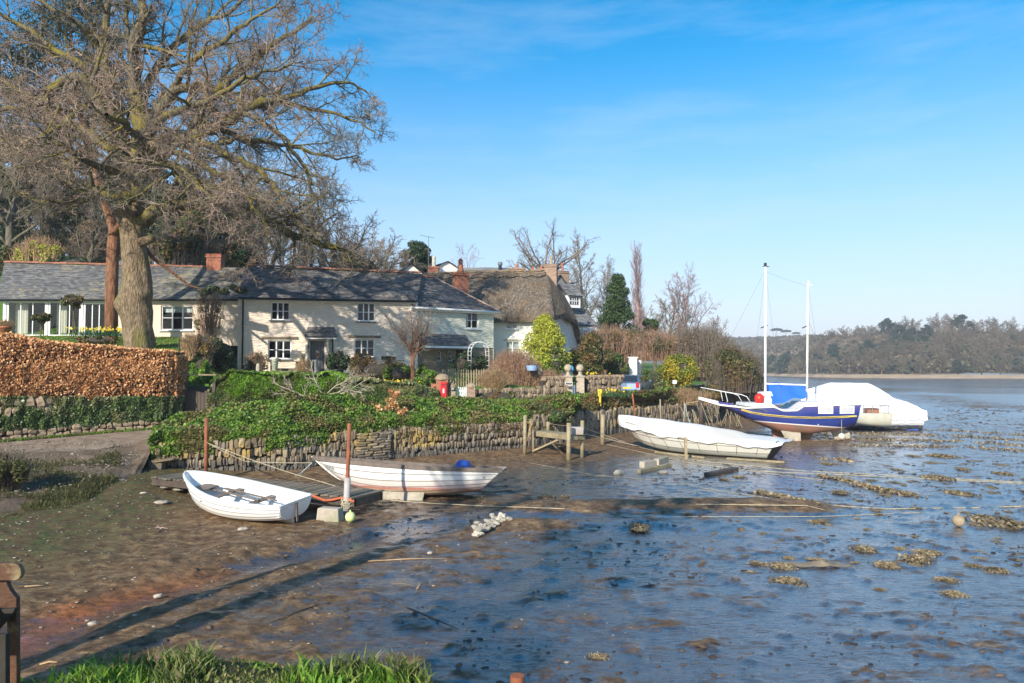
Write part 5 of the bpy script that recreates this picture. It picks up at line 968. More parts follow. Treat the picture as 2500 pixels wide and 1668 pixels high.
# ivy hedge of the cottage garden, px 510-1080
ih = thing('garden_hedge', 'bright green ivy and privet hedge in front of the cottage garden', 'hedge', V(700, 985, 35)); il = np.array(ih.location)
rng = np.random.default_rng(77); b = MB(); rows = []
for px in np.linspace(525, 1075, 24):
    p = at_curve(cD, np.array([px]))[0]; zt_ = float(np.interp(px, [520, 560, 620, 700, 800, 900, 1000, 1075], [3.5, 3.75, 3.75, 3.6, 3.5, 3.25, 3.2, 2.75])); rows.append([Vector((p[0], p[1] + yv, zv)) - Vector(il) for yv, zv in ((.35, 1.5), (.35, zt_ - .25), (1.5, zt_ - .25), (1.5, 1.5))])
b.grid(rows); b.add(rows[0], [(0, 1, 2, 3)]); b.add(rows[-1], [(3, 2, 1, 0)]); b.build('stems', M['core'], ih)  # solid dark core added behind the hedge leaves, no modelled stems
n = 62000; px = rng.uniform(512, 1082, n); p = at_curve(cD, px); zt_ = np.interp(px, [510, 530, 560, 620, 700, 800, 900, 1000, 1075], [3.0, 3.5, 3.85, 3.85, 3.72, 3.6, 3.35, 3.3, 2.85]); zt_ = zt_ + (fbm(px * .02, px * 0, 3, 9) - .5) * .5
t = rng.uniform(0, 1, n); top = rng.uniform(0, 1, n) > .72; bl = fbm(p[:, 0] * 1.1, t * 2.2, 3, 13); y = np.where(top, p[:, 1] + rng.uniform(-.2, 1.4, n), p[:, 1] + .25 - .55 * bl - .3 * np.sin(t * 3.14)); z = np.where(top, zt_ + (fbm(p[:, 0] * 2, y * 2, 3, 5) - .5) * .35, 1.75 + (zt_ - 1.75) * t)
P = np.stack([p[:, 0], y, z], -1); br = (P[:, 2] > 2.75 + (fbm(P[:, 0] * .8, P[:, 2], 2, 3) - .5) * 1.2) & (P[:, 0] < V(860, 900, 36).x)
v, q = leaves(P[br] - il, .12, rng, np.array([-.2, -.5, .7]), .6, .8); link('top_growth', arr_mesh('hedge_green', v, q, mats=[M['green']]), ih)['kind'] = 'stuff'
v, q = leaves(P[~br] - il, .11, rng, np.array([-.1, -.8, .4]), .6, .85); link('ivy', arr_mesh('hedge_ivy', v, q, mats=[M['ivy']]), ih)['kind'] = 'stuff'
# pale dead branches over the hedge
db = thing('dead_branches', 'bleached bare branches sprawling over the green hedge below the front door', 'branches', V(800, 950, 34.2)); dl = Vector(db.location); out = []; rg = random.Random(9)
for (a, b_), (c, d_), L in (((775, 985), (690, 960), 2.2), ((775, 985), (720, 1010), 1.8), ((790, 970), (860, 925), 2.0), ((800, 965), (880, 955), 2.2), ((785, 960), (760, 905), 1.6), ((800, 1030), (860, 1040), 1.5), ((800, 1030), (790, 1070), 1.2), ((800, 960), (830, 905), 1.7)):
    p0 = V(a, b_, 33.9) - dl; p1 = V(c, d_, 33.6) - dl; o_ = [[] for _ in range(4)]
    grow(rg, tuple(p0), _norm(tuple(p1 - p0)), L, .035, [dict(n=1, seg=6, wig=.15), dict(n=9, ratio=.5, ang=.7, seg=4, wig=.2, rr=.55, up=.05, rmin=.012), dict(n=6, ratio=.5, ang=.6, seg=3, wig=.2, rr=.6, rmin=.009), dict(n=3, ratio=.5, ang=.6, seg=2, wig=.2, rr=.7, rmin=.007)], 0, o_)
    for l in o_: out += l
v, q = tubes(out, 4); link('twigs', arr_mesh('dead_twigs', v, q, mats=[mat_simple('bleached_wood', (.42, .36, .27), .8, .2, 3, 0)]), db)['kind'] = 'stuff'
rng = np.random.default_rng(6)
# russet beech sprig hanging over the harbour wall
sp_ = thing('beech_sprig', 'coppery dead-leaved beech sapling on the bank above the moored open boat', 'shrub', V(935, 1000, 33)); sl = np.array(sp_.location)
cs = [V(a + 9 * math.sin(i * 2.1), b_ + 8 * math.cos(i * 1.7), 32.6 + .2 * math.sin(i)) for i in range(4) for a, b_ in ((905, 1012), (930, 1000), (955, 985), (978, 1003), (925, 1030), (962, 962), (945, 1020))]; v, q = cloud_leaves([tuple(np.array(c) - sl) for c in cs], [.17] * 28, 42, .10, rng, .8, aspect=.6); link('foliage', arr_mesh('sprig', v, q, mats=[M['beech']]), sp_)['kind'] = 'stuff'
link('twigs', arr_mesh('sprig_twigs', *tubes([([tuple(V(930, 1050, 33) - Vector(sl)), tuple(c - Vector(sl))], [.015, .006]) for c in cs], 4), mats=[M['twig_red']]), sp_)
DK = 'dark leafy bush filling the corner between the long cottage and the gabled cottage'
shrub('laurel_bush', 'dark glossy bush at the foot of the cottage drainpipe', V(545, 870, 40), (1.0, .9, 1.3), M['ever'], 5000, .12, seed=3)
shrub('climbing_shrub', 'straggly bare climbing shrub against the beige wall between the two cottages', V(510, 770, 43), (1.3, .6, 1.9), M['dry'], 1600, .08, seed=4, ntw=150, twig=M['twig_red'], twr=.010)
shrub('ivy_bush', 'bright ivy growing over the end of the wall beside the dark gate', V(492, 905, 36), (.65, .6, 1.0), M['green'], 5200, .12, seed=5)
shrub('pampas_bush', 'pale buff ornamental grass at the end of the lawn', V(462, 845, 38), (.5, .4, .75), M['straw'], 0, seed=6, ntw=220, twig=M['straw'], twr=.009)
shrub('feathery_bush', 'olive feathery shrub right of the buff ornamental grass', V(500, 850, 38.6), (.8, .6, 1.0), M['olive'], 3000, .1, seed=7, ntw=60)
shrub('rose_bush', 'reddish leafless rose bush left of the garden table', V(625, 888, 42), (.9, .6, .8), M['dry'], 1500, .1, seed=8, ntw=90, twig=M['twig_red'])
shrub('grass_clump', 'golden dry grass growing in a pot beside the front door', V(742, 905, 42), (.55, .5, .7), M['straw'], 0, seed=9, ntw=200, twig=M['straw'], twr=.01)
shrub('potted_shrub', 'dark leafy shrub in a black pot right of the front door', V(824, 880, 42.8), (.7, .6, .8), M['ever'], 3500, .14, seed=10)
shrub('rosemary_bush', 'grey-green bush under the right-hand lower window', V(880, 885, 43), (1.0, .7, .7), M['olive'], 3500, .1, seed=11)
shrub('heather_mound', 'orange and brown low shrubs in front of the right-hand lower window', V(930, 905, 41), (2.0, 1.0, .7), M['dry'], 6000, .09, seed=12)
shrub('holly_bush', 'dark clipped bush on the bank left of the post box', V(1035, 975, 37.5), (1.3, 1.0, .9), M['ivy'], 9000, .10, seed=13)
shrub('garden_bush', 'green leafy bush behind the daffodils', V(985, 915, 40), (1.8, 1.0, .7), M['bank'], 6500, .11, seed=14)
shrub('garden_bush', 'low green bush between the tree trunk and the picket fence', V(1040, 930, 39.5), (.9, .8, .7), M['green'], 3800, .10, seed=15)
shrub('camellia_bush', 'dark camellia in front of the stone ground floor of the cream cottage', V(1140, 888, 45), (1.3, .8, .9), M['ever'], 4500, .13, seed=16)
shrub('grass_shrub', 'tall russet dry grass in front of the thatched cottage window', V(1255, 905, 45), (1.7, 1.0, 1.35), M['straw'], 0, seed=17, ntw=900, twig=M['twig_red'], twr=.010)
shrub('pale_grass', 'silvery tan mound of dry grass left of the gate wall', V(1205, 932, 42.5), (1.2, .8, .75), M['straw'], 0, seed=18, ntw=420, twig=M['straw'], twr=.009)
shrub('grass_shrub', 'orange-brown dry stems in front of the golden conifer', V(1330, 935, 45), (1.7, .8, .9), M['straw'], 0, seed=19, ntw=420, twig=M['twig_red'], twr=.010)
gt = thing('golden_conifer', 'yellow-green spiky conifer in front of the thatched cottage', 'tree', V(1330, 915, 48)); 
put = ever_meshes('golden', 4, 3.6, 4.0, M['gold'], 20000, .15, .7, 80, 1.0); [link(nm, me, gt) for nm, me in zip(NE, put)]
shrub('laurel_bush', 'bright mid-green rounded bush right of the golden conifer', V(1355, 885, 47), (.95, .9, 1.25), M['green'], 9000, .13, seed=20)
shrub('big_shrub', 'large dark olive shrub between the thatched cottage and the white portal', V(1440, 870, 50), (1.7, 1.3, 2.0), M['olive'], 15000, .13, seed=21, clusters=30)
shrub('bramble_thicket', 'tangled brown climbing rose heaped over the garden wall and portal', V(1490, 838, 57.5), (3.0, 1.2, 1.5), M['olive'], 8500, .11, seed=22, ntw=560, twig=M['twig_red'], twr=.012, base=3.2)
shrub('big_shrub', 'dark evergreen shrub filling the space left of the white portal pillar', V(1503, 890, 54), (1.1, .8, 1.2), M['ivy'], 6500, .12, seed=97)
shrub('bramble_thicket', 'brown thicket of bare stems right of the white portal', V(1600, 840, 62), (2.0, 1.2, 1.4), M['dry'], 4500, .12, seed=23, ntw=350, twig=M['twig_red'], twr=.012)
shrub('thorn_thicket', 'grey lichened thicket above the golden rounded bush', V(1710, 855, 66), (3.4, 2.0, 2.4), M['dry'], 3500, .14, seed=24, ntw=620, twig=M['twig_grey'], twr=.016)
shrub('topiary_bush', 'golden-green clipped rounded bush beside the lane', V(1658, 903, 55), (1.68, 1.5, 1.32), M['topiary'], 15000, .12, seed=25, clusters=60)
shrub('low_bush', 'dark green bush at the left side of the lane by the parked car', V(1590, 930, 52), (.85, .8, .9), M['ivy'], 6000, .12, seed=26)
shrub('hedge_bush', 'tall green and brown bush on the point behind the blue boat bow', V(1790, 895, 60), (2.6, 2.0, 2.1), M['olive'], 15000, .15, seed=27, ntw=500, clusters=34)
shrub('hedge_bush', 'dark brown scrub hanging over the shore left of the blue boat mast', V(1820, 935, 62), (1.7, 1.5, 1.5), M['dry'], 6500, .14, seed=28, ntw=350, twig=M['twig_grey'])
shrub('hedge_bush', 'brown scrub between the golden bush and the point', V(1740, 880, 66), (2.2, 1.6, 1.9), M['dry'], 5500, .15, seed=29, ntw=400)
shrub('privet_bush', 'round green-leaved bush casting a dark shadow on the bank above the platform', V(1385, 985, 39.6), (1.0, .9, .72), M['bank'], 9000, .12, seed=30, clusters=26)
shrub('bramble_bush', 'lower brambly bush overhanging the wall behind the platform', V(1352, 1018, 38.3), (1.3, .8, .6), M['ivy'], 7000, .12, seed=31)
shrub('reed_clump', 'dry reeds on the bank in front of the blue boat bow', V(1675, 968, 52), (1.9, .8, .6), M['straw'], 0, seed=32, ntw=420, twig=M['straw'], twr=.010)
shrub('hedge_bush', 'small round evergreen behind the portal wall', V(1590, 795, 72), (1.1, 1.0, .8), M['conifer'], 3500, .14, seed=33)
shrub('wall_shrub', 'mossy green plants against the low garden wall right of the white gate', V(1215, 970, 39.6), (1.7, .5, .5), M['olive'], 5500, .10, seed=34)
shrub('bush_left', 'straggly brown and green bush on the left edge beside the lane', V(25, 1150, 21.5), (.9, .9, .65), M['marsh'], 4200, .08, seed=35, ntw=160)
bpy.data.objects['bush_left'].name = 'scrub_bush'
shrub('bamboo_clump', 'yellow-green bamboo on the slope above the left end of the cottage roof', V(95, 625, 57), (2.3, 1.2, 1.6), M['gold'], 3000, .2, seed=36, ntw=260, twig=M['straw'], twr=.02)
shrub('hillside_bush', 'brown rhododendron on the slope behind the long roof', V(35, 625, 58), (1.8, 1.2, 1.3), M['olive'], 4500, .2, seed=37)
shrub('hillside_bush', 'green shrub on the slope right of the oak trunk above the roof', V(430, 600, 56), (2.6, 1.4, 1.8), M['olive'], 8000, .18, seed=38, ntw=160)
shrub('hillside_bush', 'ivy-clad stump behind the oak, right of its trunk', V(478, 545, 58), (1.4, 1.2, 2.6), M['green'], 6000, .2, seed=39)
shrub('hillside_bush', 'low dark bush behind the ridge left of the pine trunk', V(185, 650, 54), (2.2, 1.4, .9), M['ever'], 4500, .18, seed=40)
shrub('hillside_bush', 'small pointed evergreen behind the ridge right of the brick chimney', V(600, 625, 56), (1.0, 1.0, 1.3), M['conifer'], 4500, .15, seed=41)
shrub('hillside_bush', 'green shrubs behind the roof ridge between the white gables', V(865, 652, 58), (2.2, 1.2, 1.0), M['olive'], 5500, .17, seed=42)
shrub('hillside_bush', 'brown scrub left of the pine trunk above the roof', V(230, 590, 60), (3.0, 1.5, 2.2), M['dry'], 6000, .17, seed=43, ntw=280)
shrub('hillside_bush', 'reddish scrub behind the ridge beside the brick chimney', V(540, 620, 60), (2.6, 1.5, 1.6), M['dry'], 4000, .17, seed=44, ntw=240, twig=M['twig_red'])
# clipped orange tree and dogwood by the glazed doors
for px, py, d, r_, lab in ((100, 775, 41, .62, 'small clipped evergreen tree on a thin stem in front of the glazed doors'), (180, 735, 41, .75, 'taller evergreen with twin stems in front of the glazed doors')):
    t = shrub('small_tree', lab, V(px, py, d), (r_ * 1.15, r_, r_ * .55), M['olive'], 3500, .1, seed=px, cat='tree', base=V(px, 850, d).z)
    MB().tube([(.1, 0, -.1), (0, 0, .8), (0, 0, V(px, py, d).z - V(px, 850, d).z)], [.035, .03, .03], 6).build('trunk', M['oak_limb'], t); MB().tube([(.3, 0, -.1), (.12, .05, .8), (-.1, 0, V(px, py, d).z - V(px, 850, d).z)], [.03, .025, .02], 6).build('trunk', M['oak_limb'], t)
shrub('low_bush', 'low mixed planting at the lawn edge left of the oak', V(235, 832, 38.5), (1.6, .5, .32), M['olive'], 3500, .1, seed=51)
# bare ornamental tree in front of the gabled cottage
ot = tree_meshes('garden_tree', 14, 2.4, .12, [dict(n=1, seg=5, wig=.03, up=.03, tap=.7), dict(n=14, ratio=1.0, ang=.75, seg=7, wig=.12, up=.08, start=.62, rr=.42, dec=.1, rmin=.022), dict(n=11, ratio=.48, ang=.75, seg=4, wig=.18, up=.05, start=.12, rr=.5, rmin=.009), dict(n=7, ratio=.5, ang=.7, seg=3, wig=.2, up=.03, rr=.6, rmin=.006), dict(n=2, ratio=.5, ang=.6, seg=2, wig=.2, rr=.7, rmin=.005)], 2, M['pine_bark'], M['twig_grey'])
put_tree('garden_tree', ot, (V(1007, 940, 39).x, 39, V(1007, 948, 39).z), 'small round-headed bare tree with a slim reddish trunk in front of the cream cottage', sc=1.05)
# daffodils
def daffodils(label, pts, n, mat):
    t = thing('daffodils', label, 'flowers', pts[0]); o = np.array(t.location); rg_ = np.random.default_rng(n); c = np.array([tuple(p) for p in pts])[rg_.integers(0, len(pts), n)] + rg_.normal(size=(n, 3)) * [.5, .35, .03]; v, q = blades(c - o, .38, rg_, .014, .3); link('leaves', arr_mesh('daffodil_leaves', v, q, mats=[M['daff']]), t)['kind'] = 'stuff'
    f_ = c[: n // 9] + [0, -.05, .34]; f_[:, 2] += rg_.normal(size=len(f_)) * .05; v, q = leaves(np.repeat(f_, 2, 0) + rg_.normal(size=(len(f_) * 2, 3)) * .02 - o, .085, rg_, np.array([0, -1, .2]), .3, .9); link('flowers', arr_mesh('daffodil_flowers', v, q, mats=[mat]), t)['kind'] = 'stuff'
daffodils('white and cream daffodils in the front garden of the gabled cottage', [V(a, 945, 39) for a in (865, 880, 895, 905, 915)], 500, M['whitefl'])
daffodils('bright yellow daffodils left of the slim bare tree', [V(a, 948, 38.6) for a in (925, 945, 955, 970, 990)], 420, M['yellowfl'])
daffodils('yellow daffodils on the lawn left of the oak trunk', [V(a, 820, 39.5) for a in (215, 230, 255, 270, 285)], 700, M['yellowfl'])
daffodils('small yellow daffodils by the yellow marker post', [V(a, 968, 42.5) for a in (1480, 1500, 1515)], 160, M['yellowfl'])
daffodils('yellow flowers behind the ball-topped wall', [V(a, 925, 47.5) for a in (1440, 1450, 1460)], 120, M['yellowfl'])
# ---------------------------------------------------------------- buildings
def uz(root, px, py, y=0.0):
    """local (u, z) on the plane y of a house hit by the sight line through a picture point"""
    c, s = math.cos(root.rotation_euler.z), math.sin(root.rotation_euler.z); O = Vector(root.location); Ox, Oy = O.x - s * y, O.y + c * y
    k = (px - 1250) / F; u = (k * Oy - Ox) / (c - k * s); d = Oy + u * s; return u, V(px, py, d).z - O.z
def facade(root, x0, x1, z1, holes, mat, y=0.0, th=0.32, z0=-0.6, name='wall'):
    """front wall with real openings and reveals; holes (u0,u1,z0,z1)"""
    b = MB(); us = sorted({x0, x1, *[h[0] for h in holes], *[h[1] for h in holes]}); zs = sorted({z0, z1, *[h[2] for h in holes], *[h[3] for h in holes]})
    for a, c in zip(us[:-1], us[1:]):
        for e, g in zip(zs[:-1], zs[1:]):
            mu, mz = (a + c) / 2, (e + g) / 2
            if any(h[0] < mu < h[1] and h[2] < mz < h[3] for h in holes): continue
            b.add([(a, y, e), (c, y, e), (c, y, g), (a, y, g)], [(0, 1, 2, 3)])
    for u0, u1, a, c in holes:
        b.add([(u0, y, a), (u0, y + th, a), (u0, y + th, c), (u0, y, c)], [(0, 1, 2, 3)]); b.add([(u1, y, a), (u1, y + th, a), (u1, y + th, c), (u1, y, c)], [(3, 2, 1, 0)])
        b.add([(u0, y, a), (u1, y, a), (u1, y + th, a), (u0, y + th, a)], [(0, 1, 2, 3)]); b.add([(u0, y, c), (u1, y, c), (u1, y + th, c), (u0, y + th, c)], [(3, 2, 1, 0)])
    return b.build(name, mat, root)
def window(root, u0, u1, z0, z1, cols=3, rows=2, y=0.12, frame=.07, bar=.045, sill=None, lintel=None, curtain=0, mat=None, name='window', arch=False, heavy=()):
    b = MB(); w = mat or M['white']; fy = y
    b.box(((u0 + u1) / 2, fy, z0 + frame / 2), (u1 - u0, .07, frame)); b.box(((u0 + u1) / 2, fy, z1 - frame / 2), (u1 - u0, .07, frame))
    for u in (u0 + frame / 2, u1 - frame / 2): b.box((u, fy, (z0 + z1) / 2), (frame, .07, z1 - z0 - 2 * frame))
    iw, ih = (u1 - u0 - 2 * frame), (z1 - z0 - 2 * frame); cw, rh = iw / cols, ih / rows
    for k in range(1, cols): b.box((u0 + frame + cw * k, fy - .004, (z0 + z1) / 2), (bar * (1.7 if k in heavy else 1), .055, ih))
    for k in range(1, rows): b.box(((u0 + u1) / 2, fy + .003, z0 + frame + rh * k), (iw, .04, bar * .8))
    o = b.build(name, w, root); pm = MB().box((0, 0, 0), (cw - .002, .008, rh - .002)).mesh('pane', M['glass'])
    for i in range(cols):
        for j in range(rows): link('pane', pm, o, (u0 + frame + cw * (i + .5), fy + .012, z0 + frame + rh * (j + .5)))
    if sill is not None: MB().box(((u0 + u1) / 2, -.03, z0 - .04), (u1 - u0 + .16, .22, .07)).build('sill', sill, o)
    if lintel is not None: MB().box(((u0 + u1) / 2 , -.02, z1 + .16), (u1 - u0 + .75, .14, .13)).build('lintel', lintel, o)
    if curtain: MB().grid([[(u0 + .1 + iw * curtain * k / 9, y + .14 + .02 * (k % 2), z) for k in range(10)] for z in (z0 + .05, z1 - .05)]).build('curtain', M['curtain'], o)
    return o
def box_walls(root, x0, x1, y1, z1, mat, gable=None, z0=-0.6, name='wall', back=True, left=True, right=True):
    b = MB()
    if back: b.add([(x0, y1, z0), (x1, y1, z0), (x1, y1, z1), (x0, y1, z1)], [(3, 2, 1, 0)])
    for on, x, fl in ((left, x0, 1), (right, x1, 0)):
        if not on: continue
        pl = [(x, 0, z0), (x, y1, z0), (x, y1, z1)] + ([(x, gable[0], gable[1])] if gable else []) + [(x, 0, z1)]; b.add(pl, [tuple(range(len(pl)))[::-1] if fl else tuple(range(len(pl)))])
    b.add([(x0 + .1, 2.4, z0), (x1 - .1, 2.4, z0), (x1 - .1, 2.4, z1), (x0 + .1, 2.4, z1)], [(0, 1, 2, 3)], 1); b.add([(x0, 0.05, -.05), (x1, 0.05, -.05), (x1, 2.4, -.05), (x0, 2.4, -.05)], [(0, 1, 2, 3)], 1)
    b.add([(x0 + .05, .33, z1 - .02), (x1 - .05, .33, z1 - .02), (x1 - .05, y1, z1 - .02), (x0 + .05, y1, z1 - .02)], [(0, 1, 2, 3)], 1)
    return b.build(name, [mat, M['interior']], root)
def slate_slope(b, e0, e1, r0, r1, n, lip=.035, sag=0.0):
    """courses from the eave line e0-e1 up to the ridge line r0-r1; each one laps over the one below"""
    e0, e1, r0, r1 = map(Vector, (e0, e1, r0, r1)); nrm = (e1 - e0).cross(r0 - e0).normalized()
    if nrm.z < 0: nrm = -nrm
    for k in range(n):
        a, c = k / n, (k + 1) / n; p0, p1, p2, p3 = e0.lerp(r0, a), e1.lerp(r1, a), e1.lerp(r1, c), e0.lerp(r0, c)
        m = max(1, int((p1 - p0).length / 1.2)); lo, hi = [], []
        for i in range(m + 1):
            t = i / m; w_ = nrm * (0.012 * math.sin(i * 2.3 + k * 1.7)) - Vector((0, 0, sag * 4 * t * (1 - t))); lo.append(p0.lerp(p1, t) + nrm * lip + w_); hi.append(p3.lerp(p2, t) + w_)
        b.grid([lo, hi]); b.grid([[q - nrm * lip for q in lo], lo])
    b.add([e0 - nrm * .10, e1 - nrm * .10, r1 - nrm * .05, r0 - nrm * .05], [(3, 2, 1, 0)]); return b
def ridge_tiles(parent, a, b, mat, L=.45, r=.13, name='ridge_tile'):
    a, b = Vector(a), Vector(b); d = b - a; n = max(1, int(d.length / L)); m = MB(); prof = [(math.cos(t) * r * 1.1, math.sin(t) * r) for t in [math.pi * k / 6 for k in range(7)]]
    m.grid([[(-L * .5, x, z) for x, z in prof], [(L * .5, x, z) for x, z in prof]]); m.grid([[(-L * .5, x * .75, z * .75 - .02) for x, z in prof], [(-L * .5, x, z) for x, z in prof]]); m.grid([[(L * .5, x, z) for x, z in prof], [(L * .5, x * .75, z * .75 - .02) for x, z in prof]])
    me = m.mesh(name, mat); t = d.normalized(); u = Vector((-t.y, t.x, 0)).normalized(); w = t.cross(u)
    Mx = Matrix((t, u, w)).transposed().to_euler()
    for k in range(n): link(name, me, parent, a + d * ((k + .5) / n) + Vector((0, 0, random.uniform(-.012, .012))), Mx, (d.length / n / L * .97, 1, 1))
def chimney(parent, c, w, dpt, h, mat, pots=1, pot_h=.5, potm=None, name='chimney', square=False, cap=True):
    b = MB(); c = Vector(c); b.box(c + Vector((0, 0, h / 2)), (w, dpt, h))
    if cap: b.box(c + Vector((0, 0, h - .12)), (w + .12, dpt + .12, .09)); b.box(c + Vector((0, 0, h + .02)), (w + .06, dpt + .06, .06))
    o = b.build(name, mat, parent)
    for k in range(pots):
        x = (k - (pots - 1) / 2) * .34; p = MB().lathe(c + Vector((x, 0, h + .03)), [(.13, 0), (.115, .06), (.105, pot_h * .8), (.125, pot_h * .84), (.125, pot_h), (.08, pot_h)], 10).build('chimney_pot', potm or M['terracotta'], o, True)
    return o
def gutter(root, a, b, mat, r=.055, name='gutter'):
    MB().tube([a, b], r, 8).build(name, mat, root, True)

# --- long low cottage on the left
lc = thing('long_cottage', 'long single-storey cottage with mossy slate roof and white glazed doors behind the oak', 'cottage', (V(5, 850, 45.5).x, 45.5, 6.0)); W_ = uz(lc, 577, 725)[0]; EZ = uz(lc, 300, 731)[1]
hol = []
def H_(px0, py0, px1, py1, r=lc):
    u0, z1 = uz(r, px0, py0); u1, z0 = uz(r, px1, py1); hol.append((u0, u1, z0, z1)); return u0, u1, z0, z1
g1 = H_(12, 735, 112, 822); g2 = H_(114, 735, 196, 822); g3 = H_(200, 738, 262, 822); w1 = H_(391, 746, 470, 806)
facade(lc, -.0, uz(lc, 264, 0)[0], EZ, hol[:3], M['white'], name='wall', th=.14); facade(lc, uz(lc, 264, 0)[0], W_ + .6, EZ, hol[3:], M['beige'])
box_walls(lc, 0, W_ + .5, 6.0, EZ, M['beige'], (3.1, EZ + 2.5)); 
for g, c_ in ((g1, 3), (g2, 3), (g3, 3)): window(lc, g[0] + .04, g[1] - .04, g[2] + .02, g[3] - .02, c_, 1, y=.06, frame=.10, bar=.05, name='glazed_door')
window(lc, *w1, cols=3, rows=2, heavy=(1, 2), sill=M['white'], frame=.07)
MB().box(((w1[0] + w1[1]) / 2, .3, w1[3] - .2), (w1[1] - w1[0] - .1, .02, .42)).build('blind', M['curtain'], lc)
for g in (g1, g2): MB().grid([[(g[0] + .25 + (g[1] - g[0]) * .3 * k / 7, .5 + .05 * (k % 2), z) for k in range(8)] for z in (g[2] + .1, g[3] - .1)]).build('curtain', M['beige'], lc)
b = MB(); RZ = uz(lc, 300, 655, 3.1)[1]; rl = uz(lc, 5, 642, 3.1)[1]; rr = uz(lc, 560, 655, 3.1)[1]
LU = uz(lc, 5, 642, 3.1)[0]; slate_slope(b, (-.15, -.32, EZ - .05), (W_ + .45, -.32, EZ - .05), (LU, 3.1, rl), (W_ + .45, 3.1, rr), 24); slate_slope(b, (W_ + .45, 6.3, EZ - .05), (-.15, 6.3, EZ - .05), (W_ + .45, 3.1, rr), (LU, 3.1, rl), 8); rf = b.build('roof', M['slate_mossy'], lc)
ridge_tiles(rf, (LU, 3.1, rl + .02), (W_ - 2.2, 3.1, rr + .02), M['ridge'])
MB().box((W_ / 2, -.06, EZ - .10), (W_ + .4, .10, .16)).build('fascia', M['white'], lc); gutter(lc, (-.1, -.4, EZ - .06), (W_ + .3, -.4, EZ - .06), M['dark_metal'])
cu, cz = uz(lc, 523, 652, 3.1); chimney(lc, (cu, 3.1, rr - .3), .95, .7, 1.15, M['brick'], 0, cap=True)
tp = V(4, 690, 44); MB().beam((-.25, -.3, -.3), (-.25, -.3, EZ + .1), .12, .1).build('corner_post', M['white'], lc)
# --- main gabled cottage
mc = thing('stone_cottage', 'two-storey pinkish white stone cottage with slate roof and grey front door', 'cottage', (V(590, 913, 44.4).x, 44.4, 3.7), R(12)); MW = uz(mc, 1006, 733)[0]; MZ = uz(mc, 590, 727)[1]
ul = uz; hl = []
def HM(px0, py0, px1, py1):
    u0, z1 = uz(mc, px0, py0); u1, z0 = uz(mc, px1, py1); t_ = (u0, u1, z0, z1); hl.append(t_); return t_
a1 = HM(660, 737, 706, 782); a2 = HM(871, 739, 915, 785); a3 = HM(654, 831, 711, 877); a4 = HM(865, 828, 914, 872); dr_ = HM(757, 832, 792, 914); dr_ = hl[-1] = (dr_[0], dr_[1], -.02, dr_[3])
facade(mc, -.25, MW + .35, MZ, hl, M['wash']); box_walls(mc, -.25, MW + .3, 6.2, MZ, M['wash'], (3.1, MZ + 2.3))
for a_, lt, cu_ in ((a1, None, 0), (a2, None, .3), (a3, M['wood'], .3), (a4, M['wood'], 0)):
    w_ = window(mc, *a_, cols=3, rows=2, sill=M['lead'], lintel=lt, y=.14, heavy=(1, 2))
    if lt is None:
        m_ = (a_[0] + a_[1]) / 2; hw_ = (a_[1] - a_[0]) / 2 + .06; b = MB()
        for k in range(7): t0, t1 = -1 + 2 * k / 7, -1 + 2 * (k + 1) / 7; b.beam((m_ + hw_ * t0, -.02, a_[3] + .02 + .10 * (1 - t0 * t0)), (m_ + hw_ * t1, -.02, a_[3] + .02 + .10 * (1 - t1 * t1)), .07, .05)
        b.build('arch_trim', M['wood'], w_)
b = MB(); du0, du1, dz0, dz1 = dr_; b.box(((du0 + du1) / 2, .16, (dz0 + dz1) / 2), (du1 - du0, .05, dz1 - dz0)); d_ = b.build('door', M['grey_door'], mc); b = MB(); m_ = (du0 + du1) / 2
for k in range(5): b.box((du0 + .07 + k * (du1 - du0 - .14) / 4, .13, (dz0 + dz1) / 2), (.012, .012, dz1 - dz0 - .1))
b.build('board_joint', M['dark_metal'], d_); MB().box((m_ + .02, .125, 1.15), (.26, .02, .12)).build('letter_plate', M['terracotta'], d_); MB().box((m_ + .02, .125, 1.0), (.16, .02, .07)).build('name_plate', M['beige'], d_); MB().ball((du1 - .12, .10, 1.0), .035, 8).build('handle', M['dark_metal'], d_)
MB().box((m_, -.18, -.10), (1.6, .8, .14)).build('doorstep', M['wood'], mc)
b = MB()
for sx in (-1, 1): b.box((m_ + sx * .62, -.28, 1.05), (.12, .5, 2.1))
b.build('porch_side', M['wash'], mc)
pu0, pz1 = uz(mc, 746, 798); pu1, pz0 = uz(mc, 823, 822, -.75); b = MB(); slate_slope(b, (pu0 - .02, -.85, pz0 - .0), (pu1, -.85, pz0 - .0), (pu0 + .12, -.02, pz1), (pu1 - .22, -.02, pz1), 7); b.build('porch_roof', M['slate'], mc)
MB().box(((pu0 + pu1) / 2, -.72, pz0 - .09), (pu1 - pu0 - .1, .06, .12)).build('porch_fascia', M['white'], mc)
b = MB(); [b.beam((u_, -.7, pz0 - .15), (u_, -.03, pz0 - .85), .06, .06) for u_ in (pu0 + .15, pu1 - .15)]; b.build('porch_bracket', M['white'], mc)
for u_ in (uz(mc, 587, 800)[0] + .12, ): MB().tube([(u_, -.08, MZ - .1), (u_, -.08, -.1)], .05, 8).build('drainpipe', M['dark_metal'], mc, True)
MB().tube([(uz(mc, 812, 850)[0], -.07, pz0 - .1), (uz(mc, 812, 850)[0], -.07, .1)], .035, 8).build('drainpipe', M['dark_metal'], mc, True)
lu, lz = uz(mc, 751, 846); MB().lathe((lu, -.16, lz - .14), [(.02, 0), (.09, .04), (.10, .2), (.03, .3)], 8).build('wall_lantern', M['dark_metal'], mc)
b = MB(); rl = uz(mc, 590, 650, 3.1)[1]; rr = uz(mc, 1000, 668, 3.1)[1]
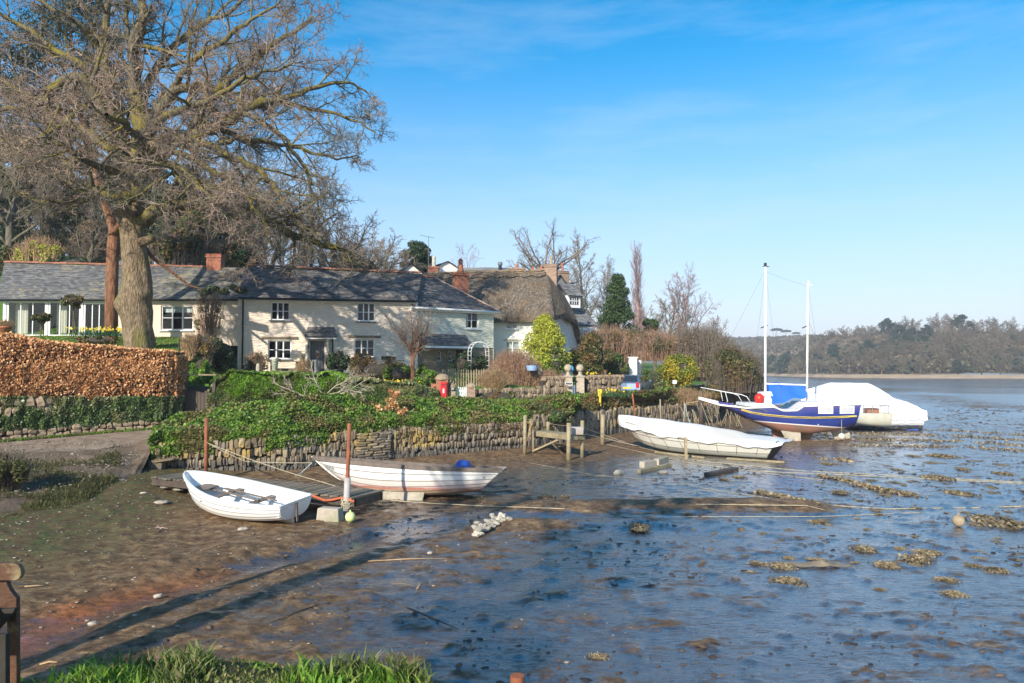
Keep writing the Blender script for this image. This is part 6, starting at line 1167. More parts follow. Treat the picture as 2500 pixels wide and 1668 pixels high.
slate_slope(b, (-.3, -.32, MZ - .04), (MW + .25, -.32, MZ - .04), (-.3, 3.1, rl), (MW + .9, 3.1, rr), 26, sag=.05); slate_slope(b, (MW + .5, 6.5, MZ), (-.3, 6.5, MZ), (MW + .9, 3.1, rr), (-.3, 3.1, rl), 8); rf = b.build('roof', M['slate'], mc)
ridge_tiles(rf, (-.3, 3.1, rl + .03), (MW + .8, 3.1, rr + .03), M['ridge'])
MB().box((MW / 2, -.05, MZ - .12), (MW + .5, .10, .13)).build('fascia', M['white'], mc); gutter(mc, (-.2, -.4, MZ - .05), (MW + .3, -.4, MZ - .05), M['dark_metal'])
MB().box((-.15, 2.5, rl - .9), (.22, 1.2, .12)).build('roof_vent', M['wood'], mc)
# --- cream cottage wing
cc = thing('cream_cottage', 'cream painted wing with hipped slate roof, stone ground floor and brick chimney', 'cottage', (V(1006, 745, 46.6).x, 46.6, 3.6), R(37)); CW = uz(cc, 1205, 760)[0]; CZ = uz(cc, 1200, 762)[1]
hl = []; c1 = [*uz(cc, 1137, 761), *uz(cc, 1169, 803)]; c1 = (c1[0], c1[2], c1[3], c1[1]); zs = uz(cc, 1200, 850)[1]
facade(cc, 0.1, CW, CZ, [c1], M['wash_cream'], z0=zs); window(cc, *c1, cols=2, rows=2, sill=M['white'], curtain=.3)
s1 = [*uz(cc, 1096, 858), *uz(cc, 1106, 882)]; s1 = (s1[0], s1[2], s1[3], s1[1]); s2 = [*uz(cc, 1070, 858), *uz(cc, 1080, 882)]; s2 = (s2[0], s2[2], s2[3], s2[1]); e_ = [*uz(cc, 1114, 854), *uz(cc, 1136, 905)]; e_ = (e_[0], e_[2], 0, e_[1])
facade(cc, .1, CW, zs, [s1, s2, e_], M['rubble'], y=.06); window(cc, *s1, cols=1, rows=2, y=.2, frame=.05); window(cc, *s2, cols=1, rows=2, y=.2, frame=.05); MB().box(((e_[0] + e_[1]) / 2, .3, 1), (e_[1] - e_[0], .05, 2)).build('door', M['dark_metal'], cc)
box_walls(cc, .1, CW, 5.4, CZ, M['wash_cream'])
b = MB(); hz = uz(cc, 1052, 680, 2.7)[1]; hu = uz(cc, 1060, 680, 2.7)[0]; hu = max(2.7, min(hu, CW - 2.6))
slate_slope(b, (-.25, -.3, CZ), (CW + .3, -.3, CZ), (1.55, 2.7, hz + .1), (hu, 2.7, hz), 22); slate_slope(b, (CW + .3, -.3, CZ), (CW + .3, 5.7, CZ), (hu, 2.7, hz), (hu, 2.7, hz), 20); slate_slope(b, (CW + .3, 5.7, CZ), (.5, 5.7, CZ), (hu, 2.7, hz), (1.5, 2.7, hz + .1), 10); rf = b.build('roof', M['slate'], cc)
ridge_tiles(rf, (1.5, 2.7, hz + .13), (hu, 2.7, hz + .04), M['ridge'], r=.10); ridge_tiles(rf, (hu, 2.7, hz + .05), (CW + .25, -.25, CZ + .06), mat_simple('mortared_hip', (.48, .36, .28), .9, .4, 5, .5, dirt=(.4, .17, .1)), r=.09)
gutter(cc, (-.3, -.38, CZ - .03), (CW + .3, -.38, CZ - .03), M['white'], .07); MB().box((CW / 2, -.12, CZ - .12), (CW + .3, .2, .12)).build('fascia', M['white'], cc)
cu, cz = uz(cc, 1124, 712, 2.2); o_ = chimney(cc, (cu, 2.2, cz - .5), .95, .6, 1.75, M['brick'], 1, .0001); pz = cz + 1.2
MB().lathe((cu, 2.2, cz + 1.25), [(.22, 0), (.22, .28), (.17, .32), (.19, .6), (.15, .62), (.16, .95), (.10, 1.0), (.08, 1.05)], 10).build('chimney_pot', M['ridge'], o_, True)
q0, q1 = uz(cc, 1060, 815), uz(cc, 1135, 815); q2, q3 = uz(cc, 1075, 844, -1.0), uz(cc, 1150, 844, -1.0); b = MB(); slate_slope(b, (q2[0] - 1.2, -1.2, q2[1]), (q3[0], -1.2, q2[1]), (q2[0] - 1.2, 0, q0[1]), (q1[0] - .0, 0, q0[1]), 8); b.build('porch_roof', M['slate'], cc); MB().box(((q2[0] + q3[0]) / 2 - .6, -1.14, q2[1] - .09), (q3[0] - q2[0] + 1.2, .06, .14)).build('porch_fascia', M['white'], cc)
# --- thatched cottage
tc = thing('thatched_cottage', 'whitewashed cottage with deep brown thatched roof and brick end chimney', 'cottage', (V(1335, 890, 52).x, 52, 3.5), R(-9.5)); 
TZ = uz(tc, 1330, 772)[1]; TL = -12.0; hl = []; t1 = [*uz(tc, 1236, 776), *uz(tc, 1263, 803)]; t1 = (t1[0], t1[2], t1[3], t1[1]); t2 = [*uz(tc, 1234, 833), *uz(tc, 1268, 867)]; t2 = (t2[0], t2[2], t2[3], t2[1])
facade(tc, TL, 0, TZ + .3, [t1, t2], M['wash_white']); window(tc, *t1, cols=2, rows=2, sill=M['white'], curtain=1); window(tc, *t2, cols=2, rows=2, sill=M['white'], curtain=1, heavy=(1,)); MB().box(((t2[0] + t2[1]) / 2, -.02, t2[3] + .08), (t2[1] - t2[0] + .3, .06, .05)).build('drip_board', M['wood'], tc)
# side wall runs back at an angle
sd = Vector((math.sin(R(26 + 9.5)) , math.cos(R(26 + 9.5)), 0)); SL = 5.9; b = MB(); side = []
sdir_ = Vector((math.cos(R(64 + 9.5)), math.sin(R(64 + 9.5)), 0)); ridge_f = .55
pl = [Vector((0, 0, -.6)), sdir_ * SL + Vector((0, 0, -.6)), sdir_ * SL + Vector((0, 0, TZ - .6)), sdir_ * SL * .8 + Vector((0, 0, TZ + .3)), sdir_ * SL * .4 + Vector((0, 0, TZ + .6)), Vector((0, 0, TZ + .2))]
b.add(pl, [tuple(range(6))]); b.build('side_wall', M['rubble_white'], tc)
bw = MB(); bw.add([(TL, 6.5, -.6), (1.5, 6, -.6), (1.5, 6, TZ), (TL, 6.5, TZ)], [(3, 2, 1, 0)]); bw.add([(TL, .4, -.6), (-.3, .4, -.6), (-.3, 2.2, -.6), (TL, 2.2, -.6), ], [(0, 1, 2, 3)]); bw.add([(TL, 2.2, -.6), (-.3, 2.2, -.6), (-.3, 2.2, TZ), (TL, 2.2, TZ)], [(0, 1, 2, 3)], 1); bw.build('wall', [M['wash_white'], M['interior']], tc)
sw = MB(); p_ = sdir_ * 1.15; sw.beam(p_ + Vector((.03, -.01, TZ - .95)), p_ + Vector((.03, -.01, TZ - .1)), .05, .32); sw.build('slit_window', M['white'], tc); p_ = sdir_ * 3.6; MB().beam(p_ + Vector((.04, -.01, 1.0)), p_ + Vector((.04, -.01, 2.6)), .06, .3).build('side_window', M['white'], tc)
RIDZ = uz(tc, 1360, 664, 3.6)[1]; rl_ = uz(tc, 1050, 674, 3.6)[0]; RX = uz(tc, 1331, 664, 3.25)[0]; rows = []
path = [(Vector((TL - .4 + (TL * -1 + .55) * k / 26, -.5, TZ - .12)), Vector((TL - .4 + (RX + .4 - TL) * k / 26, 3.25, RIDZ))) for k in range(27)]
for k in range(1, 4): a = math.pi / 2 * k / 4; path.append((Vector((.15 + .45 * math.sin(a) , -.5 + .5 * (1 - math.cos(a)), TZ - .1)), Vector((RX + .05 * k, 3.25, RIDZ - .02 * k))))
for k in range(0, 13): f = k / 12; path.append((sdir_ * (.1 + SL * f) + Vector((.5, 0, TZ - .02 + .38 * math.exp(-((f - .33) / .22) ** 2) - 1.9 * max(0, f - .78) / .22)), Vector((RX + .2, 3.25 + .5 * f, RIDZ - .08 - .1 * f))))
path += [(Vector((1.5 - 14 * k / 8, 7.4, TZ - 1.2)), Vector((RX - (RX - TL) * k / 8, 3.3, RIDZ - .05))) for k in range(9)]
for ii, (e_, r_) in enumerate(path):
    row = []
    for k in range(13):
        f = k / 12; p = e_.lerp(r_, f); p.z += .42 * math.sin(math.pi * f) + .05 * math.sin(ii * 1.3 + k) * (1 - f); row.append(p)
    row.append(e_ - Vector((0, 0, 0)) + Vector((0, .02, -.32))); row = [row[-1]] + row[:-1]; rows.append(row)
b = MB(); b.grid(rows, flip=True); b.grid([[r[0], r[0] + (r[-1] - r[0]) * .3 - Vector((0, 0, .6))] for r in rows]); th = b.build('thatched_roof', M['thatch'], tc)
# block-cut ridge with scalloped edge
rr_ = []
for i in range(61):
    s = i / 60; sc = abs(((s * 9) % 1) * 2 - 1); x = rl_ + (RX + .1 - rl_) * s; row = []
    for k in range(9):
        q_ = k / 8 - .5; ext = .62 + .30 * (1 - sc) ** .8; yv = 3.25 + q_ * 2 * ext * 1.05; f = abs(yv - 3.25) / 4.05; row.append(Vector((x, yv, RIDZ - (RIDZ - TZ + .12) * f * .93 + .42 * math.sin(math.pi * min(1, f)) + (.15 if abs(k - 4) < 4 else .02))))
    rr_.append(row)
b = MB(); b.grid(rr_); b.build('thatch_ridge', M['thatch'], th); b = MB()
for s0 in np.linspace(0, .93, 18): b.tube([rr_[int(s0 * 60)][2] + Vector((0, -.03, .05)), rr_[min(60, int(s0 * 60) + 4)][3] + Vector((0, -.03, .06))], .02, 4)
b.tube([r[3] + Vector((0, -.02, .04)) for r in rr_], .02, 4); b.tube([r[1] + Vector((0, -.02, .04)) for r in rr_], .02, 4); b.build('hazel_spars', M['straw'], th)
cu, cz = uz(tc, 1346, 700, 3.3); o_ = chimney(tc, (cu, 3.3, RIDZ - 2.6), .9, .9, 3.05, M['brick_pale'], 1, .62, M['granite'])
# --- white gabled houses and roofs behind
def gable_house(name, label, px, py_apex, d, w, roofL, eave_drop, rot, wallmat, roofmat, base_z, h_body=3.5, both=True):
    ap = V(px, py_apex, d); t = thing(name, label, 'house', (ap.x, d, base_z), R(rot)); za = ap.z - base_z; ze = za - eave_drop
    MB().add([(-w / 2, 0, -1), (w / 2, 0, -1), (w / 2, 0, ze), (0, 0, za), (-w / 2, 0, ze), (-w / 2, roofL, -1), (w / 2, roofL, -1), (w / 2, roofL, ze), (0, roofL, za), (-w / 2, roofL, ze)], [(0, 1, 2, 3, 4), (9, 8, 7, 6, 5), (1, 6, 7, 2), (5, 0, 4, 9)]).build('wall', wallmat, t)
    b = MB(); k = eave_drop / (w / 2)
    for sx in (-1, 1):
        e0, e1, r0, r1 = Vector((sx * (w / 2 + .25), -.2, ze - k * .25 + .05)), Vector((sx * (w / 2 + .25), roofL + .2, ze - k * .25 + .05)), Vector((0, -.2, za + .05)), Vector((0, roofL + .2, za + .05)); slate_slope(b, *((e0, e1, r0, r1) if sx > 0 else (e1, e0, r1, r0)), 14)
    b.build('roof', roofmat, t); return t
wg = gable_house('white_house', 'white rendered gable with small rounded window behind the left end of the thatched roof', 1092, 639, 74, 7.4, 9, 1.9, 28, M['wash_white'], M['slate_grey'], 4.5)
za = V(1092, 641, 74).z - 4.5; MB().box((-.45, -.03, za - 2.6), (.62, .06, .6)).build('window', M['lead'], wg)
gable_house('white_house', 'half-hidden white gable poking over the slate ridge beside the clump of bare trees', 1004, 645, 62, 5.6, 9, 2.2, 22, M['wash_white'], M['slate_grey'], 5)
gable_house('white_house', 'small white gable just showing over the middle of the slate ridge', 833, 640, 62, 4.4, 8, 1.6, 24, M['wash_white'], M['slate_grey'], 6)
bc = thing('brick_chimney', 'red brick chimney with tall cream pot left of the white gable', 'chimney', (V(1059, 690, 64).x, 64, V(1059, 720, 64).z)); h_ = V(1059, 652, 64).z - bc.location.z; MB().box((0, 0, h_ / 2), (.85, .8, h_)).box((0, 0, h_ - .1), (.95, .9, .1)).build('stack', M['brick'], bc); MB().lathe((0, 0, h_), [(.2, 0), (.17, .1), (.16, .8), (.18, .84), (.18, .9)], 12).build('chimney_pot', M['wash_cream'], bc, True)
bh2 = gable_house('back_house', 'house with low white roofline and metal flue showing above the thatch ridge', 1255, 655, 70, 7.5, 5, .9, 90, M['wash_white'], M['slate_grey'], 5)
fl = thing('metal_flue', 'steel twin-wall flue pipe standing above the thatch ridge', 'flue', (V(1221, 660, 68).x, 68, V(1221, 668, 68).z)); h_ = V(1221, 637, 68).z - fl.location.z; MB().tube([(0, 0, -.5), (0, 0, h_ - .5)], .16, 12).build('pipe', M['dark_metal'], fl, True); MB().lathe((0, 0, h_ - .45), [(.17, 0), (.22, .05), (.22, .3), (.1, .36)], 12).build('cowl', M['lead'], fl, True)
for px, w, py, lab in ((1262, 1.35, 655, 'low wide brick chimney above the thatch ridge right of the steel flue'), (1322, 1.0, 657, 'small brick chimney stack just left of the thatched cottage chimney'), (1302, .5, 661, 'short clay pot cluster between the two low chimneys')):
    p = V(px, py, 67); t = thing('brick_chimney', lab, 'chimney', (p.x, 67, p.z - 1.2)); MB().box((0, 0, .6), (w, .6, 1.2)).box((0, 0, 1.12), (w + .12, .72, .1)).build('stack', M['brick_pale'], t); MB().lathe((0, 0, 1.2), [(.1, 0), (.09, .35)], 8).build('chimney_pot', M['terracotta'], t)
# slate dormer house right of the thatch
dh = thing('slate_house', 'house with slate dormer and white bay windows stepping down behind the thatched cottage', 'house', (V(1370, 900, 62).x, 62, 3.6), R(30)); zz = lambda px, py, y=0: uz(dh, px, py, y)
u0, _ = zz(1380, 700); ze = zz(1420, 795)[1]; zr = zz(1360, 690, 3)[1]; u9 = zz(1447, 800)[0]
MB().box(((u0 + u9) / 2 - 1, 3, ze / 2 - .3), (u9 - u0 + 1.0, 6, ze + .6)).build('wall', M['wash_white'], dh); b = MB(); slate_slope(b, (u0 - 2.5, -.5, ze), (u9 + .3, -.5, ze), (u0 - 2.5, 3, zr), (u0 + 1.0, 3, zr), 16); slate_slope(b, (u9 + .3, -.5, ze), (u9 + .3, 6.4, ze), (u0 + 1.0, 3, zr), (u0 + 1, 3, zr), 14); b.build('roof', M['slate_grey'], dh)
d0, d1 = zz(1385, 750)[0], zz(1414, 750)[0]; zt0, zt1 = zz(1400, 752)[1], zz(1400, 722)[1]; dm = MB().box(((d0 + d1) / 2, .9, (zt0 + zt1) / 2), (d1 - d0, 2.2, zt1 - zt0)).build('dormer', M['white'], dh); m_ = (d0 + d1) / 2; wz = zt1 - zt0
MB().box((m_ - .05, -.215, (zt0 + zt1) / 2 + .05), (d1 - d0 - .35, .03, wz * .6)).build('window', M['car_glass'], dm); b = MB(); [b.box((m_ - .05 + k * (d1 - d0 - .35) / 4, -.235, (zt0 + zt1) / 2 + .05), (.05, .03, wz * .6)) for k in (-1, 0, 1)]; b.box((m_ - .05, -.24, (zt0 + zt1) / 2 + .05), (d1 - d0 - .35, .03, .05)); b.build('glazing_bar', M['white'], dm)
b = MB(); slate_slope(b, (d0 - .15, -.45, zt1 - .05), (d1 + .15, -.45, zt1 - .05), (d0 - .15, 1.0, zt1 + 1.1), (d1 + .15, 1.0, zt1 + 1.1), 8); slate_slope(b, (d1 + .15, 2.4, zt1 - .05), (d0 - .15, 2.4, zt1 - .05), (d1 + .15, 1.0, zt1 + 1.1), (d0 - .15, 1.0, zt1 + 1.1), 6); b.build('dormer_roof', M['slate_grey'], dh)
MB().add([(d1 + .02, -.3, zt1 - .1), (d1 + .02, 2.2, zt1 - .1), (d1 + .02, 1.0, zt1 + .98)], [(0, 1, 2)]).build('dormer_gable', M['lead'], dh)
for a_, c_ in ((1412, 1422), (1428, 1445)): b = MB(); x0, x1 = zz(a_, 820)[0], zz(c_, 820)[0]; z0, z1 = zz(1430, 838)[1], zz(1430, 802)[1]; b.box(((x0 + x1) / 2, -.45, (z0 + z1) / 2), (x1 - x0, .5, z1 - z0)); w_ = b.build('bay_window', M['white'], dh); MB().box(((x0 + x1) / 2, -.71, (z0 + z1) / 2 + .1), ((x1 - x0) * .7, .02, (z1 - z0) * .55)).build('pane', M['car_glass'], w_)
cu, cz = zz(1378, 690, 3); chimney(dh, (cu - .2, 3, zr - .7), 1.0, .7, 1.7, M['brick_pale'], 1, .75, M['ridge'])
gable_house('slate_house', 'narrow dark gable wedged between the thatch chimney and the dormer house', 1366, 672, 64, 3.2, 5, 2.0, 20, M['lead'], M['slate_grey'], 4)
# white portal
po = thing('white_portal', 'white rendered gate pillars with ochre wall and black house plaque behind the parked car', 'portal', (V(1545, 950, 55).x, 55, 2.15)); PX_ = lambda px: V(px, 900, 55).x - po.location.x; PZ = lambda py: V(1545, py, 55).z - po.location.z
MB().box(((PX_(1535) + PX_(1554)) / 2, 0, PZ(874) / 2), (PX_(1554) - PX_(1535), .55, PZ(874))).box(((PX_(1535) + PX_(1554)) / 2, 0, PZ(873)), (PX_(1554) - PX_(1535) + .12, .65, .08)).build('pillar', M['wash_white'], po); MB().box(((PX_(1560) + PX_(1570)) / 2, 1.0, PZ(880) / 2), (.32, .4, PZ(880))).build('pillar', M['wash_white'], po)
MB().box(((PX_(1515) + PX_(1535)) / 2, .1, PZ(893) / 2), (PX_(1535) - PX_(1515) - .01, .4, PZ(893))).build('side_wall', mat_simple('ochre_wall', (.50, .38, .20), .9, .2, 3), po); MB().box((PX_(1528), -.12, PZ(906)), (.28, .04, .3)).build('plaque', M['dark_metal'], po); MB().box((PX_(1558), .6, PZ(900)), (.15, .4, 1.4)).build('lintel', M['wood'], po)
mag = thing('blossom_wall', 'whitewashed wall top showing above the brambles right of the conifer', 'wall', (V(1565, 815, 64).x, 64, 5.5)); b = MB(); [b.box(((k - 2) * .5, .05 * math.sin(k), .95 + .06 * math.sin(k * 2.1)), (.5, .4, .5 + .1 * math.sin(k * 1.7))) for k in range(5)]; b.build('coping', M['rubble_white'], mag)
# ---------------------------------------------------------------- garden walls, gate, post box, fence
def gwall(name, label, pts, z0, z1, limit=60, w=.26, coping=True, seed=3):
    pts = [(p.x, p.y) for p in pts]; m_ = pts[len(pts) // 2]; t = thing(name, label, 'wall', (m_[0], m_[1], z0)); n = lay_stones(t, pts, z0, lambda f: z1, w, .25, GROCK, limit=limit, courses=3, seed=seed, depth=.3); wall_core(t, pts, z0 - .2, z1 - .03, .34, back=.0)
    if coping:
        P = [Vector((*p, 0)) for p in pts]; L = sum((b_ - a).length for a, b_ in zip(P[:-1], P[1:])); k = int(L / .13); rgx = random.Random(seed)
        for i in range(k):
            f = (i + .5) / k * (len(P) - 1); j = min(int(f), len(P) - 2); p = P[j].lerp(P[j + 1], f - j); dx = P[j + 1] - P[j]; link('coping_stone', GROCK[i % 4], t, p + Vector((-.0, .12, z1 + .10)) - t.location, (0, .35 + rgx.uniform(-.15, .15), math.atan2(dx.y, dx.x)), (.11, .42, .30))
    return t
gwall('garden_wall', 'low stone wall half buried in moss right of the white gate', [V(1165, 960, 39.2), V(1240, 960, 40.6), V(1330, 960, 42.4)], 2.0, 2.92, 90, coping=False, seed=5)
gwall('garden_wall', 'stone wall with upright coping and house sign left of the ball pillars', [V(1325, 960, 43.4), V(1378, 960, 44.4)], 2.1, 3.3, 50, seed=6)
gwall('garden_wall', 'stone wall with upright coping between the right ball pillar and the car', [V(1430, 960, 45.6), V(1475, 960, 46.8), V(1520, 960, 48.2)], 2.15, 3.35, 90, seed=7)
for px, d, lab in ((1387, 44.6, 'left stone ball pillar partly behind dry stems'), (1416, 45.2, 'right stone ball pillar beside the iron gate')):
    p = V(px, 930, d); t = thing('gate_pillar', lab, 'pillar', (p.x, d, 2.1), group='ball-topped gate pillars'); hp_ = V(px, 920, d).z - 2.1; MB().box((0, 0, hp_ / 2), (.48, .48, hp_)).box((0, 0, hp_ + .03), (.6, .6, .07)).lathe((0, 0, hp_ + .06), [(.2, 0), (.10, .12), (.10, .25), (.14, .28)], 12).build('shaft', M['granite'], t); MB().ball((0, 0, hp_ + .52), .24, 16).build('ball', M['granite'], t, True)
ig = thing('iron_gate', 'narrow dark iron gate between the ball-topped pillars', 'gate', (V(1402, 950, 45).x, 45, 2.1)); hx_ = 1.1
for k in range(6): MB().tube([(-.3 + k * .12, 0, .05), (-.3 + k * .12, 0, hx_)], .015, 6).build('bar', M['dark_metal'], ig)
MB().beam((-.33, 0, .2), (.33, 0, .2), .03, .03).beam((-.33, 0, 1.0), (.33, 0, 1.0), .03, .03).build('rail', M['dark_metal'], ig)
def sign(name, label, px, py, d, w, h, face, border=None, text=None, tcol=None, rz=0, parent=None, size=.1):
    p = V(px, py, d); t = thing(name, label, 'sign', p, rz); MB().box((0, 0, 0), (w, .03, h)).build('board', face, t)
    if border: MB().box((0, -.018, h / 2 - .012), (w, .012, .024)).box((0, -.018, -h / 2 + .012), (w, .012, .024)).box((w / 2 - .012, -.018, 0), (.024, .012, h - .05)).box((-w / 2 + .012, -.018, 0), (.024, .012, h - .05)).build('border', border, t)
    return t
def lettering(txt, size, mat, parent, loc, rot, extr=.002, name='lettering', align='CENTER'):
    c = bpy.data.curves.new(name, 'FONT'); c.body = txt; c.size = size; c.extrude = extr; c.align_x = align; c.align_y = 'CENTER'; c.materials.append(mat); o = bpy.data.objects.new(name, c); me = bpy.data.meshes.new_from_object(o); bpy.data.objects.remove(o); return link(name, me, parent, loc, rot)
sg = sign('house_sign', 'black house name board on the wall left of the ball pillars', 1389, 937, 43.9, .42, .17, M['dark_metal'], M['white']); MB().box((-.08, -.02, 0), (.1, .01, .05)).box((.06, -.02, 0), (.14, .01, .05)).build('lettering', M['lead'], sg)
sg = sign('house_sign', 'small dark slate plate on the gatepost left of the white gate', 1105, 949, 37.55, .17, .13, M['dark_metal'], M['lead']); MB().box((0, -.02, .025), (.1, .01, .02)).box((0, -.02, -.02), (.11, .01, .02)).build('lettering', M['wash_white'], sg)
sg = sign('lane_sign', 'small blank white sign on a stake beside the golden bush', 1647, 933, 52, .28, .24, M['white']); MB().box((0, .03, -.3), (.05, .04, .5)).build('stake', M['wood_pale'], sg)
# gate posts, white gate
def pillar(name, label, px, py0, py1, d, w, mat, cap=None, round_=False):
    p = V(px, py1, d); h = V(px, py0, d).z - p.z; t = thing(name, label, 'pillar', (p.x, d, p.z)); b = MB()
    n = max(3, int(h / .16))
    for k in range(n):
        ww = w * random.uniform(.96, 1.03); b.box((0, 0, h * (k + .5) / n), (ww, ww * .9, h / n * .97))
    b.box((0, 0, h * .5), (w * .93, w * .83, h * .98)); b.build('shaft', mat, t)
    if cap: MB().lathe((0, 0, h - .02), [(w * .62, 0), (w * .66, .07), (w * .5, .16), (w * .2, .24)], 9).build('cap_stone', cap, t)
    return t
pillar('gate_pillar', 'rough stone gatepost left of the white picket gate', 1104, 946, 992, 37.8, .34, M['garden_stone'], M['garden_stone']); pillar('gate_pillar', 'brick gatepost with mossy stone cap right of the white picket gate', 1150, 946, 992, 38.2, .44, M['brick_pale'], M['garden_stone'])
wgt = thing('picket_gate', 'small white painted picket gate between two stone gateposts', 'gate', (V(1113, 990, 38).x, 38, V(1113, 990, 38).z)); gwid = V(1139, 990, 38).x - V(1113, 990, 38).x
pk = MB().prism([Vector((-.026, 0, .04)), Vector((.026, 0, .04)), Vector((.026, 0, .90)), Vector((0, 0, .95)), Vector((-.026, 0, .90))], (0, .02, 0)).mesh('pale', M['white'])
for k in range(6): link('pale', pk, wgt, (.03 + k * (gwid - .06) / 5, 0, .05 * math.sin(k / 5 * math.pi) * -.6 + .04))
MB().box((gwid / 2, .035, .25), (gwid, .03, .07)).box((gwid / 2, .035, .75), (gwid, .03, .07)).beam((.02, .04, .26), (gwid - .02, .04, .74), .02, .06).build('rail', M['white'], wgt)
# post box in its brick pillar
pb = pillar('post_box_pillar', 'red brick pillar with rounded stone top holding the red post box', 1080, 928, 985, 37.6, .58, M['brick'], None); hh = V(1080, 928, 37.6).z - pb.location.z
MB().lathe((0, 0, hh), [(.36, 0), (.38, .05), (.34, .18), (.22, .28), (.05, .32)], 12).build('cap_stone', M['garden_stone'], pb); MB().box((-.42, .1, hh * .42), (.3, .5, hh * .84)).build('side_pier', M['brick'], pb)
px_ = thing('post_box', 'red wall post box with white notice plate in the brick pillar', 'post box', (V(1083, 973, 37.28).x, 37.27, V(1083, 973, 37.28).z)); MB().box((0, 0, .41), (.31, .06, .82)).build('body', M['red'], px_, bevel=.008); MB().box((0, -.035, .38), (.25, .02, .5)).build('door', M['red'], px_); MB().box((0, -.032, .67), (.2, .012, .035)).build('slot', M['dark_metal'], px_); MB().box((0, -.033, .73), (.24, .05, .02)).build('hood', M['red'], px_); MB().box((0, -.048, .38), (.075, .008, .22)).build('notice_plate', M['white'], px_)
# picket fence
pf_ = thing('picket_fence', 'weathered grey picket fence in front of the cream cottage', 'fence', V(1130, 935, 42)); pk = MB().prism([Vector((-.035, 0, 0)), Vector((.035, 0, 0)), Vector((.035, 0, .92)), Vector((0, 0, 1.0)), Vector((-.035, 0, .92))], (0, .022, 0)).mesh('pale', M['wood_pale'])
for k in range(34):
    px = 1012 + k * 6.3
    if 1062 < px < 1078: continue
    d = 41.2 + k * .055; p = V(px, 936, d); p.z = V(px, 938, d).z - .12; link('pale', pk, pf_, p - pf_.location, (0, random.uniform(-.03, .03), .1), (1, 1, random.uniform(.93, 1.03)))
for zz_ in (.25, .72): a_, c_ = V(1012, 938, 41.25), V(1220, 938, 43.1); MB().beam(a_ + Vector((0, .05, zz_ - .12)) - pf_.location, c_ + Vector((0, .05, zz_ - .12)) - pf_.location, .04, .07).build('rail', M['wood_pale'], pf_)
# dark boarded gate under the end of the hedge
dg = thing('wooden_gate', 'dark weathered board gate in the shadowed gap at the end of the beech hedge', 'gate', V(455, 1030, 34.0), R(6)); bd = MB().box((0, 0, .68), (.135, .03, 1.36)).mesh('board', M['wood_dark'])
for k in range(7): link('board', bd, dg, (.1 + k * .15, 0, .0), None, (1, 1, random.uniform(.96, 1.04)))
MB().box((.55, .03, .3), (1.05, .03, .1)).box((.55, .03, 1.1), (1.05, .03, .1)).build('rail', M['wood_dark'], dg)
for x_ in (-.05, 1.2): MB().box((x_, 0, .85), (.14, .14, 1.9)).build('post', M['wood_dark'], dg)
MB().box((.5, .1, 2.15), (1.5, .12, .07)).build('top_beam', M['wood_pale'], dg)
MB().box((.5, .9, .5), (1.6, .2, 2.2)).build('back_boarding', M['wood_dark'], dg)
b = MB(); [b.box((.55, -.2 + k * .3, -.05 + k * .12), (1.3, .34, .14)) for k in range(3)]; b.build('step', M['concrete'], dg)
st_ = thing('iron_stake', 'dark iron stake standing at the end of the beech hedge', 'stake', V(436, 862, 33.5)); MB().tube([(0, 0, -.4), (.03, 0, .65)], .03, 6).build('rod', M['dark_metal'], st_); MB().tube([(.03, 0, .6), (.5, .1, .42), (.9, .2, .38)], .012, 5).build('wire', M['dark_metal'], st_)
# garden arch
ga = thing('garden_arch', 'white metal rose arch in front of the cream cottage door', 'arch', V(1172, 905, 44.2), R(25)); gw = 1.15; 
for yy_ in (0, .5):
    pts = [(-gw / 2, yy_, 0), (-gw / 2, yy_, 1.15)] + [(-gw / 2 * math.cos(t), yy_, 1.15 + .58 * math.sin(t)) for t in [math.pi * k / 8 for k in range(1, 8)]] + [(gw / 2, yy_, 1.15), (gw / 2, yy_, 0)]; MB().tube(pts, .018, 6).build('hoop', M['white'], ga, True)
b = MB()
for t in [math.pi * k / 8 for k in range(0, 9)]: b.tube([(-gw / 2 * math.cos(t), 0, 1.15 + .58 * math.sin(t)), (-gw / 2 * math.cos(t), .5, 1.15 + .58 * math.sin(t))], .016, 5)
for z_ in (.3, .6, .9):
    for sx in (-1, 1): b.tube([(sx * gw / 2, 0, z_), (sx * gw / 2, .5, z_)], .014, 5)
b.build('cross_bar', M['white'], ga)
# garden table, pots and small things
gtb = thing('garden_table', 'rustic wooden table below the left lower window', 'table', V(696, 905, 42.6)); Tz = V(696, 883, 42.6).z - gtb.location.z
for k in range(4): MB().box((0, -.3 + k * .2, Tz), (1.75, .18, .05)).build('plank', M['wood'], gtb)
for sx in (-1, 1): MB().box((sx * .72, 0, Tz / 2 - .2), (.09, .55, Tz + .4)).build('leg', M['wood'], gtb)
MB().box((0, -.25, .05), (1.4, .06, .16)).build('rail', M['wood'], gtb)
def pot(label, px, py, d, r, h, mat, group=None):
    t = thing('flower_pot', label, 'flower pot', V(px, py, d), 0, group); MB().lathe((0, 0, 0), [(r * .68, 0), (r * .9, h * .8), (r, h * .82), (r, h), (r * .8, h), (r * .75, h * .88)], 12).build('body', mat, t, True); return t
pot('left terracotta pot on the garden table', 672, 883, 42.4, .14, .2, M['terracotta']); pot('right terracotta pot on the garden table', 681, 883, 42.5, .12, .16, M['terracotta']); pot('pale stone urn left of the front door', 738, 882, 43.8, .19, .42, M['granite']); pot('tall pale cylindrical planter in front of the garden table', 671, 905, 41.6, .22, .75, M['wash_cream'])
pot('wide terracotta trough below the golden dry grass', 732, 928, 40.6, .34, .22, M['terracotta']); pot('large terracotta pot with dry grass at the far left of the lawn', 13, 815, 43, .34, .42, M['terracotta'])
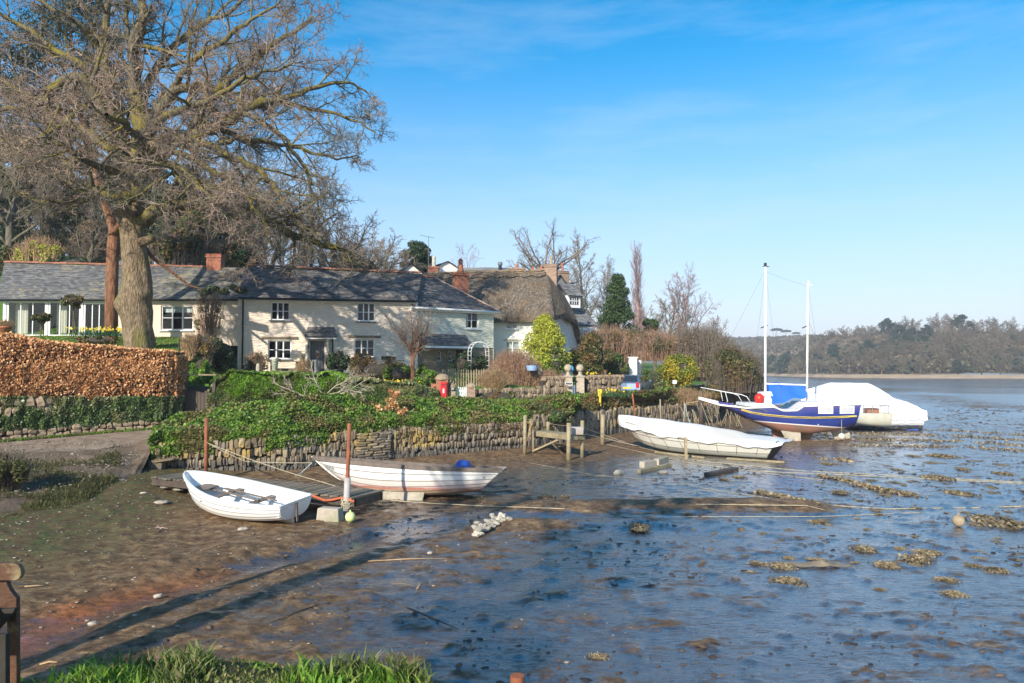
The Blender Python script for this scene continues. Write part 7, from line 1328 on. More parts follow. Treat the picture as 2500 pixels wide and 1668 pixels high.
pot('terracotta pot on the low shelf right of the lower window', 961, 879, 43.6, .15, .2, M['terracotta']); pot('black pot holding the dark leafy shrub right of the door', 824, 925, 42.4, .36, .55, M['dark_metal'])
for k in range(4): pot('small brown pot in the row on the shelf below the right window', 934 + k * 6, 879, 43.6, .09, .22, M['wood'], 'row of brown pots on the shelf')
MB().box((0, 0, 0), (1.7, .35, .06)).build('pot_shelf', M['wood'], tag(thing('pot_shelf', 'low wooden shelf holding pots below the right-hand window', 'shelf', V(950, 881, 43.7)), None))
shrub('grass_tuft', 'buff grass in the far left terracotta pot', V(13, 800, 43), (.6, .5, .45), M['straw'], 0, seed=90, ntw=140, twig=M['straw'], base=V(13, 806, 43).z)
bp = thing('bird_bath_post', 'slender grey garden pillar in front of the front door', 'post', V(770, 925, 41)); MB().lathe((0, 0, 0), [(.12, 0), (.12, .1), (.06, .16), (.07, .9), (.10, 1.0), (.10, 1.05)], 10).build('shaft', M['lead'], bp, True)
sp2 = thing('stone_post', 'short rounded granite post on the hedge top left of the table', 'post', V(630, 915, 37)); MB().lathe((0, 0, -.4), [(.11, 0), (.11, .8), (.08, .93), (.02, .97)], 8).build('shaft', M['granite'], sp2)
yp = thing('hydrant_marker', 'yellow marker post on the bank by the lane', 'marker', V(1465, 990, 43)); MB().box((0, 0, .25), (.13, .09, .6)).box((0, 0, .72), (.26, .10, .42)).build('post', M['yellow'], yp, bevel=.03)
for px, lab in ((1307, 'blue plastic tub half hidden behind the dry stems'), ): t = thing('plastic_tub', lab, 'tub', V(px, 905, 44)); MB().lathe((-.2, 0, 0), [(.28, 0), (.36, .3), (.38, .32), (.3, .32)], 14).build('body', M['ltblue'], t)
t = thing('plastic_tub', 'bright cyan plastic bag beside the left stone ball', 'bag', V(1393, 905, 45.4)); MB().lathe((0, 0, -.1), [(.12, 0), (.22, .12), (.18, .34), (.05, .42)], 7).build('body', M['cyan'], t)
up_ = thing('utility_pole', 'plain grey concrete pole rising behind the slate ridge', 'pole', (V(690, 600, 52).x, 52, 8)); MB().tube([(0, 0, 0), (.02, 0, V(690, 577, 52).z - 8)], [.14, .11], 8).build('shaft', M['concrete'], up_)
ta = thing('tv_aerial', 'thin television aerial above the white houses', 'aerial', V(1046, 640, 64)); MB().tube([(0, 0, -1), (0, 0, 2.2)], .025, 5).tube([(-.75, 0, 2.35), (.55, 0, 2.1)], .02, 5).build('mast', M['lead'], ta); b = MB(); [b.tube([(-.7 + k * .18, -.2, 2.34 - k * .035), (-.7 + k * .18, .2, 2.34 - k * .035)], .012, 4) for k in range(7)]; b.build('element', M['lead'], ta)
# ---------------------------------------------------------------- car
car = thing('parked_car', 'grey-blue estate car parked with its rear towards us at the end of the wall', 'car', (V(1548, 965, 49.6).x, 49.6, 2.14), R(-112))
prof = [(-2.05, .32), (-2.1, .62), (-2.05, .86), (-1.15, .95), (-.55, 1.36), (.2, 1.44), (1.35, 1.40), (1.78, 1.02), (2.0, .92), (2.06, .45), (1.98, .28)]   # front at -x, rear at +x
b = MB(); rows = []
for yv, sx, dz in ((-.84, 1, 0), (-.78, 1, .0), (-.5, 1.0, .015), (0, 1.0, .03), (.5, 1.0, .015), (.78, 1, 0), (.84, 1, 0)):
    rows.append([Vector((x * sx * (1 - .02 * abs(yv)), yv * (1 if z < .98 else 1 - .28 * (z - .95) / .45), z + (dz if z > 1 else 0))) for x, z in prof])
b.grid(rows, close=True); 
for r_, fl in ((rows[0], 0), (rows[-1], 1)): b.add(r_, [tuple(range(len(prof)))[::-1] if not fl else tuple(range(len(prof)))])
body = b.build('body', M['car'], car, smooth=False, bevel=.05)
# the rear of the car faces the camera: mirrored so rear = +x side turned to -y
MB().add([(1.42, -.52, 1.36), (1.42, .52, 1.36), (1.80, .62, 1.03), (1.80, -.62, 1.03)], [(0, 1, 2, 3)]).build('rear_window', M['car_glass'], car); [setattr(o, 'location', (.035, 0, .02)) for o in bpy.data.objects if o.parent == car and o.name.startswith('rear_window')]
for sy in (-1, 1):
    for x0, x1 in ((-.85, .05), (.12, .85), (.92, 1.35)): MB().add([(x0 + .08 if x0 > -.8 else x0 + .32, sy * .655, 1.33), (x1, sy * .655, 1.33), (x1, sy * .86, .97), (x0, sy * .86, .97)], [(0, 1, 2, 3)]).build('side_window', M['car_glass'], car)
    MB().box((2.02, sy * .68, .80), (.12, .20, .34)).build('rear_light', M['lamp_red'], car, bevel=.02); 
    MB().box((-.75, sy * .95, 1.02), (.12, .18, .12)).build('wing_mirror', M['car'], car, bevel=.02)
    for x_ in (-1.3, 1.25): w_ = MB().tube([(x_, sy * .70, .31), (x_, sy * .87, .31)], .31, 20).build('wheel', M['tyre'], car); MB().tube([(x_, sy * .80, .31), (x_, sy * .885, .31)], .19, 12).build('rim', M['steel'], w_)
MB().box((2.06, 0, .62), (.03, .5, .11)).build('number_plate', M['yellow'], car); MB().box((2.04, 0, .42), (.1, 1.55, .2)).build('bumper', M['car'], car, bevel=.03)
# ---------------------------------------------------------------- boats
def hull_fn(L, beam, sheer, keel, stem=.5, transom=.15, tw=.62, full=.55, vp=1.0, bilge=.62):
    """sheer, keel: functions of t; returns P(t, v, side)"""
    def P(t, v, side=1):
        bt = beam / 2 * (math.sin(math.pi * min(1, (t / .55)) / 2) ** full if t < .55 else 1 - (1 - tw) * ((t - .55) / .45) ** 1.8)
        a = v * math.pi / 2; yb = math.sin(a) ** bilge; zb = (1 - math.cos(a)) ** (1.15 + .5 * (1 - t)); z = keel(t) + (sheer(t) - keel(t)) * zb
        x0 = stem * (1 - zb ** .8); x1 = L - transom * (1 - zb); x = x0 + (x1 - x0) * t
        return Vector((x, side * bt * yb, z))
    return P
def clinker_boat(root, P, ns, mat_out, mat_in, nt=28, lap=.014, inset=.045, strake_mats=None, tmat=None):
    for side in (-1, 1):
        for k in range(ns):
            v0, v1 = k / ns, (k + 1) / ns + .01; b = MB(); lo, hi = [], []; 
            for i in range(nt + 1):
                t = i / nt; p0, p1 = P(t, v0, side), P(t, min(1, v1), side); d = Vector((0, side, -.25)).normalized(); ff = min(1, t * 8 + .05); lo.append(p0 + d * lap * ff); hi.append(p1 + d * .001)
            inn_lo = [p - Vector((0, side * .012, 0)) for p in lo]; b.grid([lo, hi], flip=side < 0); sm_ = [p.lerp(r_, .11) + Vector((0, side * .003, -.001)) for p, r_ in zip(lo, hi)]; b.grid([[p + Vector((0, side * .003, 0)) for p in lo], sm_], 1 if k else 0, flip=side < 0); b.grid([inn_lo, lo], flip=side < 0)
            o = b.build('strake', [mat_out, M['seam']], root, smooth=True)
    b = MB()
    for side in (-1, 1): b.grid([[P(i / nt, v / 10, side) - Vector((-.09 * max(0, 1 - i / 5), side * inset * min(1, i / 3) * (v > 0), -inset * (1 - v / 10) * 1.0)) for i in range(nt + 1)] for v in range(11)], flip=side > 0)
    b.build('inner_skin', mat_in, root, smooth=True)
    b = MB(); tr = [P(1, v / 10, -1) for v in range(10, -1, -1)] + [P(1, v / 10, 1) for v in range(1, 11)]; b.prism([p - Vector((.02, 0, 0)) for p in tr], (.045, 0, 0)); b.build('transom', tmat or mat_out, root)
def gunwale_strip(root, P, mat, w=.05, h=.05, nt=28, name='gunwale', out=.0):
    for side in (-1, 1):
        b = MB(); rows = []
        for i in range(nt + 1):
            p = P(i / nt, 1, side) + Vector((0, side * out, 0)); rows.append([p + Vector((0, side * w * .5, -h * .7)), p + Vector((0, side * w * .5, h * .3)), p + Vector((0, -side * w * .8 * min(1, i / 2), h * .3)), p + Vector((0, -side * w * .8 * min(1, i / 2), -h * .7))])
        b.grid(rows, close=True); b.add(rows[0], [(0, 1, 2, 3)]); b.add(rows[-1], [(3, 2, 1, 0)]); b.build(name, mat, root)
def gmat_water(name, top, bottom, z, blur=.06, extra=None, coat=.38):
    """boat paint that changes at a height in the boat's own frame, with a scum line"""
    n = NT(name); v = n.new('ShaderNodeTexCoord').outputs['Object']; s = n.new('ShaderNodeSeparateXYZ'); n.l(v, s.inputs[0]); nz = n.noise(n.coord('Object', (1, 1, 1.8)), 2.6, 5, .65)
    h = n.math('ADD', s.outputs[2], n.math('MULTIPLY', n.math('SUBTRACT', nz, .5), .10)); h = n.math('DIVIDE', n.math('SUBTRACT', h, z - .3), .9, True); zz = .3 / .9
    st = [(max(0, zz - blur * 1.2), bottom), (zz - blur * .3, extra or bottom), (zz, tuple((a + c) / 2 for a, c in zip(extra or bottom, top))), (min(1, zz + blur * 3), tuple(a * .93 for a in top)), (min(1, zz + blur * 5), top)]
    c = n.ramp(h, st); g = n.noise(n.coord('Object', (.7, 1, 2.5)), 3.5, 6, .7); c = n.mix(n.ramp(g, [(.50, 0), (.66, .55)]), c, tuple(a * .72 for a in (top[0], top[1] * .96, top[2] * .86))); n.set(c, coat, .5); n.bump(g, .05, .01); return n.m
def rope(name, label, pts, r=.014, mat=None, sag=0.0, cat='rope', n=14, group=None, wig=0):
    pts = [Vector(p) for p in pts]; out = []
    for a, c in zip(pts[:-1], pts[1:]):
        for k in range(n): t = k / n; out.append(a.lerp(c, t) - Vector((0, 0, sag * 4 * t * (1 - t))) + Vector((math.sin(k * 1.3 + a.x) * wig, math.cos(k * 1.7) * wig, 0)))
    out.append(pts[-1]); o = bpy.data.objects.new(name, None); t = thing(name, label, cat, pts[0], 0, group); bpy.data.objects.remove(o); MB().tube([p - pts[0] for p in out], r, 5).build('cord', mat or M['rope'], t, True); return t
M['seam'] = mat_simple('painted_seam_shadow', (.30, .27, .23), .9, .2, 4, 0)  # band along the strake laps; shade under each lap put into its colour
# --- dinghy
A_, B_ = Vector((-9.3, 21.35, 0)), Vector((-5.55, 19.25, 0)); ax = (B_ - A_); yaw = math.atan2(ax.y, ax.x)
dg_ = thing('rowing_dinghy', 'small white clinker rowing dinghy heeled towards us, oars and thwarts inside', 'dinghy', (A_.x, A_.y, mudz(A_.x, A_.y) + .16), rot=(R(7), R(3.5), yaw))
Ld = 4.3; Pd = hull_fn(Ld, 1.56, lambda t: .72 + .20 * (1 - t) ** 2.2 - .16 * math.sin(math.pi * min(1, t * 1.0)) * .55, lambda t: .0 + .14 * (1 - t) ** 3 + .26 * t ** 3, stem=.42, transom=.10, tw=.70, full=.62)
dm1 = gmat_water('dinghy_outside', (.80, .80, .78), (.55, .46, .32), .14, .10); dm2 = mat_simple('dinghy_inside', (.80, .82, .82), .5, .06, 3, .05, dirt=(.62, .62, .57))
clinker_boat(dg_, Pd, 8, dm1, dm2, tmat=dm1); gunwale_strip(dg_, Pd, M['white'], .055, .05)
MB().tube([Pd(0, v / 8, 1) * Vector((1, 0, 1)) + Vector((-.02, 0, 0)) for v in range(9)], .03, 6).build('stem', M['white'], dg_, True)
MB().prism([Vector((.6, -.02, .02)), Vector((Ld - .12, -.02, .30)), Vector((Ld - .08, -.02, -.20)), Vector((3.4, -.02, -.12)), Vector((2.4, -.02, -.05))], (0, .045, 0)).build('skeg', dm1, dg_)
for x_, z_, w_ in ((1.55, .46, .20), (2.75, .42, .20)):
    t_ = x_ / Ld; hb_ = abs(Pd(t_, .86).y) - .02; MB().box((x_, 0, z_), (w_, hb_ * 2, .03)).build('thwart', M['gunwale'], dg_)
MB().box((.75, 0, .55), (.5, .62, .03)).build('bow_thwart', M['gunwale'], dg_); MB().box((Ld - .35, 0, .40), (.55, 1.0, .025)).build('stern_seat', dm2, dg_)
for k in range(6):
    x_ = 1.0 + k * .52; pts = [Pd(x_ / Ld, v / 8, -1) + Vector((0, .035, .02)) for v in range(8, 0, -1)] + [Pd(x_ / Ld, v / 8, 1) + Vector((0, -.035, .02)) for v in range(1, 9)]; MB().tube(pts, .014, 4).build('rib', dm2, dg_)
for k in range(3): MB().box((1.9, -.22 + k * .22, .09), (2.0, .17, .02)).build('bottom_board', M['gunwale'], dg_)
for sy, a0 in ((.12, 1.15), (.33, 1.6)):
    o = MB().tube([(a0, sy, .50), (a0 + 1.7, sy - .05, .48)], .026, 8).build('shaft', M['gunwale'], (t := thing('oar', 'wooden oar resting on the thwarts of the dinghy, %s one' % ('nearer' if sy < .2 else 'farther'), 'oar', dg_.location, rot=tuple(dg_.rotation_euler)))); MB().box((a0 - .2, sy, .50), (.5, .13, .015)).build('blade', M['gunwale'], t)
MB().tube([(.45, -.15, .42), (.95, -.3, .36)], .06, 10).build('white_fender', M['white'], dg_, True)
b = MB(); [b.box((Ld + .03, sy, .42), (.03, .05, .5)) for sy in (0,)]; b.box((Ld - .02, .05, .66), (.06, .55, .03)); b.build('transom_pad', M['gunwale'], dg_)
# --- white clinker open boat with name
jl = G(762, 1205, 0)
jb = thing('open_boat', 'larger white clinker open boat with brown gunwale and JASPER on the bow', 'boat', (-6.40, 23.65, mudz(-4, 22.6) + .02), rot=(R(-5), R(1.0), R(-4.5)))
Lj = 6.15; Pj = hull_fn(Lj, 2.0, lambda t: .93 + .24 * (1 - t) ** 2.0 + .03 * t * t, lambda t: .04 + .42 * max(0, 1 - t * 2.2) ** 2.0 + .22 * t ** 3, stem=1.0, transom=.75, tw=.72, full=.72)
jm = gmat_water('jasper_outside', (.82, .80, .75), (.46, .34, .21), .36, .12, (.50, .16, .12)); jm2 = mat_simple('jasper_inside', (.25, .21, .17), .8)
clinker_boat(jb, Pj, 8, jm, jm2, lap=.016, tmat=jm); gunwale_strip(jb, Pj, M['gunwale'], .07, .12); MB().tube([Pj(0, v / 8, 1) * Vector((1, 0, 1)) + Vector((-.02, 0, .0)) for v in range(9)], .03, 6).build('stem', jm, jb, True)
for x_ in (1.7, 3.2, 4.6): MB().box((x_, 0, .78), (.22, abs(Pj(x_ / Lj, .9).y) * 2 - .34, .035)).build('thwart', M['gunwale'], jb)
MB().box((2.95, -.74, .06), (1.6, .055, .30), taper=1.08).build('bilge_keel', M['concrete'], jb, bevel=.03); MB().box((2.95, .74, .06), (1.6, .055, .30)).build('bilge_keel', M['concrete'], jb)
MB().box((3.4, 0, .0), (3.6, .08, .2)).build('keel', M['wood_dark'], jb)
pj = Pj(.03, .84, -1); pj2 = Pj(.10, .84, -1); dxy = pj2 - pj; o = lettering('JASPER', .155, M['letter'], jb, Pj(.06, .84, -1) + Vector((0, -.05, .0)), (R(90 - 22), math.atan2(-dxy.z, dxy.x) * -1 * -1 * 1.0, math.atan2(dxy.y, dxy.x)), name='boat_name'); 
o = lettering('78', .09, M['letter'], jb, Pj(.95, .80, -1) + Vector((0, -.03, 0)), (R(80), 0, R(4)), name='number')
mo = thing('outboard_motor', 'outboard motor under a blue cover on the open boat', 'outboard motor', (0, 0, 0)); mo.location = jb.location + Vector((4.85, -.25, .80)); MB().lathe((0, 0, -.06), [(.16, 0), (.19, .08), (.18, .16), (.20, .22), (.13, .33), (.05, .35)], 7).build('cover', M['blue_bit'], mo, True).scale = (1.3, .9, 1); MB().box((.0, -.1, .0), (.1, .1, .3)).build('clamp', M['dark_metal'], mo)
# --- tarpaulined boat
Ab, Bb = Vector((5.55, 37.8, 0)), Vector((11.95, 32.9, 0)); ax = Bb - Ab; Lt = ax.length
tb = thing('covered_boat', 'long white open boat under a grey-white tarpaulin on the mud', 'boat', (Ab.x, Ab.y, mudz(Ab.x, Ab.y) + .0), rot=(R(2), R(1.0), math.atan2(ax.y, ax.x)))
Pt = hull_fn(Lt, 2.3, lambda t: .98 + .42 * (1 - t) ** 2.0, lambda t: .06 + .30 * max(0, 1 - t * 2.5) ** 2 + .04 * t, stem=1.1, transom=.55, tw=.70, full=.62)
tm = gmat_water('covered_boat_outside', (.70, .66, .57), (.22, .17, .10), .34, .22, (.36, .40, .34)); tin = M['wood_dark']
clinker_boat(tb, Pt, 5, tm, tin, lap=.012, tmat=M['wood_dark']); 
b = MB(); rows = []; nT = 36
for i in range(nT + 1):
    t = i / nT * 1.0; x_ = (-.12 if i == 0 else 0); c = Pt(min(1, t), 1, 1); rz_ = .26 * math.sin(math.pi * min(1, t * 1.15 + .10)) ** .5 * (1 if t < .86 else 1) + .10; row = []
    for k in range(17):
        u = k / 8 - 1; yb = abs(c.y) + .04 * min(1, t * 5); au = abs(u); yv = u * yb * 1.03 if au < .8 else math.copysign(yb * 1.03, u); z = c.z + rz_ * (1 - (au / .8) ** 1.25) if au < .8 else c.z - (au - .8) / .2 * (.26 + .05 * math.sin(t * 23) + .03 * math.sin(t * 61)); row.append(Vector((c.x + (t * .28) * (au < .99) + x_ + .03 * math.sin(t * 31 + u * 3), yv * (1.0 + .012 * math.sin(t * 40)), z + .015 * math.sin(t * 28 + 5 * u) - (.16 * (t - .93) / .07 if t > .93 else 0) * (1 - au))))
    rows.append(row)
b.grid(rows); tp_ = b.build('tarpaulin', M['tarp_grey'], tb, smooth=True)
for k in range(8): t = .08 + k * .12; c = Pt(t, .97, -1); c2 = Pt(t + .01, .55, -1); MB().tube([c + Vector((0, -.05, -.05)), c2 + Vector((0, -.04, 0))], .010, 4).build('lashing', M['wood_dark'], tb)
MB().tube([Pt(i / 20, .93, -1) + Vector((0, -.06, -.10 + .03 * math.sin(i))) for i in range(21)], .011, 4).build('lashing', M['wood_dark'], tb)
rp = thing('boat_prop', 'wooden leg standing against the near side of the tarpaulined boat', 'post', G(1675, 1122)); MB().beam((0, 0, -.1), (-.02, 0, V(1677, 1068, G(1675, 1122).y).z), .10, .12).build('shaft', M['wood_pale'], rp)
for a, c, lab in (((1600, 1106), (1720, 1120), 'half-sunk pole under the middle of the tarpaulined boat'), ((1775, 1122), (1915, 1131), 'half-sunk pole under the stern of the tarpaulined boat')): p, q_ = GM(*a), GM(*c); t = thing('sunken_pole', lab, 'pole', p); MB().tube([(0, 0, .03), q_ - p + Vector((0, 0, .03))], .055, 7).build('shaft', M['wood_pale'], t)
# --- blue ketch
KD = 42.2; kx = V(1705, 1000, KD).x; kz0 = mudz(V(1880, 1075, 41).x, 41.2)
yb_ = thing('blue_yacht', 'navy blue two-masted yacht standing on its keels on the mud', 'yacht', (kx, KD, V(1900, 1075, KD - .9).z), rot=(0, 0, R(-1.5))); S_ = 1806 / KD
X_ = lambda px: (px - 1705) / S_; Z_ = lambda py: (1075 - py) / S_ + (V(1900, 1075, KD).z - V(1900, 1075, KD - .9).z)
LX = X_(2077); sh = lambda t: float(np.interp(X_(1705) + t * LX, [0, X_(1750), X_(1806), X_(1870), X_(1888), X_(1925), X_(1937), LX], [Z_(973), Z_(987), Z_(993), Z_(990), Z_(999), Z_(998), Z_(988), Z_(984)]))
kl = lambda t: float(np.interp(t * LX, [0, X_(1775), X_(1845), X_(1937), X_(2020), LX], [Z_(985), Z_(1030), Z_(1052), Z_(1058), Z_(1050), Z_(1038)]))
Pk = hull_fn(LX, 2.75, sh, kl, stem=1.9, transom=.22, tw=.78, full=.75, bilge=.5)
def ketch_mat():
    n = NT('ketch_hull'); v = n.new('ShaderNodeTexCoord').outputs['Object']; s = n.new('ShaderNodeSeparateXYZ'); n.l(v, s.inputs[0]); wl_ = n.math('ADD', s.outputs[2], n.math('MULTIPLY', s.outputs[0], .075))
    z0 = Z_(1022) + .075 * X_(1775); g = n.noise(n.coord('Object', (.5, 1, 1.5)), 1.4, 5, .65); blue = n.ramp(g, [(.35, (.018, .032, .17)), (.7, (.035, .06, .25))]); up = n.ramp(n.math('DIVIDE', s.outputs[2], 3), [(.5, 0), (.66, .75)]); blue = n.mix(n.math('MULTIPLY', up, n.ramp(s.outputs[0], [(.0, 0), (.4, 1)])), blue, (.12, .10, .27))
    red = n.ramp(g, [(.35, (.36, .15, .12)), (.6, (.22, .15, .10)), (.75, (.17, .17, .07))]); d = n.math('SUBTRACT', wl_, z0); c = n.mix(n.ramp(n.math('MULTIPLY', n.math('ADD', d, .02), 60, True), [(0, 0), (1, 1)]), red, (.75, .72, .68)); c = n.mix(n.ramp(n.math('MULTIPLY', n.math('SUBTRACT', d, .035), 60, True), [(0, 0), (1, 1)]), c, blue); n.set(c, .33, .6); return n.m
km = ketch_mat(); b = MB(); nt = 48
for side in (-1, 1): b.grid([[Pk(i / nt, v / 16, side) for i in range(nt + 1)] for v in range(17)], flip=side < 0)
tr = [Pk(1, v / 16, -1) for v in range(16, -1, -1)] + [Pk(1, v / 16, 1) for v in range(1, 17)]; b.add(tr, [tuple(range(len(tr)))]); b.build('hull', km, yb_, smooth=True)
b = MB(); b.grid([[Pk(i / nt, 1, s) * Vector((1, .97, 1)) + Vector((0, 0, .0)) for i in range(nt + 1)] for s in (-1, 1)]); b.build('deck', M['whiteboat'], yb_); gunwale_strip(yb_, Pk, M['whiteboat'], .08, .09, 48, 'toe_rail')
stp = lambda px, py, dy=.02: (lambda t: None)
def side_pt(px, py, off=.015, side=-1):
    """point on the hull side nearest a given local x, z"""
    x_, z_ = X_(px), Z_(py); best = None
    for i in range(60, 100):
        pass
    lo, hi = 0.0, 1.0; t = max(0, min(1, (x_) / LX))
    for _ in range(12):
        k, s = kl(t), sh(t); zb = max(0.0, min(1, (z_ - k) / (s - k))); v = math.acos(max(-1, min(1, 1 - zb ** (1 / (1.15 + .5 * (1 - t)))))) / (math.pi / 2); p = Pk(t, v, side); t = max(0, min(1, t + (x_ - p.x) / LX))
    return p + Vector((0, side * off, 0))
for rows_, nm, mt in ((((1797, 998, 1811, 1001), (1850, 1010), (1900, 1014), (1960, 1017), (2020, 1015), (2068, 1014)), 'cove_line', M['gold_line']),):
    path = [(1797, 998), (1820, 1005), (1850, 1010), (1900, 1014.5), (1960, 1016.5), (2020, 1015), (2066, 1013.5)]
    for dz, r_ in ((-1.3, .022), (1.4, .022)): MB().tube([side_pt(a, c + dz) for a, c in path], r_, 5).build('cove_line', M['gold_line'], yb_)
    MB().tube([side_pt(a, c) for a, c in path[1:-1]], .03, 5).build('cove_stripe', M['wood_dark'], yb_); MB().tube([side_pt(a, c) for a, c in ((2046, 1014.2), (2066, 1013.5))], .05, 6).build('cove_scroll', M['gold_line'], yb_)
def hull_panel(nm, corners, mat, off=.02, parent=None): return MB().add([side_pt(a, c, off) for a, c in corners], [(3, 2, 1, 0)]).build(nm, mat, parent or yb_)
hull_panel('window_frame', [(1810, 991.5), (1849, 998.5), (1855, 1003), (1818, 997)], M['lead'], .015); hull_panel('window', [(1814, 993), (1847, 999.3), (1851, 1002), (1820, 996.5)], M['car_glass'], .03)
for a, c in ((1972, 2008), (2024, 2060)):
    w_ = hull_panel('window_frame', [(a, 989), (c, 989), (c, 1007), (a, 1007)], M['white'], .015); hull_panel('window', [(a + 3, 991.5), (c - 3, 991.5), (c - 3, 1004.5), (a + 3, 1004.5)], mat_simple('milky_window', (.50, .50, .52), .2, .05, 2, 0), .03)
MB().ball(side_pt(1973, 1033, .02), .03, 8).build('skin_fitting', M['white'], yb_)
def slab(nm, pts, y, th, mat): return MB().prism([Vector((X_(a), y, Z_(c))) for a, c in pts], (0, th, 0)).build(nm, mat, yb_, bevel=.015)
slab('bilge_keel', [(1888, 1044), (1936, 1044), (1937, 1076), (1924, 1076), (1903, 1072)], -.95, .07, M['concrete']); slab('bilge_keel', [(1888, 1044), (1936, 1044), (1937, 1072), (1903, 1070)], .9, .07, M['concrete'])
slab('keel', [(1880, 1052), (1985, 1054), (1966, 1076), (1888, 1076)], -.05, .14, M['antifoul']); slab('skeg', [(2022, 1050), (2048, 1044), (2068, 1052), (2068, 1075), (2034, 1076)], -.04, .10, M['concrete'])
MB().tube([Vector((X_(1990), 0, Z_(1057))), Vector((X_(2012), 0, Z_(1062)))], .03, 8).build('propeller_shaft', M['steel'], yb_); b = MB(); [b.beam((X_(2012), 0, Z_(1061)), (X_(2012), .2 * math.cos(t), Z_(1061) + .2 * math.sin(t)), .09, .015) for t in (0.3, 2.4, 4.5)]; b.build('propeller', M['gold_line'], yb_)
b = MB(); cab = [(1822, 993), (1806, 984), (1868, 984), (1886, 996)]; b.prism([Vector((X_(a), -.95, Z_(c))) for a, c in [(1806, 990), (1808, 983), (1868, 984), (1884, 993)]], (0, 1.9, 0)); b.build('fore_cabin', M['whiteboat'], yb_, bevel=.03)
b = MB(); b.prism([Vector((X_(a), -1.0, Z_(c))) for a, c in [(1936, 990), (1945, 980), (2070, 983), (2074, 988)]], (0, 2.0, 0)); b.build('aft_cabin', M['whiteboat'], yb_, bevel=.03)
b = MB(); b.prism([Vector((X_(a), -.42, Z_(c))) for a, c in [(1848, 986), (1854, 958), (1876, 956), (1880, 966), (1876, 988)]], (0, .84, 0)); dh_ = b.build('doghouse', M['whiteboat'], yb_, bevel=.03); MB().prism([Vector((X_(a), -.45, Z_(c))) for a, c in [(1851, 980), (1855, 966), (1860, 966), (1857, 980)]], (0, .02, 0)).build('window', M['lead'], dh_)
MB().lathe((X_(1845), -.55, Z_(985)), [(.05, 0), (.22, .08), (.27, .28), (.22, .48), (.05, .58)], 14).build('red_buoy', M['fender'], (t := thing('red_fender', 'round red fender on the foredeck of the blue yacht', 'fender', yb_.location, rot=tuple(yb_.rotation_euler))), True)
for nm, x0, y0, x1, y1, r_ in (('main_mast', 1867, 985, 1871, 652, .075), ('mizzen_mast', 1967, 982, 1973.5, 697, .062)):
    mt_ = MB().tube([Vector((X_(x0), 0, Z_(y0))), Vector((X_(x1), 0, Z_(y1)))], [r_ * 1.05, r_ * .9], 10).build('mast', M['whiteboat'], yb_, True)
    MB().box((X_(x1), 0, Z_(y1) + .02), (.28, .06, .04)).box((X_(x1 + 4), 0, Z_(y1)), (.3, .03, .03)).box((X_(x1), 0, Z_(y1) + .12), (.12, .12, .2)).build('masthead', M['dark_metal'] if nm == 'main_mast' else M['whiteboat'], mt_)
    zc = Z_(y0 - 185 if nm == 'main_mast' else 800); MB().tube([Vector((X_(x0 + 2) - .25, 0, zc - .05)), Vector((X_(x0 + 2) + .12, 0, zc + .1))], .03, 6).build('spreader', M['dark_metal'], mt_); 
b = MB(); rows = []
for i in range(15):
    s = i / 14; x_ = X_(1873) + (X_(1962) - X_(1873)) * s; zt_ = Z_(935) + (Z_(940) - Z_(935)) * s; lo = Z_(986) * (1 - s) + Z_(968) * s if s < .99 else Z_(965); row = []
    for k in range(11): u = k / 5 - 1; au = abs(u); row.append(Vector((x_ + .04 * math.sin(k * 2), u * (.75 - .35 * s) * (au ** .3 if au > 0 else 1) , zt_ - (zt_ - lo) * au ** 1.05 * (1 + .06 * math.sin(s * 9)) + .05 * math.sin(s * 12 + k))))
    rows.append(row)
b.grid(rows); b.build('sail_cover', M['tarp_blue'], yb_, smooth=True); MB().tube([(X_(1868), 0, Z_(938)), (X_(1968), 0, Z_(941))], .05, 8).build('boom', M['whiteboat'], yb_)
for sd_ in (-1, 1):
    MB().tube([Vector((X_(1712), sd_ * .08, Z_(947))), Vector((X_(1765), sd_ * .5, Z_(957))), Vector((X_(1800), sd_ * .8, Z_(963))), Vector((X_(1812), sd_ * .85, Z_(968))), Vector((X_(1821), sd_ * .9, Z_(983)))], .022, 6).build('pulpit', M['white'], yb_, True)
    MB().tube([Vector((X_(1765), sd_ * .5, Z_(957))), Vector((X_(1770), sd_ * .55, Z_(980)))], .018, 6).build('stanchion', M['white'], yb_)
    for px in (2004, 2048, 2071): MB().tube([Vector((X_(px), sd_ * 1.05, Z_(984))), Vector((X_(px), sd_ * 1.05, Z_(965)))], .016, 6).build('stanchion', M['white'], yb_)
    MB().tube([Vector((X_(1975), sd_ * 1.1, Z_(965))), Vector((X_(2071), sd_ * 1.05, Z_(965)))], .014, 5).build('rail', M['white'], yb_)
MB().prism([Vector((X_(a), -.16, Z_(c))) for a, c in [(1704, 969), (1706, 973), (1752, 984), (1752, 980)]], (0, .32, 0)).build('bowsprit', M['whiteboat'], yb_)
tm_, tz_ = Vector((X_(1871), 0, Z_(660))), Vector((X_(1973.5), 0, Z_(700)))
for a, c in ((tm_, Vector((X_(1708), 0, Z_(968)))), (tm_, Vector((X_(1815), -1.0, Z_(985)))), (tm_, Vector((X_(1890), -1.2, Z_(990)))), (tm_, Vector((X_(1890), 1.2, Z_(990)))), (tz_, Vector((X_(1996), -1.1, Z_(984)))), (tz_, Vector((X_(1996), 1.1, Z_(984)))), (Vector((X_(1872), 0, Z_(664))), tz_), (tz_ - Vector((0, 0, 2.0)), Vector((X_(2060), 0, Z_(984))))): MB().tube([a, a.lerp(c, .5) - Vector((0, 0, .05)), c], .006, 4).build('stay', M['lead'], yb_)
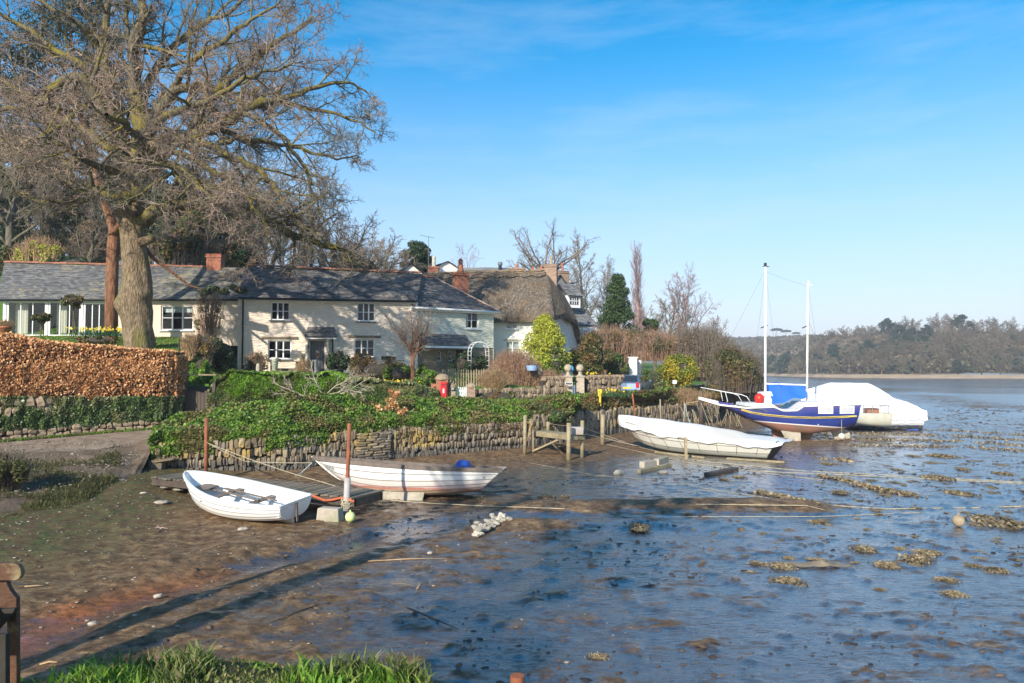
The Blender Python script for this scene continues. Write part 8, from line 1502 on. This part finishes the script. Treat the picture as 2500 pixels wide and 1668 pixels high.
# --- little pale boat behind the ketch, and white wrapped cruiser
pbt = thing('pale_boat', 'small pale green open boat with low rail between the two large boats', 'boat', (V(2062, 1045, 46).x, 46, V(2100, 1050, 45).z), R(-5)); Pp = hull_fn(2.6, 1.7, lambda t: 1.0, lambda t: .15 + .2 * (1 - t) ** 2, stem=.5, transom=.1, tw=.9, full=.5)
b = MB(); [b.grid([[Pp(i / 16, v / 8, s) for i in range(17)] for v in range(9)], flip=s < 0) for s in (-1, 1)]; tr = [Pp(1, v / 8, -1) for v in range(8, -1, -1)] + [Pp(1, v / 8, 1) for v in range(1, 9)]; b.add(tr, [tuple(range(len(tr)))]); b.build('hull', mat_simple('pale_green_paint', (.52, .58, .52), .5, .1, 2, .05, dirt=(.5, .45, .33)), pbt, True)
b = MB(); b.tube([(.2, -.7, 1.45), (2.4, -.75, 1.45)], .03, 6); [b.tube([(x_, -.73, 1.0), (x_, -.73, 1.45)], .025, 6) for x_ in (.4, .9, 1.4, 1.9, 2.35)]; b.tube([(2.4, -.75, 1.45), (2.4, .75, 1.45)], .03, 6); b.build('rail', M['steel'], pbt); MB().box((1.6, 0, 1.1), (.7, .7, .35)).build('engine_box', mat_simple('brown_engine_box', (.30, .14, .09), .7), pbt)
wd = 49.5; wb = thing('wrapped_boat', 'white cabin cruiser completely wrapped in a white cover beside the blue yacht', 'boat', (V(1960, 1045, wd).x, wd, V(2150, 1050, wd).z), R(-2)); SX = 1806 / wd; WX = lambda px: (px - 1960) / SX; WZ = lambda py: (1050 - py) / SX
Lw = WX(2228); Pw = hull_fn(Lw, 2.8, lambda t: float(np.interp(t, [0, .6, 1], [WZ(1000), WZ(1012), WZ(1014)])), lambda t: WZ(1050) + .5 * max(0, 1 - 2 * t) ** 2, stem=.8, transom=.05, tw=.9, full=.6)
b = MB(); [b.grid([[Pw(i / 24, v / 10, s) for i in range(25)] for v in range(11)], flip=s < 0) for s in (-1, 1)]; tr = [Pw(1, v / 10, -1) for v in range(10, -1, -1)] + [Pw(1, v / 10, 1) for v in range(1, 11)]; b.add(tr, [tuple(range(len(tr)))]); b.build('hull', gmat_water('cruiser_hull', (.80, .80, .80), (.05, .06, .08), .42, .05), wb, True)
top = lambda px: float(np.interp(px, [1960, 2028, 2118, 2140, 2167, 2228, 2233], [WZ(955), WZ(935), WZ(936), WZ(950), WZ(969), WZ(990), WZ(996)])); rows = []
for i in range(41):
    px = 1958 + (2233 - 1958) * i / 40; t = min(1, max(0, (px - 1962) / (2228 - 1962))); c = Pw(t, 1, 1); hw_ = abs(c.y) + .07; zt_ = top(px); bt = WZ(1022) + .05 * math.sin(i * 1.9); row = []
    for k in range(19):
        u = k / 9 - 1; au = abs(u)
        if au < .30: yv, zv = u / .3 * hw_ * .38, zt_ - .03 * (au / .3)
        elif au < .75: s = (au - .3) / .45; yv, zv = math.copysign(hw_ * (.38 + .60 * s), u), zt_ + (max(c.z, bt + .4) + .15 - zt_) * s ** 1.1
        else: s = (au - .75) / .25; yv, zv = math.copysign(hw_, u), max(c.z, bt + .4) + .15 + (bt - max(c.z, bt + .4) - .15) * s
        row.append(Vector((WX(px) + .025 * math.sin(k * 1.7 + i), yv * (1 + .015 * math.sin(i * 1.1 + k)), zv + .02 * math.sin(i * .9 + k * 1.3))))
    rows.append(row)
b = MB(); b.grid(rows); b.add(rows[-1], [tuple(range(19))]); b.add(rows[0], [tuple(range(19))[::-1]]); b.build('cover', M['tarp_white'], wb)
MB().tube([Vector((WX(1990 + k * 12), -1.5, WZ(1028) - .03 * (k % 2))) for k in range(20)], .012, 4).build('lashing', M['lead'], wb)
MB().box((WX(2225), -.3, WZ(1042)), (.3, .4, .55)).build('outdrive', M['white'], wb, bevel=.04); MB().box((WX(2205), -.7, WZ(1045)), (.8, .5, .3)).build('blue_cradle', M['blue_bit'], wb, bevel=.05)
# ---------------------------------------------------------------- pontoon of planks
pa, pe = Vector((-11.2, 24.3, 0)), Vector((-3.95, 20.55, 0)); d = pe - pa; Lp = d.length; yaw = math.atan2(d.y, d.x)
pn_ = thing('pontoon', 'long weathered plank pontoon lying between the dinghy and the open boat', 'pontoon', (pa.x, pa.y, mudz(pa.x, pa.y)), yaw); pk = MB().box((0, 0, 0), (.15, 1.35, .035)).mesh('plank', M['wood']); npk = int(Lp / .165)
for k in range(npk): link('plank', pk, pn_, (.08 + k * Lp / npk, random.uniform(-.03, .03), .32 + random.uniform(-.006, .008)), (random.uniform(-.02, .02), 0, random.uniform(-.04, .04)), (random.uniform(.88, 1.02), random.uniform(.95, 1.03), 1))
for sy in (-.58, .58): MB().box((Lp / 2, sy, .19), (Lp, .09, .22)).build('side_beam', M['wood_dark'], pn_)
MB().box((Lp - .04, 0, .18), (.08, 1.24, .22)).build('end_beam', M['wood_dark'], pn_)
for x_ in (.8, 3.2, 5.2, Lp - .6): MB().tube([(x_, -.45, .06), (x_, .45, .06)], .13, 9).build('float', M['wood_dark'], pn_)
rpts = [pn_.matrix_basis @ Vector((x_, -.68, .24 + .06 * math.sin(x_ * 5))) for x_ in np.linspace(3.4, Lp + .05, 20)]; rope('orange_rope', 'orange-red rope looped along the near edge of the plank pontoon', rpts, .035, M['rope_red'], n=3)
cb_ = thing('concrete_block', 'pale cylindrical concrete block under the near edge of the pontoon', 'block', GM(806, 1272)); MB().box((0, 0, .17), (.66, .34, .36), R(-14), taper=.9).build('body', M['concrete'], cb_, bevel=.03)
# ---------------------------------------------------------------- posts and buoys
def post(name, label, px, pyb, pyt, r, mat, lean=0, zb=None, group=None, sides=8, sq=False):
    p = GM(px, pyb) if zb is None else V(px, pyb, zb); h = V(px, pyt, p.y).z - p.z; t = thing(name, label, 'post', p, 0, group)
    if sq: MB().beam((0, 0, -.2), (lean, 0, h), r * 2, r * 2).build('shaft', mat, t)
    else: MB().tube([(0, 0, -.2), (lean * .5, 0, h * .5), (lean, 0, h)], r, sides).build('shaft', mat, t, True)
    return t, p, h
post('mooring_post', 'rusty steel post in front of the wall left of the dinghy', 503, 1162, 1020, .065, M['rust'], -.02)
t, p, h = post('mooring_post', 'rusty steel post in a grey sleeve with the lime buoy tied to it', 845, 1262, 1034, .055, M['rust'], .07); MB().tube([(0, 0, -.1), (.03, 0, h * .42)], [.10, .085], 10).build('sleeve', M['pvc'], t, True)
def buoy(label, px, py, r, mat, z=0, cat='buoy', up=1):
    p = GM(px, py) ; t = thing('buoy', label, cat, p + Vector((0, 0, z))); MB().ball((0, 0, r), r, 16).build('ball', mat, t, True); MB().tube([(0, 0, r * 1.95), (0, 0, r * 2.3)], r * .18, 7).build('eye', mat, t); return t
buoy('lime green round buoy tied to the foot of the grey-sleeved post', 855, 1277, .135, M['buoy_green'], .02); buoy('muddy beige round buoy with weedy rope on the open mud at the right', 2340, 1286, .15, M['buoy_brown']); buoy('small brown buoy on the mud beside the wooden platform', 1438, 1109, .105, M['buoy_brown'])
wbu = thing('buoy', 'white round buoy hanging by a line below the stern of the blue yacht', 'buoy', V(2055, 1066, 40.6)); MB().ball((0, 0, 0), .185, 16).build('ball', M['buoy_white'], wbu, True); MB().tube([(0, 0, .15), V(2054, 985, 41.2) - wbu.location], .012, 5).build('line', M['rope'], wbu)
rgx = random.Random(3); pts = []
for k in range(60): a = k * .7; pts.append(GM(845, 1262) + Vector((.03 + math.cos(a) * (.13 + .05 * rgx.random()), math.sin(a) * .13, .22 + .26 * rgx.random())))
rope('rope_coil', 'tangle of rope wound round the grey-sleeved post above the lime buoy', pts, .014, M['rope'], n=2)
for px, b_, t_, r_, lab in ((1281, 1104, 1014, .085, 'leftmost tall post of the wooden platform'), (1421, 1117, 1027, .085, 'right front post of the wooden platform'), (1388, 1124, 1033, .10, 'nearest thick post of the wooden platform'), (1471, 1084, 1012, .12, 'thick separate post right of the wooden platform'), ): post('mooring_post', lab, px, b_, t_, r_, M['wood_pale'], .02)
post('mooring_post', 'back post of the wooden platform against the wall', 1338, 1055, 1030, .09, M['wood_pale'], 0, 37.5); post('mooring_post', 'thin grey post right of the rusty one behind the tarpaulined boat bow', 1613, 1035, 975, .045, M['wood_pale'], -.02, 46); post('rusty_stake', 'thin leaning rusty stake on the bank above the tarpaulined boat bow', 1552, 1030, 960, .045, M['rust'], -.18, 42)
for px, lab in ((1672, 'short dark post with pale ropes below the blue yacht bow'), (1712, 'dark thick pile under the blue yacht bow'), (1752, 'thin pale stake right of the dark pile')): post('mooring_post', lab, px, 1042, 985 if px != 1712 else 976, .06 if px != 1712 else .16, M['wood_dark'] if px == 1712 else M['wood'], 0, 49)
for k, (a, c) in enumerate((((1672, 985), (1668, 1045)), ((1672, 985), (1685, 1040)), ((1706, 980), (1675, 985)), ((1712, 985), (1735, 1045)), ((1690, 1000), (1700, 1045)))): rope('mooring_line', ['pale blue rope hanging from the short dark post', 'slack rope right of the short dark post', 'taut line between the short post and the yacht bow', 'slanting line from the dark pile to the shore', 'thin rope hanging between the two dark posts'][k], [V(*a, 48.4), V(*c, 48.6)], .02, M['rope_blue'] if k < 2 else M['rope'])
ds = thing('driftwood_stack', 'leaning sticks and branches heaped against the wall under the blue yacht bow', 'sticks', V(1740, 1040, 50)); b = MB(); rgx = random.Random(8)
for k in range(34): x_ = rgx.uniform(-1.9, 1.9); b.tube([(x_, rgx.uniform(-.6, .0), rgx.uniform(-.1, .2)), (x_ + rgx.uniform(-.6, .6), rgx.uniform(.2, .6), rgx.uniform(.7, 1.7))], rgx.uniform(.010, .028), 5)
b.build('stick', M['wood_pale'], ds)['kind'] = 'stuff'
# --- wooden platform
pl_ = thing('wooden_platform', 'small decaying timber landing platform on posts against the harbour wall', 'platform', (1.6, 34.3, 0)); o3 = Vector(pl_.location); a0, a1, b1, b0 = V(1294, 1052, 35.8), V(1391, 1063, 32.75), V(1427, 1062, 33.5), V(1335, 1052, 36.6); dv = (a1 - a0); 
for k in range(5): s0 = k / 5; p, q_ = a0.lerp(b0, s0 + .1), a1.lerp(b1, s0 + .1); MB().beam(p - o3, q_ - o3, .2, .05).build('plank', M['wood_pale'], pl_)
MB().beam(a0 - o3 + Vector((-.04, -.1, -.10)), a1 - o3 + Vector((0, -.1, -.10)), .07, .20).build('side_beam', M['wood_pale'], pl_); MB().beam(a1 - o3 + Vector((0, -.12, -.11)), b1 - o3 + Vector((0, -.1, -.11)), .07, .16).build('end_beam', M['wood_pale'], pl_)
MB().beam(V(1283, 1073, 35.4) - o3, V(1335, 1062, 36) - o3, .08, .16).build('cross_beam', M['wood'], pl_); q0 = GM(1300, 1100); MB().beam(q0 - o3, q0 + Vector((0, 0, .95)) - o3, .13, .13).build('leg', M['wood'], pl_); MB().beam(GM(1300, 1102) - o3, V(1364, 1073, 33.6) - o3, .06, .08).build('brace', M['wood_pale'], pl_)
for a, c in (((1345, 1081), (1371, 1109)), ((1368, 1090), (1381, 1104))): MB().beam(V(*a, 34.6) - o3, GM(*c) + Vector((0, 0, .03)) - o3, .22, .04).build('fallen_plank', M['wood'], pl_)
cr = thing('fish_crate', 'dirty white crate on the end of the wooden platform', 'crate', V(1408, 1061, 33.2)); MB().box((0, 0, .17), (.55, .4, .34), taper=1.08).build('body', M['pvc'], cr, bevel=.02)
rope('hand_line', 'thin line strung between the posts over the wooden platform', [V(1281, 1022, 35.5), V(1338, 1033, 37), V(1388, 1040, 32.6)], .010, n=6, sag=.03)
rope('mooring_line', 'upper rope from the thick post down towards the tarpaulined boat', [V(1421, 1042, 33.5), V(1471, 1060, 36), V(1530, 1080, 36.5)], .016, n=6, sag=.03); rope('mooring_line', 'rope from the platform crate to the foot of the tarpaulined boat', [V(1400, 1055, 33), V(1475, 1070, 35.5), V(1560, 1090, 36.2)], .018, n=6)
# ---------------------------------------------------------------- mooring lines and things on the mud
def gl(*pts, z=.03):
    out = []
    for a, c in zip(pts[:-1], pts[1:]):
        for k in range(12): t = k / 12; out.append(GM(a[0] + (c[0] - a[0]) * t, a[1] + (c[1] - a[1]) * t) + Vector((0, 0, z)))
    out.append(GM(*pts[-1]) + Vector((0, 0, z))); return out
stx = GM(503, 1162); 
rope('mooring_line', 'long rope from the left rusty post across to the open boat and over the mud', [V(503, 1080, stx.y), V(650, 1135, 24), V(790, 1178, 22), V(925, 1215, 21.6)] , .012, n=8, sag=.02)
rope('mooring_line', 'second rope from the left rusty post to the open boat bow', [V(503, 1080, stx.y), V(600, 1127, 25.5), V(762, 1130, 23.6)], .012, n=8, sag=.02)
rope('mooring_line', 'long pale rope running right from under the open boat over the mud', [V(955, 1222, 21.4)] + gl((1060, 1232), (1180, 1238), (1380, 1245)), .014, n=2); rope('mooring_line', 'rope from the open boat stern down to the mud', [V(1216, 1152, 23.3), GM(1320, 1182)], .012, sag=.02)
rope('mooring_line', 'rope from the dinghy stern to the grey-sleeved post', [V(715, 1220, 19.1), V(842, 1238, 21)], .011, sag=.03); rope('bow_rope', 'pale doubled rope hanging from the open boat bow', [V(762, 1130, 23.6), V(735, 1155, 23.3), V(722, 1162, 23.0)], .014, M['rope_blue'])
LN = 'mooring rope across the mud flat '
for k, (ln, nm, th_) in enumerate([(((1560, 1092), (1700, 1125), (1960, 1150), (2500, 1178)), 'from the tarpaulined boat to the right edge, upper one', .018), (((1480, 1085), (1680, 1130), (1830, 1150), (2200, 1166), (2520, 1182)), 'from the platform to the right edge, lower one', .018), (((1860, 1155), (2010, 1172)), 'in a short pale stretch below the tarpaulined boat', .013), (((1700, 1232), (2050, 1236), (2160, 1243), (2350, 1241), (2520, 1236)), 'along the narrow water channel', .022), (((1640, 1262), (2000, 1262), (2250, 1252)), 'below the brown mud bar', .014), (((1290, 1130), (1450, 1160), (1600, 1172)), 'in front of the wooden platform', .010), (((1700, 1190), (1900, 1220), (2010, 1245)), 'slanting down from the weed-covered line', .012)]): rope('mooring_line', LN + nm, gl(*ln, z=.008), th_ * .62, n=3, group=None, wig=.014)
# weed
rgw = np.random.default_rng(31)
def weed_mesh(seed, n=420):
    rg_ = np.random.default_rng(seed); a = rg_.normal(size=(n, 2)) * [.36, .28]; a = a[(a ** 2).sum(1) < .8]; r2 = (a ** 2).sum(1); p = np.stack([a[:, 0], a[:, 1], .16 * (1 - r2) * rg_.uniform(.2, 1, len(a))], -1); v, q = leaves(p, .13, rg_, np.array([0, -.3, .8]), .8, .6); m_ = MB().lathe((0, 0, 0), [(.52, -.03), (.42, .03), (.2, .08), (.02, .09)], 9); return arr_mesh('weed_clump', *merge([(v, q), (np.array(m_.v), np.array([f for f in m_.f if len(f) == 4]))]), mats=[M['weed']])
WM = [weed_mesh(s) for s in range(5)]
def weed(px, py, w, h=.5, k=None, dark=0):
    p = GM(px, py); s = w / F * p.y; o = link('seaweed_clump', WM[rgw.integers(0, 5)], None, p, (0, 0, rgw.uniform(-.5, .5)), (s * .62, s * .62 * rgw.uniform(.6, 1.1) * (2.2 if p.y > 18 else 1.3), s * h)); return o
WL = {(1950, 1340): ('seaweed clump nearest the right of the round muddy buoy group', 0)}
big = [(2110, 1342, 60, 'oval weed clump left of the pair of overlapping clumps'), (2196, 1340, 36, 'small weed clump just above the large overlapping pair'), (2262, 1350, 68, 'upper clump of the large overlapping pair'), (2240, 1366, 90, 'largest weed clump, lower of the overlapping pair'), (2168, 1381, 66, 'long weed clump below and left of the overlapping pair'), (1927, 1363, 36, 'small oval weed clump above the weed-covered rag'), (1998, 1367, 38, 'pale heaped weed clump right of the rag'), (1850, 1378, 42, 'weed clump at the left end of the muddy rag'), (1908, 1384, 70, 'weed clump on the long muddy rag'), (1924, 1422, 84, 'long low weed clump below the muddy rag'), (2310, 1418, 64, 'pale weed clump at the middle right'), (2328, 1452, 62, 'slanting pale weed clump below the middle right one'), (2378, 1383, 44, 'dark blackish weed clump at the right edge'), (2432, 1394, 54, 'round black weed mound at the far right'), (2148, 1440, 30, 'small dark weed tuft in the right middle'), (2440, 1278, 116, 'long weed tail trailing right from the muddy buoy'), (1560, 1278 + 10, 66, 'weed patch at the lower edge of the brown bar'), (1812, 1293, 28, 'little weed tuft under the right end of the bar'), (2002, 1277, 44, 'weed clump on the channel edge'), (2120, 1294, 24, 'tiny weed clump below the channel'), (1460, 1604 - 0, 60, 'pale bleached weed clump at the bottom middle'), (1335, 1216, 46, 'straw-coloured weed tangle right of the open boat shadow'), (1380, 1215, 30, 'dark stringy weed tuft standing in the wet mud'), (2210, 1168 + 38, 56, 'weed clump on the blue mud above the channel'), (2340, 1205, 54, 'weed clump right of the weedy line'), (2288, 1168, 66, 'weed clump on the far right mooring line'), (1805, 1166, 34, 'round weed clump below the sunken timber'), (2050, 1203, 40, 'weed clump left of the long weedy line end'), (2160, 1210, 30, 'small weed clump just below the weedy line'), (2300, 1115, 56, 'pale weed clump on the far right flats'), (2350, 1146, 34, 'small weed clump on the right below the ropes'), (2450, 1158, 44, 'weed clump near the right edge below the ropes')]
for px, py, w, lab in big: tag(weed(px, py, w * 1.05, .55 if py < 1390 or px < 2370 else .8), lab, 'seaweed')
sm = rgw.uniform(0, 1, (120, 2))
for a, c in sm:
    px = 1650 + a * 850 + rgw.normal() * 20; py = 1075 + (c ** 1.3) * 330
    if 1700 < px < 2080 and py < 1090: continue
    tag(weed(px, py, rgw.uniform(14, 40) * (.5 + .5 * rgw.uniform()), .42), 'small clump of brown weed scattered on the open mud flat', 'seaweed', 'small weed clumps scattered over the mud flat')
parts = []
def weed_line(pts, n, w):
    f = rgw.uniform(0, 1, n); k = len(pts); xs = np.interp(f, np.linspace(0, 1, k), [p[0] for p in pts]); ys = np.interp(f, np.linspace(0, 1, k), [p[1] for p in pts]); ok = fbm(xs * .035, ys * .2, 3, 4) > .36; xs, ys = xs[ok], ys[ok]
    return np.array([tuple(GM(a, c) + Vector((rgw.normal() * w, rgw.normal() * w * 1.5, abs(rgw.normal()) * .04))) for a, c in zip(xs, ys)])
for pts, n, w, nm in ((((2000, 1162), (2080, 1178), (2130, 1192), (2190, 1206)), 900, .10, 'weed-covered mooring line slanting down to the right'), (((1845, 1202), (1900, 1212), (1970, 1228), (2000, 1236)), 600, .09, 'shorter weed-covered line above the brown bar'), (((1950, 1118), (2050, 1124), (2075, 1126)), 420, .11, 'dark weed ridge behind the stern of the tarpaulined boat')):
    P = weed_line(pts, n, w); v, q = leaves(P - P[0], .12, rgw, np.array([0, -.3, .8]), .8, .6); o = link('weedy_line', arr_mesh('weedy_line', v, q, mats=[M['weed']]), None, Vector(P[0])); tag(o, nm, 'seaweed')
P = np.concatenate([weed_line(((2060, 1042 + 16 * k), (2200, 1047 + 14 * k), (2350, 1053 + 13 * k), (2520, 1064 + 13 * k)), 700, .22) for k in range(4)]); v, q = leaves(P, .13, rgw, np.array([0, -.3, .8]), .8, .6); tag(link('weed_drifts', arr_mesh('weed_drifts', v, q, mats=[M['weed']])), 'bands of brown weed drifting across the mud right of the boats', None, kind='stuff')
# debris: flat stones, timbers, sticks
for px, py, w, h, lab in ((593, 1294, 27, .3, 'pale flat stone just below the dinghy keel'), (394, 1229, 34, .25, 'pale flat stone left of the dinghy'), (436, 1197, 30, .25, 'flat stone beside the dinghy bow'), (280, 1160, 20, .25, 'slab on the slipway edge, upper'), (292, 1175, 26, .25, 'pair of slabs on the slipway edge, lower'), (1050, 1352, 14, .5, 'lone pale stone in front of the stone heap'), (227, 1525, 22, .45, 'stone at the edge of the orange puddle'), (385, 1458, 22, .4, 'pale stone in the middle of the orange puddle'), (330, 1504, 14, .4, 'dark stone at the end of the orange puddle'), (683, 1317, 13, .3, 'small white stone right of the dinghy stern'), (1512, 1159, 26, .6, 'square dark stone right of the timber baulks'), (1620, 1156, 30, .35, 'flat brown stone below the timber baulks'), (350, 1205, 16, .3, 'small slab on the slipway'), (415, 1190, 50, .12, 'thin slate lying under the pontoon end')):
    p = GM(px, py); s = w / F * p.y; o = link('flat_stone', ROCK[int(px) % 6] if False else PROCK[int(px) % 3], None, p + Vector((0, 0, s * h * .3)), (0, 0, random.uniform(-.6, .6)), (s, s * .75, s * h)); tag(o, lab, 'stone')
hp_ = thing('stone_heap', 'elongated heap of pale grey stones on the mud in the middle', 'stone heap', GM(1192, 1292)); rgs = random.Random(4)
for k in range(64):
    f = rgs.random(); p = GM(1165 + 62 * f + rgs.gauss(0, 8), 1304 - 34 * f + rgs.gauss(0, 4)); s = rgs.uniform(.08, .15); link('stone', PROCK[k % 3], hp_, p + Vector((0, 0, rgs.uniform(.02, .13))) - hp_.location, (rgs.uniform(-.5, .5), rgs.uniform(-.5, .5), rgs.uniform(0, 3)), (s * 1.5, s, s * .7))
def baulk(name, label, a, c, w, h, mat, z=.06):
    p, q_ = GM(*a), GM(*c); t = thing(name, label, 'timber', p); MB().beam((0, 0, z), q_ - p + Vector((0, 0, z)), w, h).build('baulk', mat, t, bevel=.015); return t
baulk('timber_baulk', 'long pale baulk on the mud with stone blocks behind it', (1560, 1156), (1636, 1138), .16, .14, M['wood_pale']); baulk('timber_baulk', 'squared block behind the pale baulk, left one', (1567, 1143), (1596, 1138), .24, .26, M['concrete'], .13); baulk('timber_baulk', 'squared block behind the pale baulk, right one', (1602, 1138), (1627, 1130), .24, .26, M['concrete'], .15); baulk('timber_baulk', 'dark sunken timber lying right of the stone blocks', (1727, 1163), (1795, 1148), .30, .12, M['wood_dark'])
rgs = random.Random(6)
for k, (a, c, lab, mt) in enumerate([((898, 1372), (1097, 1366), 'long pale stick lying across the middle of the mud', 'straw'), ((660, 1520), (775, 1481), 'dark straight stick in the left foreground mud', 'wood_dark'), ((1018, 1440), (1045, 1423), 'short forked twig in the foreground mud', 'straw'), ((97, 1625), (140, 1621), 'white stick at the lower left', 'straw'), ((958, 1427), (1012, 1433), 'curved twig left of the forked one', 'wood'), ((925, 1460), (1120, 1540), 'long dark chain line running down the foreground mud', 'wood_dark'), ((1152, 1588), (1150, 1576), 'small upright pale twig near the bottom', 'straw'), ((380, 1290), (410, 1293), 'pink bit of rope left below the dinghy', 'twig_pink'), ((600, 1340), (640, 1358), 'bent white twig on the mud', 'straw'), ((60, 1434), (118, 1432), 'bleached twigs heaped at left above the puddle', 'straw')]):
    p, q_ = GM(*a), GM(*c); t = thing('stick', lab, 'stick', p); mid = (q_ - p) / 2 + Vector((rgs.uniform(-.05, .05), rgs.uniform(-.05, .05), .03)); MB().tube([(0, 0, .015), mid, q_ - p + Vector((0, 0, .02))], [.012, .015, .008], 5).build('twig', M[mt], t, True)
rg_ = thing('muddy_rag', 'mud-covered strip of sacking beside the weed clump', 'rag', GM(1950, 1388)); b = MB(); b.grid([[Vector((x_ * .12 - .2, y_ * .09, .03 + .10 * math.exp(-(x_ - 6) ** 2 / 2) * math.exp(-(y_ - 2) ** 2 / 2) + .015 * math.sin(x_ * 2 + y_))) for x_ in range(11)] for y_ in range(5)]); b.build('sheet', mat_simple('sacking', (.26, .20, .13), .9, .3, 6, .5), rg_, True)
# stump, bench
sp3 = thing('cut_stump', 'small sawn wooden stub on the bank at the bottom edge', 'stump', V(1263, 1668, 4.4)); MB().tube([(0, 0, -.5), (0, 0, .045)], .042, 12).build('stub', M['rust'], sp3)
bn = thing('park_bench', 'old varnished wooden bench end with scrolled armrest at the left edge', 'bench', (0, 0, 0), 0); bd_ = 3.55; bx_ = lambda px, py, dd=0: V(px, py, bd_ + dd)
def bprism(nm, pts, th, mat, dd=0, par=None): th = min(th, .03); return MB().prism([bx_(a, c, dd) for a, c in pts], (0, th, 0)).build(nm, mat, par or bn, bevel=.004)
bprism('armrest', [(-160, 1376), (30, 1376), (44, 1380), (51, 1392), (52, 1404), (46, 1414), (36, 1418), (-160, 1420)], .12, M['bench'])
bprism('end_panel', [(-10, 1418), (16, 1418), (18, 1430), (24, 1442), (34, 1455), (40, 1462), (41, 1720), (20, 1720), (16, 1500), (-10, 1500)], .05, M['bench'], .03)
bprism('seat_rail', [(-160, 1492), (14, 1488), (36, 1486), (34, 1494), (-5, 1536), (-160, 1700)], .05, M['bench_dark'], -.04)
for k in range(5):
    a, c = V(36 , 1487, 3.5), V(-5, 1538, 3.1); p = a.lerp(c, (k + .5) / 5); MB().box(p + Vector((-1.0, 0, 0)), (1.78, .085, .025)).build('slat', M['bench_dark'], bn)
bprism('front_leg', [(-12, 1550), (14, 1550), (14, 1730), (-12, 1730)], .06, M['bench_dark'], -.35)
hz = MB().box((0, 560, 27), (2400, 1500, 59)).mesh('haze', []); ho = tag(link('haze', hz), kind='stuff')
hm = bpy.data.materials.new('haze'); hm.use_nodes = True; hm.node_tree.nodes.remove(hm.node_tree.nodes['Principled BSDF']); pv_ = hm.node_tree.nodes.new('ShaderNodeVolumePrincipled')
pv_.inputs['Color'].default_value = (.86, .90, 1, 1); pv_.inputs['Density'].default_value = .00045; pv_.inputs['Anisotropy'].default_value = .0; hm.node_tree.links.new(pv_.outputs[0], hm.node_tree.nodes['Material Output'].inputs['Volume']); hz.materials.append(hm)
